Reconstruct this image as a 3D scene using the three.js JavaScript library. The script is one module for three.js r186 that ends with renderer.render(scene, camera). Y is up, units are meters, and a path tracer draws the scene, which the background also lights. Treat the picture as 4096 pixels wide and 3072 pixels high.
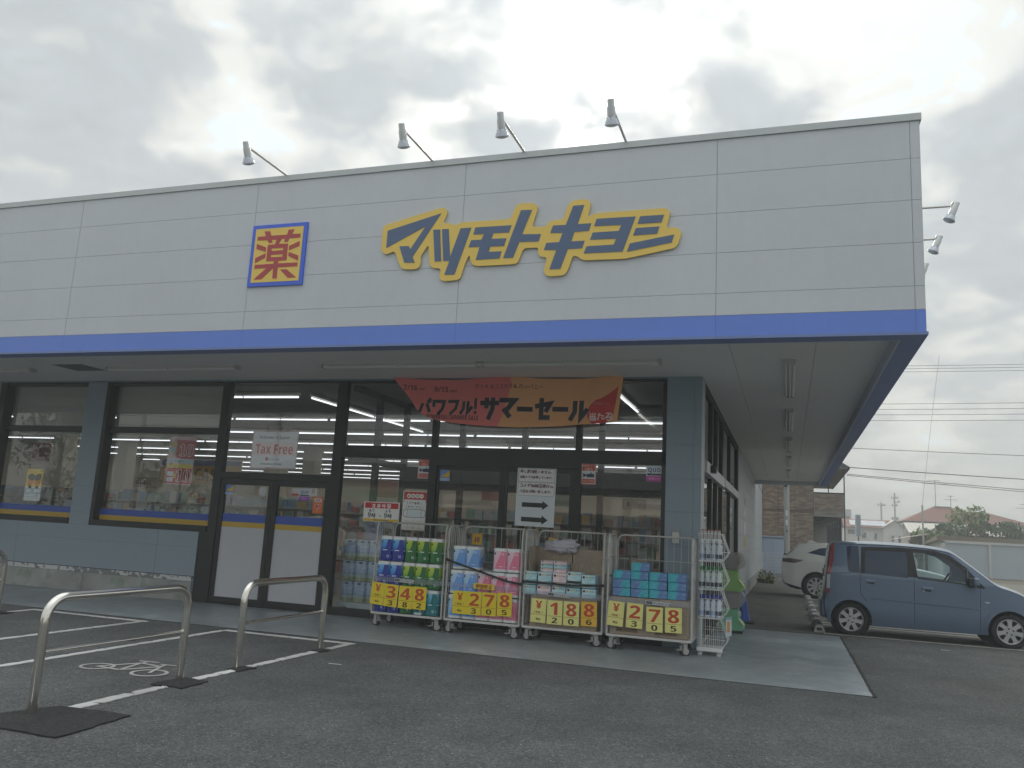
import * as THREE from 'three';
import { RoundedBoxGeometry } from 'three/addons/geometries/RoundedBoxGeometry.js';
import { mergeGeometries, mergeVertices } from 'three/addons/utils/BufferGeometryUtils.js';
import { TessellateModifier } from 'three/addons/modifiers/TessellateModifier.js';
import { RectAreaLightUniformsLib } from 'three/addons/lights/RectAreaLightUniformsLib.js';

// ---------------------------------------------------------------- camera, sky, sun, exposure
const scene = new THREE.Scene();
const camera = new THREE.PerspectiveCamera(50.14, 4 / 3, 0.05, 1500);
camera.position.set(-1.386, 1.55, 9.243);
camera.rotation.set(0.1742, 0.3283, 0.0541, 'YXZ');
const renderer = new THREE.WebGLRenderer({ antialias: true });
renderer.setSize(1024, 768);
renderer.toneMapping = THREE.LinearToneMapping;
renderer.toneMappingExposure = 1.62;
renderer.shadowMap.enabled = true;
RectAreaLightUniformsLib.init();

function rng(seed) { let s = seed >>> 0; return () => { s = (s + 0x6d2b79f5) | 0; let t = Math.imul(s ^ (s >>> 15), 1 | s); t = (t + Math.imul(t ^ (t >>> 7), 61 | t)) ^ t; return ((t ^ (t >>> 14)) >>> 0) / 4294967296; }; }
const clamp = (x, a = 0, b = 1) => Math.min(b, Math.max(a, x));
const lerp = (a, b, t) => a + (b - a) * t;
const smooth = (a, b, x) => { const t = clamp((x - a) / (b - a)); return t * t * (3 - 2 * t); };
function hash3(x, y, z) { let h = Math.imul(x, 374761393) ^ Math.imul(y, 668265263) ^ Math.imul(z, 2147483647 - 1274126177); h = Math.imul(h ^ (h >>> 13), 1274126177); return ((h ^ (h >>> 16)) >>> 0) / 4294967296; }
function noise2(x, y, k = 0) {
  const ix = Math.floor(x), iy = Math.floor(y), u = x - ix, v = y - iy, s = u * u * (3 - 2 * u), t = v * v * (3 - 2 * v);
  return lerp(lerp(hash3(ix, iy, k), hash3(ix + 1, iy, k), s), lerp(hash3(ix, iy + 1, k), hash3(ix + 1, iy + 1, k), s), t);
}
function fbm(x, y, oct, k = 0) { let a = 0.5, sum = 0, n = 0; for (let i = 0; i < oct; i++) { sum += a * noise2(x, y, k + i); n += a; a *= 0.5; const t = x * 1.9 + y * 0.6 + 5.2; y = y * 1.9 - x * 0.6 + 1.3; x = t; } return sum / n; }

// A broken overcast: grey cloud sheet with thin bright places, brightest where the sun stands behind it.
const SUN = new THREE.Vector3(-0.222, 0.516, -0.827).normalize();
// [azimuth, elevation, half widths, change of cloud thickness] of the breaks and thick places
const BREAKS = [
  [-105.5, 31.4, 3.6, 2.0, -0.9], [-101.5, 28.6, 3, 1.8, -0.4], [-97, 27.4, 3, 1.6, -0.3], [-91, 31.5, 5, 3, -0.62], [-79, 31, 7, 4, -0.34], [-85, 38, 14, 6, -0.2], [-129.5, 27.6, 2, 3.2, -0.32], [-133.5, 22.8, 1.6, 1.6, -0.36], [-124, 30, 2.4, 2, -0.25], [-140.5, 19.6, 2.6, 2, -0.34], [-131, 32.5, 4, 2, -0.3], [-82, 8, 8, 4, -0.1],
  [-135, 27, 2.6, 4, 0.22], [-127.5, 30.6, 1.6, 3, 0.16], [-114.5, 33, 3.4, 4, 0.42], [-111, 27.2, 4.2, 2.0, 0.42], [-91, 26.6, 3, 1.2, 0.3], [-78.5, 22, 6, 6, 0.3], [-139, 23.2, 2.4, 2, 0.2], [-119.5, 27.2, 3, 3, 0.14], [-78, 14, 9, 5, 0.22],
];
function cloudySky() {
  const W = 2048, H = 1024, data = new Float32Array(W * H * 4);
  for (let r = 0; r < H; r++) {
    const up = ((r + 0.5) / H - 0.5) * Math.PI, y = Math.sin(up);
    for (let c = 0; c < W; c++) {
      const o = (r * W + c) * 4;
      data[o + 3] = 1;
      if (y <= 0) { data[o] = 0.35; data[o + 1] = 0.36; data[o + 2] = 0.36; continue; }
      const az = ((c + 0.5) / W - 0.5) * 2 * Math.PI, x = Math.cos(az) * Math.cos(up), z = Math.sin(az) * Math.cos(up);
      const k = 1 / (y + 0.22), px = x * k * 3.9 + 5.4, pz = z * k * 3.9 + 2.2, azd = az * 57.2958, eld = up * 57.2958;
      const wx = fbm(px * 1.6 + 11, pz * 1.6, 4, 40) - 0.5, wz = fbm(px * 1.6, pz * 1.6 + 23, 4, 50) - 0.5;
      const d = fbm(px + wx * 0.8, pz + wz * 0.8, 6, 3), fine = fbm(px * 2.9 + wx * 1.6, pz * 2.9 + wz * 1.6, 6, 9), wisp = fbm(px * 9 + wx * 4, pz * 9 + wz * 4, 5, 19);
      let dens = (d - 0.5) * 2.0 + 0.6 + (fine - 0.5) * 1.15 + (wisp - 0.5) * 0.5;
      for (const [ba, be, ra, re, amp] of BREAKS) { const p = Math.cos(up), q = (((azd - ba + 540) % 360) - 180) * p / ra + (wx * 3.4) / ra, t = (eld - be) / re + (wz * 3.4) / re, e = q * q + t * t; if (e < 9) dens += amp * 0.62 * Math.exp(-e); }
      dens = clamp(dens);
      const cosA = x * SUN.x + y * SUN.y + z * SUN.z, a = Math.acos(clamp(cosA, -1, 1)) * 57.2958, thin = 1 - smooth(0.08, 0.92, dens);
      const halo = Math.exp(-a / 13), wide = Math.exp(-((a / 38) ** 2)), core = Math.exp(-((a / 6) ** 2));
      const tex = 0.84 + 0.2 * fine + 0.16 * wisp - 0.02;
      let R = lerp(0.38, 0.56, thin) * tex, G = lerp(0.395, 0.552, thin) * tex, B = lerp(0.395, 0.505, thin) * tex;
      const lift = 1 + 0.1 * wide + thin * (0.12 * wide + 0.22 * halo) + 0.05 * halo;
      R *= lift; G *= lift; B *= lift;
      const hole = smooth(0.45, 0.08, dens) * Math.exp(-((a / 7) ** 2)) * 0.85 + core * 0.05;
      R += hole; G += hole * 0.99; B += hole * 0.95;
      const gap = smooth(0.1, -0.02, dens) * 0.45 * (1 - core);
      R = lerp(R, 0.58 * lift, gap); G = lerp(G, 0.68 * lift, gap); B = lerp(B, 0.78 * lift, gap);
      const low = Math.exp(-Math.max(0, eld) / 5.5);
      R = lerp(R, 0.57, low * 0.8); G = lerp(G, 0.55, low * 0.8); B = lerp(B, 0.46, low * 0.8);
      const overhead = 1 + 1.0 * smooth(0.5, 0.95, y);                                               // overcast sky brightest overhead; out of view, set to light ground and facade
      R *= overhead * 0.93; G *= overhead * 0.96; B *= overhead;
      data[o] = R; data[o + 1] = G; data[o + 2] = B;
    }
  }
  const t = new THREE.DataTexture(data, W, H, THREE.RGBAFormat, THREE.FloatType);
  t.mapping = THREE.EquirectangularReflectionMapping; t.magFilter = t.minFilter = THREE.LinearFilter; t.needsUpdate = true;
  return t;
}
scene.background = cloudySky();
scene.environment = scene.background;
scene.fog = new THREE.FogExp2(0xdfe4e6, 0.0042);  // thin haze added to lift the dark tones, as lens glare would
const sun = new THREE.DirectionalLight(0xfff1dc, 1.5);
sun.name = 'sun';
sun.position.copy(SUN).multiplyScalar(120);
sun.castShadow = true;
sun.shadow.radius = 20;
sun.shadow.mapSize.set(2048, 2048);
Object.assign(sun.shadow.camera, { left: -60, right: 60, top: 60, bottom: -60, near: 1, far: 320 });
scene.add(sun, sun.target);

// ---------------------------------------------------------------- helpers
const used = new Map();
function numbered(name) { const n = used.get(name) ?? 0; used.set(name, n + 1); return n ? name + '_' + String(n).padStart(3, '0') : name; }
function tag(o, label, category, group) { o.userData.label = label; o.userData.category = category; if (group) o.userData.group = group; return o; }
function thing(name, label, category, group, pos = [0, 0, 0], turn = 0) {
  const g = new THREE.Group(); g.name = numbered(name); g.position.set(...pos); g.rotation.y = turn; scene.add(g);
  return tag(g, label, category, group);
}
function mesh(name, geo, material, parent) {
  const m = new THREE.Mesh(Array.isArray(geo) ? merge(geo) : geo, material); m.name = name; m.castShadow = m.receiveShadow = true; parent?.add(m); return m;
}
function single(name, geo, material, label, category, group) { const m = mesh(numbered(name), geo, material, scene); return tag(m, label, category, group); }
function struct(name, geo, material) { const m = mesh(name, geo, material, scene); m.userData.kind = 'structure'; return m; }
function copy(o, label, pos, turn, group) {
  const c = o.clone(); c.name = numbered(o.name.replace(/_\d{3}$/, '')); scene.add(c);
  c.userData = { ...o.userData }; if (label) c.userData.label = label; if (group) c.userData.group = group;
  if (pos) c.position.set(...pos); if (turn !== undefined) c.rotation.y = turn; return c;
}
function plain(g) { const n = g.index ? g.toNonIndexed() : g; for (const k of Object.keys(n.attributes)) if (!['position', 'normal', 'uv', 'color'].includes(k)) n.deleteAttribute(k); return n; }
function merge(list) { return list.length === 1 ? list[0] : mergeGeometries(list.map(plain)); }
const bx = (w, h, d, x = 0, y = 0, z = 0) => new THREE.BoxGeometry(w, h, d).translate(x, y, z);
const span = (x0, x1, y0, y1, z0, z1) => bx(x1 - x0, y1 - y0, z1 - z0, (x0 + x1) / 2, (y0 + y1) / 2, (z0 + z1) / 2);
const rb = (w, h, d, r, x = 0, y = 0, z = 0, seg = 2) => plain(new RoundedBoxGeometry(w, h, d, seg, r)).translate(x, y, z);
function rod(a, b, r, seg = 8) {
  const A = new THREE.Vector3(...a), B = new THREE.Vector3(...b), L = A.distanceTo(B);
  return new THREE.CylinderGeometry(r, r, L, seg).applyQuaternion(new THREE.Quaternion().setFromUnitVectors(new THREE.Vector3(0, 1, 0), B.clone().sub(A).normalize())).translate(...A.add(B).multiplyScalar(0.5).toArray());
}
function bent(points, bend, r, seg = 8, arc = 6) {     // a pipe through points with rounded corners
  const P = points.map((p) => new THREE.Vector3(...p)), path = new THREE.CurvePath();
  let from = P[0].clone();
  for (let i = 1; i < P.length; i++) {
    if (i === P.length - 1) { path.add(new THREE.LineCurve3(from, P[i])); break; }
    const u = P[i - 1].clone().sub(P[i]).normalize(), v = P[i + 1].clone().sub(P[i]).normalize(), a = P[i].clone().addScaledVector(u, bend), b = P[i].clone().addScaledVector(v, bend);
    path.add(new THREE.LineCurve3(from, a));
    let last = a;
    for (let k = 1; k <= arc; k++) { const t = k / arc, q = a.clone().multiplyScalar((1 - t) ** 2).addScaledVector(P[i], 2 * t * (1 - t)).addScaledVector(b, t * t); path.add(new THREE.LineCurve3(last, q)); last = q; }
    from = b;
  }
  const pts = []; for (const c of path.curves) { if (!pts.length) pts.push(c.v1); if (pts[pts.length - 1].distanceTo(c.v2) > 1e-5) pts.push(c.v2); }
  return sweep(pts, r, seg);
}
function sweep(pts, r, seg) {                           // tube along a polyline, rings turned to the mean direction
  const pos = [], idx = [], n = pts.length; let side = new THREE.Vector3(0.31, 0.2, 0.93);
  for (let i = 0; i < n; i++) {
    const d = pts[Math.min(n - 1, i + 1)].clone().sub(pts[Math.max(0, i - 1)]).normalize();
    side = side.clone().addScaledVector(d, -side.dot(d)); if (side.length() < 0.05) side.set(d.y, d.z, d.x).addScaledVector(d, -(d.y * d.x + d.z * d.y + d.x * d.z)); side.normalize();
    const up = d.clone().cross(side);
    for (let k = 0; k < seg; k++) { const a = (k / seg) * 2 * Math.PI, q = pts[i].clone().addScaledVector(side, Math.cos(a) * r).addScaledVector(up, Math.sin(a) * r); pos.push(q.x, q.y, q.z); }
  }
  for (let i = 0; i < n - 1; i++) for (let k = 0; k < seg; k++) { const a = i * seg + k, b = i * seg + ((k + 1) % seg); idx.push(a, b, a + seg, b, b + seg, a + seg); }
  const c0 = pos.length / 3; pos.push(pts[0].x, pts[0].y, pts[0].z, pts[n - 1].x, pts[n - 1].y, pts[n - 1].z);
  for (let k = 0; k < seg; k++) { const e = (n - 1) * seg; idx.push(c0, (k + 1) % seg, k, c0 + 1, e + k, e + ((k + 1) % seg)); }
  const g = new THREE.BufferGeometry(); g.setAttribute('position', new THREE.Float32BufferAttribute(pos, 3)); g.setIndex(idx); g.computeVertexNormals();
  g.setAttribute('uv', new THREE.Float32BufferAttribute(new Float32Array((pos.length / 3) * 2), 2));
  return g;
}
function uvBox(g) {                                     // uv in metres from the larger face direction
  g = plain(g); const p = g.attributes.position, n = g.attributes.normal, uv = new Float32Array(p.count * 2);
  for (let i = 0; i < p.count; i++) {
    const ax = Math.abs(n.getX(i)), ay = Math.abs(n.getY(i)), az = Math.abs(n.getZ(i));
    if (ay >= ax && ay >= az) { uv[i * 2] = p.getX(i); uv[i * 2 + 1] = p.getZ(i); } else if (ax >= az) { uv[i * 2] = p.getZ(i); uv[i * 2 + 1] = p.getY(i); } else { uv[i * 2] = p.getX(i); uv[i * 2 + 1] = p.getY(i); }
  }
  g.setAttribute('uv', new THREE.BufferAttribute(uv, 2)); return g;
}
function paint(g, color) { g = plain(g); const c = new THREE.Color(color), n = g.attributes.position.count, a = new Float32Array(n * 3); for (let i = 0; i < n; i++) c.toArray(a, i * 3); g.setAttribute('color', new THREE.BufferAttribute(a, 3)); return g; }
const lin = (r, g, b) => new THREE.Color().setRGB(r, g, b);
const std = (color, roughness = 0.7, metalness = 0, more = {}) => new THREE.MeshStandardMaterial({ color, roughness, metalness, ...more });
function canvasTex(w, h, draw) {
  const c = document.createElement('canvas'); c.width = w; c.height = h; const x = c.getContext('2d'); draw(x, w, h);
  const t = new THREE.CanvasTexture(c); t.colorSpace = THREE.SRGBColorSpace; t.magFilter = THREE.LinearFilter; return t;
}
function noiseTex(size, metres, fn, srgb = true) {       // fn(u, v) in 0..1, tiles by blending, gives grey 0..1 or [r, g, b]
  const d = new Uint8Array(size * size * 4);
  for (let y = 0; y < size; y++) for (let x = 0; x < size; x++) { const v = fn(x / size, y / size), a = Array.isArray(v) ? v : [v, v, v], o = (y * size + x) * 4; for (let k = 0; k < 3; k++) d[o + k] = clamp(a[k]) * 255; d[o + 3] = 255; }
  const t = new THREE.DataTexture(d, size, size); t.wrapS = t.wrapT = THREE.RepeatWrapping; t.magFilter = THREE.LinearFilter; t.minFilter = THREE.LinearMipmapLinearFilter;
  if (srgb) t.colorSpace = THREE.SRGBColorSpace; t.repeat.set(1 / metres, 1 / metres); t.needsUpdate = true; return t;
}
function tileNoise(u, v, f, oct, k) {                    // periodic fbm
  let a = 0.5, s = 0, n = 0;
  for (let i = 0; i < oct; i++) {
    const x = u * f, y = v * f, ix = Math.floor(x), iy = Math.floor(y), p = x - ix, q = y - iy, S = p * p * (3 - 2 * p), T = q * q * (3 - 2 * q), w = (m) => ((m % f) + f) % f;
    s += a * lerp(lerp(hash3(w(ix), w(iy), k + i), hash3(w(ix + 1), w(iy), k + i), S), lerp(hash3(w(ix), w(iy + 1), k + i), hash3(w(ix + 1), w(iy + 1), k + i), S), T);
    n += a; a *= 0.5; f *= 2;
  }
  return s / n;
}

// ---------------------------------------------------------------- lettering: strokes on a ten by ten grid for the writing that the fonts lack
const GLYPH = {
  マ: '128246 3568', ツ: '1225 4254 827549', モ: '2282 1595 424888', ト: '3139 3486', キ: '2382 1695 4169', ヨ: '228289 2585 2888', シ: '2243 1435 186793', イ: '8116 5459', コ: '228288 1888',
  カ: '13837858 414419', ガ: '13837858 414419 7071 9091', ラ: '2171 148449', ン: '2244 186793', パ: '3318 6388 7181827271', ニ: '2373 1888', ー: '1585', ワ: '1512827649', フ: '12827639', ル: '323619 626895',
  サ: '0393 3135 616549', セ: '148366 414888', メ: '8119 3478', ダ: '4115 328229 3466 8091', ド: '3139 3486 5263 7283', ア: '128265 545629', ス: '228219 5589', ク: '4115 328239', チ: '7122 1595 525629', タ: '4115 328229 3466',
  お: '1363 313817458679 7294', ね: '2129 133317 17538488687699', が: '13636848 3119 7396 7182', い: '222748 7387', あ: '1373 4149 64391755868869', さ: '1383 4175 263878', よ: '5158283688 5383', る: '21712675875938',
  に: '2229 5383 5788', ご: '2272 263888 7081', く: '713579', だ: '1353 3119 5484 5688 7182', し: '31375986', ま: '1383 1585 5158283688', せ: '0494 7176 323888', ん: '5119456896', て: '12824579', す: '0393 515635445739',
  か: '13636848 3119 7396', ら: '4152 2327658749', を: '1373 41166567 843889', た: '1353 3119 5484 5688', の: '52381642838759', ほ: '2129 4282 4585 61684876', と: '3254 82263888',
  営: '2132 5152 8172 14139394 3474763634 2787892927', 業: '4143 6163 2133 8173 1393 3445 1595 2686 0797 5359 4819 6889', 時: '1232371712 1434 5282 4494 7174 4696 757968 5768', 間: '1119 11414313 619199 616393 3575793935 3777',
  着: '2132 7162 2383 0595 5155 4519 4686894946 4787', 用: '2119 218189 2484 2686 5159', 協: '0343 2129 528274 6144 466685 5639', 力: '13838868 4119', 申: '1282871712 1484 5059', 訳: '1151 0353 1444 1646 1747491917 618184 6461 6149 7499',
  御: '2113 3204 1419 3474 5257 3777 5575 838969 71919676', 座: '5051 1191 1109 5259 2686 1999 3325 3446 7365 7486', 自: '4132 2282892922 2484 2686', 動: '4011 0252 3039 1353561613 0757 0959 63939969 7149',
  故: '0343 2125 1545491915 6144 5393 8349 5589', 障: '1119 114123 234515 4191 6061 5363 3393 4484864644 4585 3797 6669', 珈: '0232 0535 0838 2228 34646858 4239 7393987873', 琲: '0232 0535 0838 2228 5159 7179 3353 3555 3757 7393 7595 7797',
  店: '5051 1191 1109 5255 5484 3686893936', 側: '2113 1219 3161673731 3363 3565 3829 5869 7276 9199', 入: '415219 5399', 願: '0141 0109 1343461613 3639 5191 5393975753 5595 5849 8899', 致: '0141 2113 0444 2429 0646 0949 6144 5393 8349 5589',
  防: '1119 114133 334415 6162 4393 6349 65959878', 犯: '3113 113226 3338 51919475 5159 5999', 作: '3113 2229 5143 4393 6369 6585 6787', 中: '1383861613 5059', 期: '0242 1117 3137 1434 0747 1809 3849 5149 519199 5494 5696',
  限: '1119 114133 334415 41818545 4383 4149 4966 5799', 定: '5051 13129293 2585 5559 5777 3619 2899', 税: '4112 0444 2229 2406 2446 5162 9182 5393965653 6649 869799', 抜: '0343 212818 0645 4393 6149 5698 6649', 込: '1122 05252899 2809 5162 6247 6387',
  当: '5154 2134 8174 1585 858919 1787', 牛: '3113 2383 0696 5159', 乳: '4112 1122 3132 0545 2529 1656 717999', 共: '1393 3136 6166 0696 3719 6799', 通: '1122 05252899 4181 4348 438388 4585 6388', '・': '4555', '〜': '06244677 95', '、': '1729', '。': '1727283818', '→': '0595 7295 7895',
  車: '1292 2484872724 2585 0898 5159', 駐: '1117 1151 1343 1545 1757 5759 6171 5393 5595 5898 7378', 場: '0333 2128 0737 4181844441 4383 4696 5649 7559 9588', オ: '1393 6169 5419', や: '1483 3149 5162', け: '2129 4383 7157', ホ: '1393 5159 3517 7597', 前: '2132 7162 0393',
  ポ: '1393 5159 3517 7597', 倍: '2113 1219 6162 4393 5355 8375 3696 4787894947', 生: '3113 2383 2686 0999 5159', 活: '1122 1324 1938 8142 3595 6165 4787894947', 剤: '3141 1262 2245 6215 2649 5659 7276 9199',
};
function glyphs(x, text, left, top, size, weight, color, advance = 1.02, squeeze = 1) {     // text as strokes or font; returns the width
  x.save(); x.strokeStyle = x.fillStyle = color; x.lineCap = 'butt'; x.lineJoin = 'miter';
  let at = left;
  for (const ch of text) {
    const g = GLYPH[ch], u = size / 10;
    if (g) {
      x.lineWidth = weight * u;
      for (const stroke of g.split(' ')) { x.beginPath(); for (let i = 0; i + 1 < stroke.length; i += 2) x[i ? 'lineTo' : 'moveTo'](at + (Number(stroke[i]) + 0.5) * u * squeeze, top + (Number(stroke[i + 1]) + 0.5) * u); x.stroke(); }
      at += size * advance * squeeze;
    } else { x.font = 'bold ' + size + 'px sans-serif'; x.textBaseline = 'alphabetic'; x.textAlign = 'left'; x.fillText(ch, at, top + size * 0.9); at += x.measureText(ch).width * 1.02; }
  }
  x.restore(); return at - left;
}
function centred(x, text, cx, top, size, weight, color, advance = 1.02) { let w = 0; x.font = 'bold ' + size + 'px sans-serif'; for (const ch of text) w += GLYPH[ch] ? size * advance : x.measureText(ch).width * 1.02; glyphs(x, text, cx - w / 2, top, size, weight, color, advance); }
function words(x, text, cx, cy, size, color, face = 'bold', family = 'sans-serif', sx = 1) { x.save(); x.translate(cx, cy); x.scale(sx, 1); x.font = face + ' ' + size + 'px ' + family; x.textAlign = 'center'; x.textBaseline = 'middle'; x.fillStyle = color; x.fillText(text, 0, 0); x.restore(); }
const paperEdge = std(0xd8d8d4, 0.8);
function sheet(w, h, material, t = 0.003, edge = paperEdge) { const g = bx(w, h, t); return [g, [edge, edge, edge, edge, material, edge]]; }
function poster(name, label, category, w, h, pos, tex, more = {}) {
  const [g, m] = sheet(w, h, std(0xffffff, more.rough ?? 0.55, 0, { map: tex }), more.t ?? 0.003);
  const o = mesh(numbered(name), g, m, scene); o.position.set(...pos); o.rotation.set(more.rx ?? 0, more.ry ?? 0, more.rz ?? 0, 'YXZ'); return tag(o, label, category, more.group);
}

// ---------------------------------------------------------------- ground
const asphaltMap = noiseTex(1024, 2.6, (u, v) => {
  const big = tileNoise(u, v, 6, 4, 1), f = tileNoise(u, v, 128, 2, 7), g = tileNoise(u, v, 256, 2, 17);
  let s = 0.52 + (big - 0.5) * 0.16 + (f - 0.5) * 0.18 + (g - 0.5) * 0.3;
  const chip = hash3(Math.floor(u * 340), Math.floor(v * 340), 91); if (chip > 0.982) s += 0.22 + chip * 0.16; if (chip < 0.03) s -= 0.2;
  return [s * 0.99, s, s * 0.985];
});
const asphaltBump = noiseTex(1024, 2.6, (u, v) => 0.5 + (tileNoise(u, v, 160, 3, 7) - 0.5) * 0.9, false);
const worn = (u, v) => { const a = tileNoise(u, v, 5, 5, 31), b = tileNoise(u, v, 40, 3, 37); const s = 0.8 + (a - 0.5) * 0.22 + (b - 0.5) * 0.1; return [s, s, s]; };
const wornMap = noiseTex(512, 3.3, worn);
const asphalt = std(lin(0.395, 0.408, 0.418), 0.92, 0, { map: asphaltMap, bumpMap: asphaltBump, bumpScale: 0.004, vertexColors: true });
const lotAsphalt = std(lin(0.44, 0.425, 0.39), 0.92, 0, { map: asphaltMap, bumpMap: asphaltBump, bumpScale: 0.003 });
const patchAsphalt = std(lin(0.11, 0.11, 0.117), 0.95, 0, { map: asphaltMap, bumpMap: asphaltBump, bumpScale: 0.006 });
const pathAsphalt = std(lin(0.5, 0.475, 0.44), 0.92, 0, { map: asphaltMap, bumpMap: asphaltBump, bumpScale: 0.003 });
const apronMap = noiseTex(1024, 5.1, (u, v) => {
  const a = tileNoise(u, v, 4, 5, 61), b = tileNoise(u, v, 24, 4, 67), c = tileNoise(u, v, 120, 2, 71), st = smooth(0.62, 0.75, tileNoise(u, v, 9, 4, 77));
  const s = 0.62 + (a - 0.5) * 0.2 + (b - 0.5) * 0.12 + (c - 0.5) * 0.06 + st * 0.1; return [s * 0.98, s, s * 1.02];
});
const apronPaint = std(lin(0.74, 0.81, 0.84), 0.42, 0, { map: apronMap });
const apronPale = std(lin(0.83, 0.885, 0.91), 0.38, 0, { map: apronMap });
{
  const xs = [], zs = [];
  for (let x = -400; x < -24; x += 47) xs.push(x); for (let x = -24; x <= 16; x += 0.5) xs.push(x); for (let x = 30; x <= 420; x += 39) xs.push(x);
  for (let z = -600; z < -14; z += 58.6) zs.push(z); for (let z = -14; z <= 12; z += 0.5) zs.push(z); for (let z = 20; z <= 220; z += 25) zs.push(z);
  const p = [], c = [], uv = [], id = [];
  for (const z of zs) for (const x of xs) { const s = 0.98 + (fbm(x * 0.35 + 60, z * 0.35 + 90, 4, 5) - 0.5) * 0.46, brown = smooth(-0.6, 3.2, x - Math.max(0, z + 0.6) * 0.35 + (fbm(x, z, 3, 8) - 0.5) * 2); p.push(x, 0, z); c.push(s, s * lerp(1, 0.975, brown), s * lerp(1, 0.9, brown)); uv.push(x, z); }
  for (let j = 0; j < zs.length - 1; j++) for (let i = 0; i < xs.length - 1; i++) { const a = j * xs.length + i, b = a + 1, d = a + xs.length, e = d + 1; id.push(a, d, b, b, d, e); }
  const g = new THREE.BufferGeometry(); g.setAttribute('position', new THREE.Float32BufferAttribute(p, 3)); g.setAttribute('color', new THREE.Float32BufferAttribute(c, 3)); g.setAttribute('uv', new THREE.Float32BufferAttribute(uv, 2)); g.setIndex(id); g.computeVertexNormals();
  struct('asphalt_ground', g, asphalt);
}
function flat(points, y, thick = 0.002) {               // a thin slab from an outline [x, z]
  const s = new THREE.Shape(points.map(([x, z]) => new THREE.Vector2(x, -z)));
  return uvBox(new THREE.ExtrudeGeometry(s, { depth: thick, bevelEnabled: false }).rotateX(-Math.PI / 2).translate(0, y - thick, 0));
}
struct('parking_lot', flat([[-0.66, -6.92], [40, -6.92], [40, -42], [-0.66, -42]], 0.004), lotAsphalt);
struct('side_path', flat([[-2.5, -6.72], [-0.66, -6.72], [-0.66, -30], [-2.5, -30]], 0.0045), pathAsphalt);
struct('shop_apron', flat([[-32, -0.65], [-0.54, -0.65], [-0.54, -2.72], [-32, -2.72]], 0.008), apronPale);
struct('shop_apron_inner', flat([[-32, -2.72], [-0.54, -2.72], [-0.54, -6.64], [-2.58, -6.64], [-2.58, -3.03], [-32, -3.03]], 0.0075), apronPaint);
{ // the open joint along the right edge of the apron, a row of dark crumbled filler
  const R = rng(5), pts = [], back = [];
  for (let z = -0.62; z > -6.6; z -= 0.09) { pts.push([-0.535 - R() * 0.012, z]); back.unshift([-0.515 + R() * 0.025 * (z > -5 ? 1 : 0.6), z]); }
  struct('apron_joint', flat([...pts, ...back], 0.0095), std(lin(0.035, 0.033, 0.03), 1));
}
// painted lines with chipped edges and cracks
const linePaint = std(lin(1, 1, 0.98), 0.7, 0, { map: wornMap });
const faintPaint = std(lin(0.72, 0.7, 0.64), 0.8, 0, { map: wornMap });
function paintedLine(x0, z0, x1, z1, w, seed, rough = 1) {
  const R = rng(seed), L = Math.hypot(x1 - x0, z1 - z0), ux = (x1 - x0) / L, uz = (z1 - z0) / L, list = [];
  let t = 0;
  while (t < L) {
    const len = Math.min(L - t, 0.12 + R() * 0.45), n = Math.max(2, Math.ceil(len / 0.05)), A = [], B = [], skew = (R() - 0.5) * 0.06 * rough;
    for (let i = 0; i <= n; i++) {
      const s = t + (len * i) / n, j = (R() < 0.16 ? 0.035 : 0.01) * rough, q = i === 0 || i === n ? skew : 0;
      const a = w / 2 - R() * j, b = w / 2 - R() * j;
      A.push([x0 + ux * (s + q) - uz * a, z0 + uz * (s + q) + ux * a]); B.unshift([x0 + ux * (s - q) + uz * b, z0 + uz * (s - q) - ux * b]);
    }
    list.push(flat([...A, ...B], 0.009, 0.006));
    t += len + (R() < 0.65 ? 0.006 + R() * 0.012 * rough + (rough > 1 ? R() * R() * 0.05 : 0) : 0);
  }
  return list;
}
struct('parking_bay_lines', merge([
  ...paintedLine(-8.55, -0.42, -6.6, -0.42, 0.1, 11, 0.6), ...paintedLine(-8.55, -0.36, -8.47, 4.6, 0.1, 12, 0.8),
  ...paintedLine(-6.65, -0.35, -6.65, 0.12, 0.1, 13, 0.7), ...paintedLine(-6.66, 0.42, -6.66, 1.66, 0.11, 14, 1.1), ...paintedLine(-6.65, 1.93, -6.66, 2.52, 0.11, 15, 0.9), ...paintedLine(-6.65, 2.9, -6.64, 3.93, 0.13, 16, 1.8), ...paintedLine(-6.62, 4.62, -6.6, 6.4, 0.11, 17, 1.2),
  ...paintedLine(-11.95, -0.42, -9.85, -0.42, 0.1, 18, 0.6), ...paintedLine(-9.92, -0.36, -9.86, 3.6, 0.1, 19, 0.8), ...paintedLine(-11.9, -0.36, -11.9, 0.1, 0.1, 20, 0.8), ...paintedLine(-13.2, -0.42, -15.2, -0.42, 0.1, 21, 0.6), ...paintedLine(-13.25, -0.36, -13.2, 3, 0.1, 22, 0.8),
]), linePaint);
struct('car_bay_lines', merge([-7.03, -8.78, -9.24, -11.3, -11.75, -13.95, -14.4, -16.55, -17, -19.2, -19.65].flatMap((z, i) => paintedLine(-0.78, z, 4.4, z + 0.06, 0.1, 40 + i, 0.35))), faintPaint);
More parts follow.
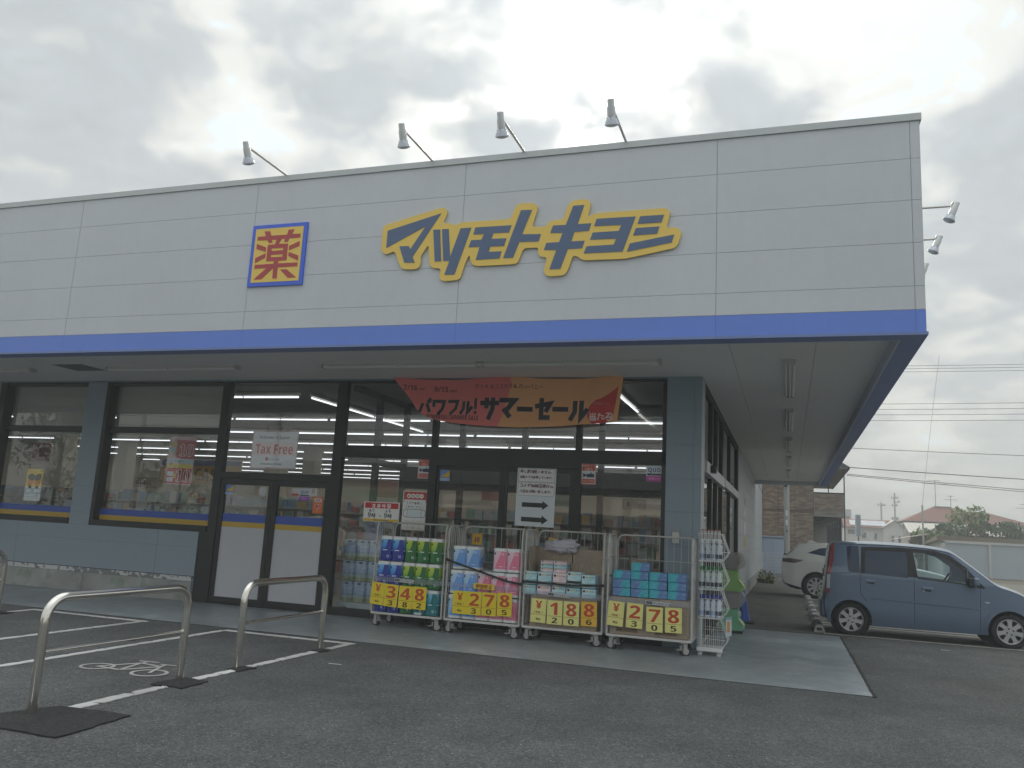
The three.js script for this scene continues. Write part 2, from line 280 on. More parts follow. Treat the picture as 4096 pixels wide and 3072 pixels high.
{ // bicycle pictogram
  const seg = [], at = (a, b, w = 0.032) => { const dx = b[0] - a[0], dz = b[1] - a[1], L = Math.hypot(dx, dz), nx = (-dz / L) * w / 2, nz = (dx / L) * w / 2; seg.push(flat([[a[0] + nx, a[1] + nz], [b[0] + nx, b[1] + nz], [b[0] - nx, b[1] - nz], [a[0] - nx, a[1] - nz]], 0.0088, 0.0046)); };
  for (const [cx, cz, r] of [[-7.82, 2.5, 0.165], [-7.19, 2.5, 0.175]]) {
    const s = new THREE.Shape().absarc(cx, -cz, r, 0, Math.PI * 2), h = new THREE.Path().absarc(cx, -cz, r - 0.032, 0, Math.PI * 2, true); s.holes.push(h);
    seg.push(uvBox(new THREE.ExtrudeGeometry(s, { depth: 0.004, bevelEnabled: false, curveSegments: 28 }).rotateX(-Math.PI / 2).translate(0, 0.0046, 0)));
  }
  const C1 = [-7.82, 2.5], C2 = [-7.19, 2.5], B = [-7.52, 2.53], S = [-7.62, 2.13], Hd = [-7.33, 2.18];
  at(C1, B); at(C1, S); at(B, S); at(S, Hd); at(B, Hd); at(Hd, C2); at([-7.72, 2.04], [-7.5, 2.01], 0.035); at(S, [-7.62, 2.03]); at(Hd, [-7.36, 2.08]); at([-7.42, 2.08], [-7.2, 2.04]);
  struct('bicycle_pictogram', merge(seg), std(lin(0.7, 0.7, 0.67), 0.8, 0, { map: wornMap }));
}
function patch(outline, seed) {
  const R = rng(seed), pts = [];
  outline.forEach(([x, z], i) => { const [u, v] = outline[(i + 1) % outline.length], n = 7; for (let k = 0; k < n; k++) pts.push([lerp(x, u, k / n) + (R() - 0.5) * 0.025, lerp(z, v, k / n) + (R() - 0.5) * 0.025]); });
  return flat(pts, 0.013, 0.012);
}
struct('asphalt_repair', merge([
  patch([[-6.99, 4.62], [-6.76, 3.94], [-6.1, 3.9], [-6.04, 4.64]], 3), patch([[-6.81, 2.92], [-6.79, 2.5], [-6.49, 2.54], [-6.45, 2.9]], 4), patch([[-6.75, 1.92], [-6.73, 1.7], [-6.55, 1.7], [-6.58, 1.97]], 6), patch([[-6.74, 0.36], [-6.72, 0.22], [-6.56, 0.2], [-6.57, 0.4]], 7), patch([[-12, 0.3], [-12, 0.05], [-11.75, 0.05], [-11.75, 0.28]], 8),
]), patchAsphalt);

// ---------------------------------------------------------------- the shop building
const W = -3.03;                                           // face of the front wall
const shop = thing('shop_building', 'long grey-white shop building with a blue band, glazed front and deep canopy', 'shop');
const part = (name, geo, m, parent = shop) => mesh(name, geo, m, parent);
const panelMap = noiseTex(1024, 3.17, (u, v) => {
  const a = tileNoise(u, v, 5, 4, 101), streak = tileNoise(u, v * 0.15, 60, 3, 105), b = tileNoise(u, v, 64, 2, 109), s = 0.93 + (a - 0.5) * 0.03 + (streak - 0.5) * 0.014 + (b - 0.5) * 0.016;
  return [s, s, s * 0.995];
});
const panelBump = noiseTex(512, 0.8, (u, v) => 0.5 + (tileNoise(u, v, 60, 3, 113) - 0.5) * 0.6, false);
const whitePanel = std(lin(0.685, 0.725, 0.785), 0.5, 0, { map: panelMap, bumpMap: panelBump, bumpScale: 0.0006 });
const bluePaint = std(lin(0.165, 0.3, 0.88), 0.45, 0, { map: panelMap });
const blueTrim = std(lin(0.13, 0.2, 0.6), 0.45, 0, { map: panelMap });
const lipTrim = std(lin(0.2, 0.28, 0.6), 0.45, 0, { map: panelMap });
const coping = std(lin(0.62, 0.66, 0.68), 0.4, 0.1, { map: panelMap });
const jointDark = std(lin(0.16, 0.17, 0.17), 0.8), jointPale = std(lin(0.46, 0.48, 0.5), 0.8);
const greyPanel = std(lin(0.31, 0.39, 0.46), 0.5, 0, { map: panelMap, bumpMap: panelBump, bumpScale: 0.0006 });
const sidePanel = std(lin(0.56, 0.59, 0.62), 0.5, 0, { map: panelMap, bumpMap: panelBump, bumpScale: 0.0006 });
const soffitWhite = std(lin(0.92, 0.925, 0.92), 0.6, 0, { map: panelMap });
const frameDark = std(lin(0.022, 0.024, 0.024), 0.45, 0.2);
const concreteMap = noiseTex(512, 2.2, (u, v) => { const a = tileNoise(u, v, 5, 5, 131), m = smooth(0.55, 0.75, tileNoise(u, v, 10, 4, 137)), s = 0.7 + (a - 0.5) * 0.25; return [s * (1 - m * 0.16), s * (1 - m * 0.1), s * (1 - m * 0.16)]; });
const concrete = std(lin(0.8, 0.82, 0.8), 0.9, 0, { map: concreteMap });
const flashing = std(lin(0.6, 0.61, 0.62), 0.45, 0, { map: noiseTex(1024, 9, (u, v) => { const m = smooth(0.53, 0.56, tileNoise(u, v, 130, 4, 141) * 0.6 + tileNoise(u, v, 12, 3, 143) * 0.4); const s = 0.98 - m * 0.35; return [s, s, s]; }) });
const glass = new THREE.MeshPhysicalMaterial({ color: 0xffffff, transmission: 1, roughness: 0, thickness: 0, ior: 1.52 });
const tinted = new THREE.MeshPhysicalMaterial({ color: lin(0.25, 0.27, 0.28), transmission: 1, roughness: 0, thickness: 0, ior: 1.52 });

// fascia: panels proud of a dark backing, so the joints are real grooves
const cols = [-24.35, -21.17, -18.0, -14.83, -11.66, -8.49, -5.32, -2.147, -0.1, 0], rowsY = [4.046, 4.304, 4.786, 5.266, 5.745, 6.18];
part('fascia_backing', [span(-24.35, -0.006, 3.79, 6.2, -0.2, -0.006), span(-0.2, -0.006, 3.79, 6.2, -24.5, -0.2)], jointPale);
for (let i = 0; i < cols.length - 1; i++) {
  const x0 = cols[i] + 0.004, x1 = cols[i + 1] - (i === cols.length - 2 ? 0 : 0.004);
  for (let r = 0; r < rowsY.length - 1; r++) part('fascia_panel', uvBox(span(x0, x1, rowsY[r] + 0.0025, rowsY[r + 1] - 0.0025, -0.016, 0)), whitePanel);
  part('blue_band_panel', uvBox(span(x0 - 0.0025, x1 + (i === cols.length - 2 ? 0 : 0.0025), 3.806, 4.0425, -0.03, 0.001)), bluePaint);
}
for (let k = 0; k < 8; k++) {
  const z1 = -0.034 - k * 3.06, z0 = z1 - 3.052;
  for (let r = 0; r < rowsY.length - 1; r++) part('fascia_panel', uvBox(span(-0.03, 0, rowsY[r] + 0.0035, rowsY[r + 1] - 0.0035, z0, z1)), whitePanel);
  part('blue_band_panel', uvBox(span(-0.03, 0.001, 3.806, 4.0425, z0, z1)), bluePaint);
}
part('blue_lip', uvBox(merge([span(-24.35, 0.016, 3.77, 3.803, -0.22, 0.016), span(-0.22, 0.016, 3.77, 3.803, -24.5, -0.222)])), lipTrim);
part('coping', uvBox(merge([span(-24.35, 0.02, 6.182, 6.262, -0.26, 0.02), span(-0.26, 0.02, 6.182, 6.262, -24.5, -0.262)])), coping);
part('roof_deck', uvBox(merge([span(-30, -0.21, 4.9, 5.1, -24.5, -0.21), span(-30, -2.58, 4.9, 5.1, -34, -24.502)])), concrete);
part('inner_trim', [span(-24.35, -0.222, 3.77, 3.95, -0.24, -0.221), span(-0.24, -0.221, 3.77, 3.95, -24.5, -0.222)], std(lin(0.5, 0.55, 0.66), 0.5));
// soffit boards
for (const [x0, x1] of [[-24.35, -18.0], [-18.0, -11.66], [-11.66, -5.32], [-5.32, -2.062]]) part('soffit_board', uvBox(span(x0 + 0.003, x1 - 0.003, 3.93, 3.95, W + 0.002, -0.241)), soffitWhite);
for (const [x0, x1] of [[-2.058, -1.052], [-1.046, -0.242]]) for (let k = 0; k < 8; k++) part('soffit_board', uvBox(span(x0, x1, 3.93, 3.95, Math.max(-24.4, -0.241 - (k + 1) * 3.05) + 0.004, -0.241 - k * 3.05)), soffitWhite);
part('soffit_board', uvBox(span(-2.578, -2.064, 3.93, 3.95, -24.4, W + 0.002)), soffitWhite);
part('soffit_backing', span(-24.35, -0.21, 3.96, 4.0, -24.5, -0.24), jointDark);
part('canopy_end', uvBox(span(-2.58, -0.242, 3.78, 5.0, -24.5, -24.42)), whitePanel);
part('ceiling_hatch', span(-13.5, -12.85, 3.926, 3.935, -2.04, -1.5), std(lin(0.16, 0.165, 0.17), 0.7));

// front wall: grey panels with joints, plinth and flashing
const wallPanel = (x0, x1, y0, y1) => part('wall_panel', uvBox(span(x0 + 0.003, x1 - 0.003, y0 + 0.003, y1 - 0.003, W - 0.04, W)), greyPanel);
part('wall_core', [span(-30, -16.48, 0, 3.93, W - 0.2, W - 0.006), span(-16.48, -11.26, 0, 1.2, W - 0.2, W - 0.006), span(-14.23, -13.757, 1.2, 3.93, W - 0.2, W - 0.006), span(-3.09, -2.586, 0, 3.93, -3.5, W - 0.006), span(-30, -3.09, 3.905, 4.9, W - 0.2, W - 0.006)], std(lin(0.2, 0.25, 0.3), 0.8));
for (const [y0, y1] of [[0.43, 0.93], [0.93, 1.2]]) for (const [x0, x1] of [[-18.76, -15.45], [-15.45, -12.13], [-12.13, -11.26]]) wallPanel(x0, x1, y0, y1);
for (const [y0, y1] of [[1.2, 1.43], [1.43, 1.92], [1.92, 2.42], [2.42, 2.92], [2.92, 3.42], [3.42, 3.905]]) { wallPanel(-14.233, -13.754, y0, y1); wallPanel(-18.76, -16.48, y0, y1); }
for (const [y0, y1] of [[0.02, 0.43], [0.43, 0.93], [0.93, 1.42], [1.42, 1.92], [1.92, 2.4], [2.4, 2.91], [2.91, 3.41], [3.41, 3.93]]) {
  wallPanel(-3.095, -2.69, y0, y1);
  part('corner_panel', uvBox(span(-2.687, -2.58, y0 + 0.003, y1 - 0.003, W - 0.04, W)), greyPanel);
  part('corner_panel', uvBox(span(-2.62, -2.58, y0 + 0.003, y1 - 0.003, -3.54, W - 0.043)), sidePanel);
}
part('plinth', uvBox(merge([span(-30, -13.69, 0, 0.345, W - 0.1, W + 0.03), span(-13.68, -11.28, 0, 0.345, W - 0.1, W + 0.03)])), concrete);
part('flashing', uvBox(span(-30, -11.27, 0.348, 0.424, W - 0.02, W + 0.045)), flashing);
part('dark_strip_trim', span(-30, -11.27, 0.424, 0.434, W - 0.02, W + 0.004), frameDark);  // thin dark strip between the flashing and the wall panels

// windows
const S = 1.013, gx = (x) => -1.386 + (x + 1.386) * S, gy = (y) => 1.55 + (y - 1.55) * S, GZ = W - 0.16;
const blindFabric = std(lin(0.44, 0.44, 0.4), 0.85);
const stripeBlue = std(lin(0.035, 0.09, 0.42), 0.35), stripeYellow = std(lin(0.55, 0.36, 0.03), 0.35), kickWhite = std(lin(0.6, 0.62, 0.68), 0.35, 0, { map: panelMap });
function stripes(x0, x1, yb, y1, z, parent) {
  mesh('blue_stripe', span(x0, x1, yb + 0.09, y1, z, z + 0.003), stripeBlue, parent); mesh('yellow_stripe', span(x0, x1, yb, yb + 0.09, z, z + 0.003), stripeYellow, parent);
}
function window_(x0, x1, leftFrame) {
  const y0 = 1.2, y1 = 3.905, t0 = gy(2.935), t1 = gy(3.045), gl = x0 + leftFrame, gr = x1 - 0.03;
  const f = part('window', [span(x0, gl, y0, y1, GZ - 0.05, W - 0.004), span(gr, x1, y0, y1, GZ - 0.05, GZ + 0.05), span(gl, gr, t0, t1, GZ - 0.05, GZ + 0.05), span(gl, gr, y0, gy(1.31), GZ - 0.05, W - 0.004), span(gl, gr, y1 - 0.03, y1, GZ - 0.05, W - 0.02)], frameDark);
  mesh('window_pane', span(gl, gr, t1, y1 - 0.03, GZ - 0.003, GZ + 0.003), glass, f);
  mesh('window_pane', span(gl, gr, gy(1.31), t0, GZ - 0.003, GZ + 0.003), glass, f);
  mesh('backing_board', uvBox(span(gl - 0.02, gr + 0.02, t0 - 0.06, 3.9, GZ - 0.12, GZ - 0.1)), blindFabric, f);
  stripes(gl, gr, gy(1.314), gy(1.516), GZ + 0.004, f);
  return f;
}
window_(-16.48, -14.236, 0.16); window_(-13.754, -11.1, 0.08);
// hinged double door with a light above
const DZ = W - 0.06;
{
  const f = part('door_frame', [span(-11.1, -10.93, 0, 3.905, DZ - 0.06, DZ + 0.05), span(-8.72, -8.54, 0, 3.905, DZ - 0.06, DZ + 0.06), span(-10.93, -8.72, 2.16, 2.275, DZ - 0.06, DZ + 0.05), span(-10.93, -8.72, 3.875, 3.905, DZ - 0.06, DZ + 0.04), span(-10.93, -8.72, 0, 0.03, DZ - 0.06, DZ + 0.05), span(-11.26, -11.1, 0, 1.2, W - 0.2, W - 0.02)], frameDark);
  mesh('window_pane', span(-10.93, -8.72, 2.275, 3.875, DZ - 0.003, DZ + 0.003), glass, f);
  for (const [x0, x1] of [[-10.928, -9.845], [-9.838, -8.722]]) {
    const d = part('door', [span(x0, x0 + 0.09, 0.035, 2.155, DZ - 0.03, DZ + 0.03), span(x1 - 0.09, x1, 0.035, 2.155, DZ - 0.03, DZ + 0.03), span(x0 + 0.09, x1 - 0.09, 2.055, 2.155, DZ - 0.03, DZ + 0.03), span(x0 + 0.09, x1 - 0.09, 0.035, 0.128, DZ - 0.03, DZ + 0.03)], frameDark);
    mesh('window_pane', span(x0 + 0.09, x1 - 0.09, 0.128, 2.055, DZ - 0.003, DZ + 0.003), glass, d);
    stripes(x0 + 0.09, x1 - 0.09, 1.32, 1.55, DZ + 0.004, d);
    mesh('white_film', uvBox(span(x0 + 0.09, x1 - 0.09, 0.128, 1.3195, DZ + 0.004, DZ + 0.007)), kickWhite, d);
  }
}
// main entrance: fixed panes and sliding doors, with a second glazed screen behind it
{
  const z0 = DZ - 0.06, z1 = DZ + 0.05;
  const f = part('entrance_frame', [span(-8.54, -3.095, 2.595, 2.79, z0, z1), span(-8.54, -3.095, 3.875, 3.905, z0, z1), span(-6.905, -6.82, 2.79, 3.875, z0, z1), span(-4.48, -4.395, 2.79, 3.875, z0, z1), span(-3.155, -3.095, 0, 3.875, z0, z1), span(-6.92, -6.78, 0, 2.595, z0, z1), span(-4.47, -4.385, 0, 2.595, z0, z1), span(-8.54, -6.92, 0, 0.13, z0, z1), span(-4.385, -3.155, 0, 0.1, z0, z1), span(-6.78, -4.47, 2.5, 2.595, z0, z1)], frameDark);
  for (const [x0, x1, y0, y1] of [[-8.54, -6.905, 2.79, 3.875], [-6.82, -4.48, 2.79, 3.875], [-4.395, -3.155, 2.79, 3.875], [-8.54, -6.92, 0.13, 2.595], [-4.385, -3.155, 0.1, 2.595]]) mesh('window_pane', span(x0, x1, y0, y1, DZ - 0.003, DZ + 0.003), glass, f);
  for (const [x0, x1] of [[-6.78, -5.615], [-5.61, -4.47]]) {
    const d = part('sliding_door', [span(x0, x0 + 0.045, 0.02, 2.5, DZ - 0.02, DZ + 0.02), span(x1 - 0.085, x1, 0.02, 2.5, DZ - 0.02, DZ + 0.02), span(x0 + 0.045, x1 - 0.085, 2.43, 2.5, DZ - 0.02, DZ + 0.02), span(x0 + 0.045, x1 - 0.085, 0.02, 0.11, DZ - 0.02, DZ + 0.02)], frameDark);
    mesh('window_pane', span(x0 + 0.045, x1 - 0.085, 0.11, 2.43, DZ - 0.003, DZ + 0.003), glass, d);
  }
  const b = -5.25, i = part('inner_entrance_frame', [
    ...[-8.45, -7.25, -6.0, -4.55, -3.2].map((x) => span(x - 0.05, x + 0.05, 0, 3.85, b - 0.05, b + 0.05)), span(-8.4, -3.25, 2.2, 2.62, b - 0.04, b + 0.04), span(-8.4, -3.25, 3.78, 3.85, b - 0.04, b + 0.04),
    ...[-4.1].map((z) => span(-8.5, -8.4, 0, 3.85, z - 0.05, z + 0.05)), span(-8.49, -8.41, 3.74, 3.85, b + 0.06, DZ - 0.07), span(-8.49, -8.41, 2.55, 2.66, b + 0.06, DZ - 0.07), span(-8.49, -8.41, 0, 0.12, b + 0.06, DZ - 0.07)], frameDark);
  for (const [x0, x1] of [[-8.4, -7.3], [-7.2, -6.05], [-5.95, -4.6], [-4.5, -3.25]]) { mesh('window_pane', span(x0, x1, 2.62, 3.78, b - 0.003, b + 0.003), glass, i); if (x0 < -7.3 || x0 > -4.55) mesh('window_pane', span(x0, x1, 0, 2.2, b - 0.003, b + 0.003), glass, i); }
}
// right side wall under the canopy: dark glazed entrance, then plain panels
const SX = -2.58;
{
  const z = (a) => a, f = part('side_entrance_frame', [
    ...[[-3.6, -3.68], [-5.1, -5.22], [-6.2, -6.32], [-7.45, -7.75], [-9.8, -9.9], [-12.62, -12.74]].map(([a, b]) => span(SX - 0.1, SX - 0.02, 0, 3.86, b, a)), span(SX - 0.1, SX - 0.02, 3.86, 3.93, -12.74, -3.6), span(SX - 0.1, SX - 0.015, 0, 0.12, -12.74, -9.9)], frameDark);
  mesh('door_engine_cover', span(SX - 0.09, SX + 0.03, 2.56, 2.74, -7.44, -3.69), std(lin(0.6, 0.61, 0.62), 0.4), f);
  mesh('door_engine_cover', span(SX - 0.09, SX + 0.02, 2.6, 2.76, -12.61, -7.76), std(lin(0.5, 0.51, 0.52), 0.4), f);
  mesh('door_sensor', rb(0.1, 0.12, 0.22, 0.03, SX + 0.07, 2.66, -4.35), frameDark, f);
  mesh('window_pane', span(SX - 0.063, SX - 0.057, 2.76, 3.86, -12.62, -3.68), tinted, f); mesh('window_pane', span(SX - 0.063, SX - 0.057, 0.02, 2.56, -12.62, -3.68), tinted, f);
  part('side_wall_core', [span(SX - 0.2, SX - 0.006, 0, 3.95, -34, -12.74), span(SX - 0.2, SX - 0.006, 3.95, 4.9, -34, W), span(-3.09, SX - 0.02, 0, 3.95, -3.6, -3.53)], jointDark);
  for (let k = 0; k < 7; k++) for (let r = 0; r < 8; r++) {
    const a = -12.745 - k * 3.04, b = Math.max(-34, a - 3.036), y0 = r ? 0.34 + r * 0.46 : 0.345, y1 = Math.min(3.95, 0.34 + (r + 1) * 0.46); if (y1 > y0) part('side_wall_panel', uvBox(span(SX - 0.04, SX, y0 + 0.003, y1 - 0.003, b, a)), sidePanel);
  }
  for (let k = 0; k < 3; k++) for (let r = 0; r < 2; r++) part('side_wall_panel', uvBox(span(SX - 0.04, SX, 4.03 + r * 0.44, 4.46 + r * 0.44, -27.6 - k * 3.2, -24.52 - k * 3.2)), r ? bluePaint : sidePanel);
  part('plinth', uvBox(span(SX - 0.1, SX + 0.05, 0, 0.342, -34, -12.74)), concrete);
}
// inside of the shop
const innerWall = std(lin(0.62, 0.6, 0.52), 0.8), innerFloor = std(lin(0.55, 0.54, 0.5), 0.35), innerCeil = std(lin(0.2, 0.2, 0.185), 0.85);
part('interior_wall', [span(-30.2, -30, 0, 4.9, -34, W - 0.2), span(-30, SX - 0.2, 0, 4.9, -31.2, -31), span(-30, SX - 0.2, 0, 4.9, -34, -33.8)], innerWall);
part('interior_floor', uvBox(span(-30, SX - 0.02, -0.05, 0.006, -31, W - 0.13)), innerFloor);
part('interior_ceiling', uvBox(span(-30, SX - 0.2, 3.86, 3.9, -31, W - 0.21)), innerCeil);
for (const [x, z] of [[-13.9, -9], [-21, -9], [-9.2, -14.5], [-16.3, -14.5], [-24, -14.5], [-5.2, -20], [-27, -20], [-12, -20]]) part('interior_column', uvBox(span(x - 0.22, x + 0.22, 0.006, 3.86, z - 0.22, z + 0.22)), innerWall);

// ---------------------------------------------------------------- fascia sign letters and square sign
const shapeOf = (a) => { const s = []; for (let i = 0; i < a.length; i += 2) s.push(new THREE.Vector2(a[i], a[i + 1])); return s; };
const signYellow = std(lin(0.86, 0.61, 0.13), 0.4), signNavy = std(lin(0.09, 0.145, 0.26), 0.4), signRed = std(lin(0.45, 0.06, 0.065), 0.4), signBlue = std(lin(0.06, 0.15, 0.75), 0.4);
const STROKES = [
  [-6.365,5.323,-5.614,5.509,-5.974,4.945,-5.939,4.865,-6.084,4.869,-6.175,5.097,-6.042,5.093,-6.014,5.049,-5.817,5.350,-6.365,5.087],
  [-5.707,5.293,-5.613,5.290,-5.566,4.862,-5.656,4.863],
  [-5.584,5.292,-5.493,5.290,-5.446,4.912,-5.327,5.286,-5.180,5.286,-5.371,4.675,-5.509,4.678,-5.452,4.859,-5.537,4.864],
  [-5.126,5.284,-4.641,5.280,-4.669,5.189,-4.876,5.192,-4.900,5.119,-4.699,5.113,-4.725,5.015,-4.909,5.019,-4.927,4.949,-4.754,4.946,-4.777,4.856,-5.092,4.854,-5.051,5.024,-5.201,5.027,-5.172,5.117,-5.033,5.116,-4.999,5.191,-5.147,5.193],
  [-4.527,5.470,-4.384,5.464,-4.497,5.152,-4.251,5.139,-4.279,5.046,-4.526,5.054,-4.600,4.855,-4.728,4.857],
  [-3.854,5.477,-3.718,5.476,-3.791,5.236,-3.621,5.235,-3.647,5.143,-3.828,5.137,-3.862,5.020,-3.695,5.019,-3.723,4.925,-3.899,4.925,-3.985,4.679,-4.121,4.681,-4.044,4.923,-4.204,4.931,-4.176,5.020,-4.013,5.020,-3.974,5.139,-4.132,5.144,-4.100,5.239,-3.939,5.235],
  [-3.556,5.286,-3.083,5.282,-3.228,4.854,-3.701,4.858,-3.669,4.945,-3.338,4.947,-3.309,5.021,-3.629,5.027,-3.599,5.115,-3.280,5.115,-3.252,5.189,-3.584,5.196],
  [-3.029,5.280,-2.749,5.279,-2.776,5.188,-3.058,5.188], [-3.077,5.136,-2.798,5.138,-2.825,5.051,-3.107,5.047], [-3.144,4.949,-2.625,5.027,-2.653,4.932,-3.175,4.849],
];
const PLATE = [-6.441,5.382,-6.398,5.410,-5.600,5.593,-5.534,5.556,-5.534,5.498,-5.584,5.373,-5.465,5.364,-5.412,5.330,-5.329,5.368,-4.661,5.364,-4.596,5.540,-4.550,5.561,-4.374,5.558,-4.313,5.513,-4.317,5.454,-4.376,5.240,-4.190,5.232,-4.152,5.303,-3.972,5.314,-3.926,5.488,-3.866,5.551,-3.689,5.552,-3.634,5.502,-3.671,5.314,-3.577,5.361,-2.727,5.365,-2.673,5.312,-2.722,5.109,-2.591,5.117,-2.538,5.049,-2.587,4.888,-2.635,4.860,-3.163,4.769,-3.213,4.765,-3.711,4.773,-3.775,4.827,-3.837,4.839,-3.883,4.681,-3.932,4.594,-4.145,4.592,-4.198,4.652,-4.157,4.839,-4.238,4.844,-4.286,4.901,-4.271,4.969,-4.472,4.972,-4.536,4.787,-4.581,4.772,-5.096,4.771,-5.160,4.821,-5.183,4.938,-5.242,4.807,-5.295,4.605,-5.527,4.593,-5.583,4.646,-5.559,4.767,-5.687,4.778,-5.731,4.833,-5.762,5.101,-5.869,4.935,-5.849,4.839,-5.896,4.775,-6.087,4.779,-6.141,4.816,-6.242,5.043,-6.361,4.994,-6.437,5.045];
{
  const sign = thing('shop_name_sign', 'large navy katakana shop name on a yellow outlined plate high on the fascia', 'sign');
  const pts = shapeOf(PLATE), n = pts.length, s = new THREE.Shape();
  for (let i = 0; i < n; i++) {
    const p = pts[i], a = pts[(i + n - 1) % n], b = pts[(i + 1) % n], ra = Math.min(0.05, p.distanceTo(a) * 0.45), rbb = Math.min(0.05, p.distanceTo(b) * 0.45), A = p.clone().lerp(a, ra / p.distanceTo(a)), B = p.clone().lerp(b, rbb / p.distanceTo(b));
    i ? s.lineTo(A.x, A.y) : s.moveTo(A.x, A.y); s.quadraticCurveTo(p.x, p.y, B.x, B.y);
  }
  mesh('sign_plate', new THREE.ExtrudeGeometry(s, { depth: 0.022, bevelEnabled: false, curveSegments: 5 }).translate(0, 0, 0.012), signYellow, sign);
  mesh('sign_fixing', [[-5.9, 5.53], [-4.95, 5.37], [-4.75, 5.37]].map(([x, y]) => rod([x, y, 0], [x, y, 0.03], 0.018)), coping, sign);
  STROKES.forEach((a) => mesh('letter', new THREE.ExtrudeGeometry(new THREE.Shape(shapeOf(a)), { depth: 0.006, bevelEnabled: false }).translate(0, 0, 0.034), signNavy, sign));
}
{
  const sign = thing('pharmacy_sign', 'square yellow sign with a red kanji and a blue border on the fascia', 'sign');
  mesh('sign_board', span(-8.48, -7.603, 4.65, 5.538, 0.002, 0.03), signBlue, sign);
  mesh('sign_face', span(-8.425, -7.66, 4.705, 5.483, 0.03, 0.033), signYellow, sign);
  const K = [
    [-8.386,5.370,-8.254,5.372,-8.284,5.444,-8.193,5.441,-8.167,5.374,-7.911,5.372,-7.894,5.442,-7.799,5.443,-7.831,5.376,-7.696,5.372,-7.696,5.318,-7.870,5.315,-7.888,5.266,-7.948,5.268,-7.933,5.314,-7.992,5.316,-8.030,5.248,-7.879,5.241,-7.879,5.004,-8.007,5.000,-8.007,4.965,-7.697,4.962,-7.696,4.908,-8.007,4.906,-8.007,4.749,-8.075,4.750,-8.080,4.901,-8.252,4.749,-8.379,4.749,-8.189,4.904,-8.385,4.906,-8.385,4.961,-8.080,4.964,-8.079,5.000,-8.204,5.003,-8.207,5.241,-8.093,5.243,-8.069,5.310,-8.151,5.310,-8.135,5.270,-8.193,5.267,-8.223,5.312,-8.383,5.317],
    [-8.386,5.268,-8.229,5.207,-8.231,5.142,-8.386,5.193], [-8.229,5.122,-8.228,5.059,-8.386,4.986,-8.388,5.059], [-7.858,5.206,-7.699,5.267,-7.696,5.196,-7.857,5.144], [-7.856,5.122,-7.698,5.060,-7.697,4.985,-7.855,5.061], [-7.966,4.873,-7.863,4.874,-7.699,4.750,-7.828,4.750]];
  const holes = [[-8.137,5.186,-7.949,5.184,-7.950,5.151,-8.138,5.150], [-8.137,5.093,-7.947,5.093,-7.949,5.058,-8.139,5.059]];
  mesh('kanji', K.map((a, i) => { const s = new THREE.Shape(shapeOf(a)); if (!i) for (const h of holes) s.holes.push(new THREE.Path(shapeOf(h))); return new THREE.ExtrudeGeometry(s, { depth: 0.004, bevelEnabled: false }).translate(0, 0, 0.033); }), signRed, sign);
}

// ---------------------------------------------------------------- floodlights on arms
const lampGrey = std(lin(0.72, 0.75, 0.77), 0.4, 0.1), steelArm = std(lin(0.6, 0.58, 0.55), 0.4, 0.6), lensGlass = std(lin(0.55, 0.58, 0.62), 0.12, 0.2), reflector = std(lin(0.5, 0.54, 0.6), 0.25, 0.4);
function makeFlood(label) {
  const f = thing('floodlight', label, 'floodlight', undefined);
  mesh('arm', [rod([0, 0, -0.3], [0, 0.0, 0.86], 0.016), bx(0.05, 0.06, 0.02, 0, 0, -0.27)], steelArm, f);
  const head = new THREE.Group(); head.name = 'lamp_head'; head.position.set(0, 0.0, 0.92); head.rotation.x = 0.42; head.scale.setScalar(0.9); f.add(head);
  const L = (pts, seg = 20) => new THREE.LatheGeometry(pts.map(([r, y]) => new THREE.Vector2(r, y)), seg);
  mesh('housing', [L([[0.001, 0.06], [0.04, 0.06], [0.044, 0.05], [0.044, -0.03], [0.052, -0.035], [0.052, -0.14], [0.047, -0.155]])], lampGrey, head);
  mesh('reflector', [L([[0.047, -0.155], [0.062, -0.175], [0.08, -0.215], [0.086, -0.235], [0.09, -0.238], [0.09, -0.25]]), ...[0, 1, 2, 3, 4, 5].map((i) => bx(0.012, 0.05, 0.006, 0, -0.18, 0.06).rotateY(i * 1.047))], reflector, head);
  mesh('lens', L([[0.089, -0.25], [0.07, -0.265], [0.035, -0.275], [0.001, -0.278]]), lensGlass, head);
  mesh('bracket', [rod([0, -0.02, -0.06], [0, 0.05, -0.05], 0.014), rod([0.0, 0.02, -0.075], [0, -0.1, -0.065], 0.003)], steelArm, head);
  return f;
}
const flood = makeFlood('floodlight on a thin arm farthest left above the fascia, over the square sign');
flood.position.set(-8.05, 6.272, 0);
for (const [x, label] of [[-5.81, 'floodlight on a thin arm above the first letters of the shop name'], [-4.54, 'floodlight on a thin arm above the middle of the shop name'], [-3.235, 'floodlight on a thin arm at the right end of the shop name']]) copy(flood, label, [x, 6.272, 0], 0);
for (const [z, label, y] of [[-2.83, 'upper of the two floodlights sticking out past the right corner of the fascia', 6.272], [-4.15, 'lower of the two floodlights sticking out past the right corner of the fascia', 6.272], [-5.47, 'floodlight almost wholly hidden behind the right edge of the fascia', 6.272]]) copy(flood, label, [-0.08, y, z], Math.PI / 2);

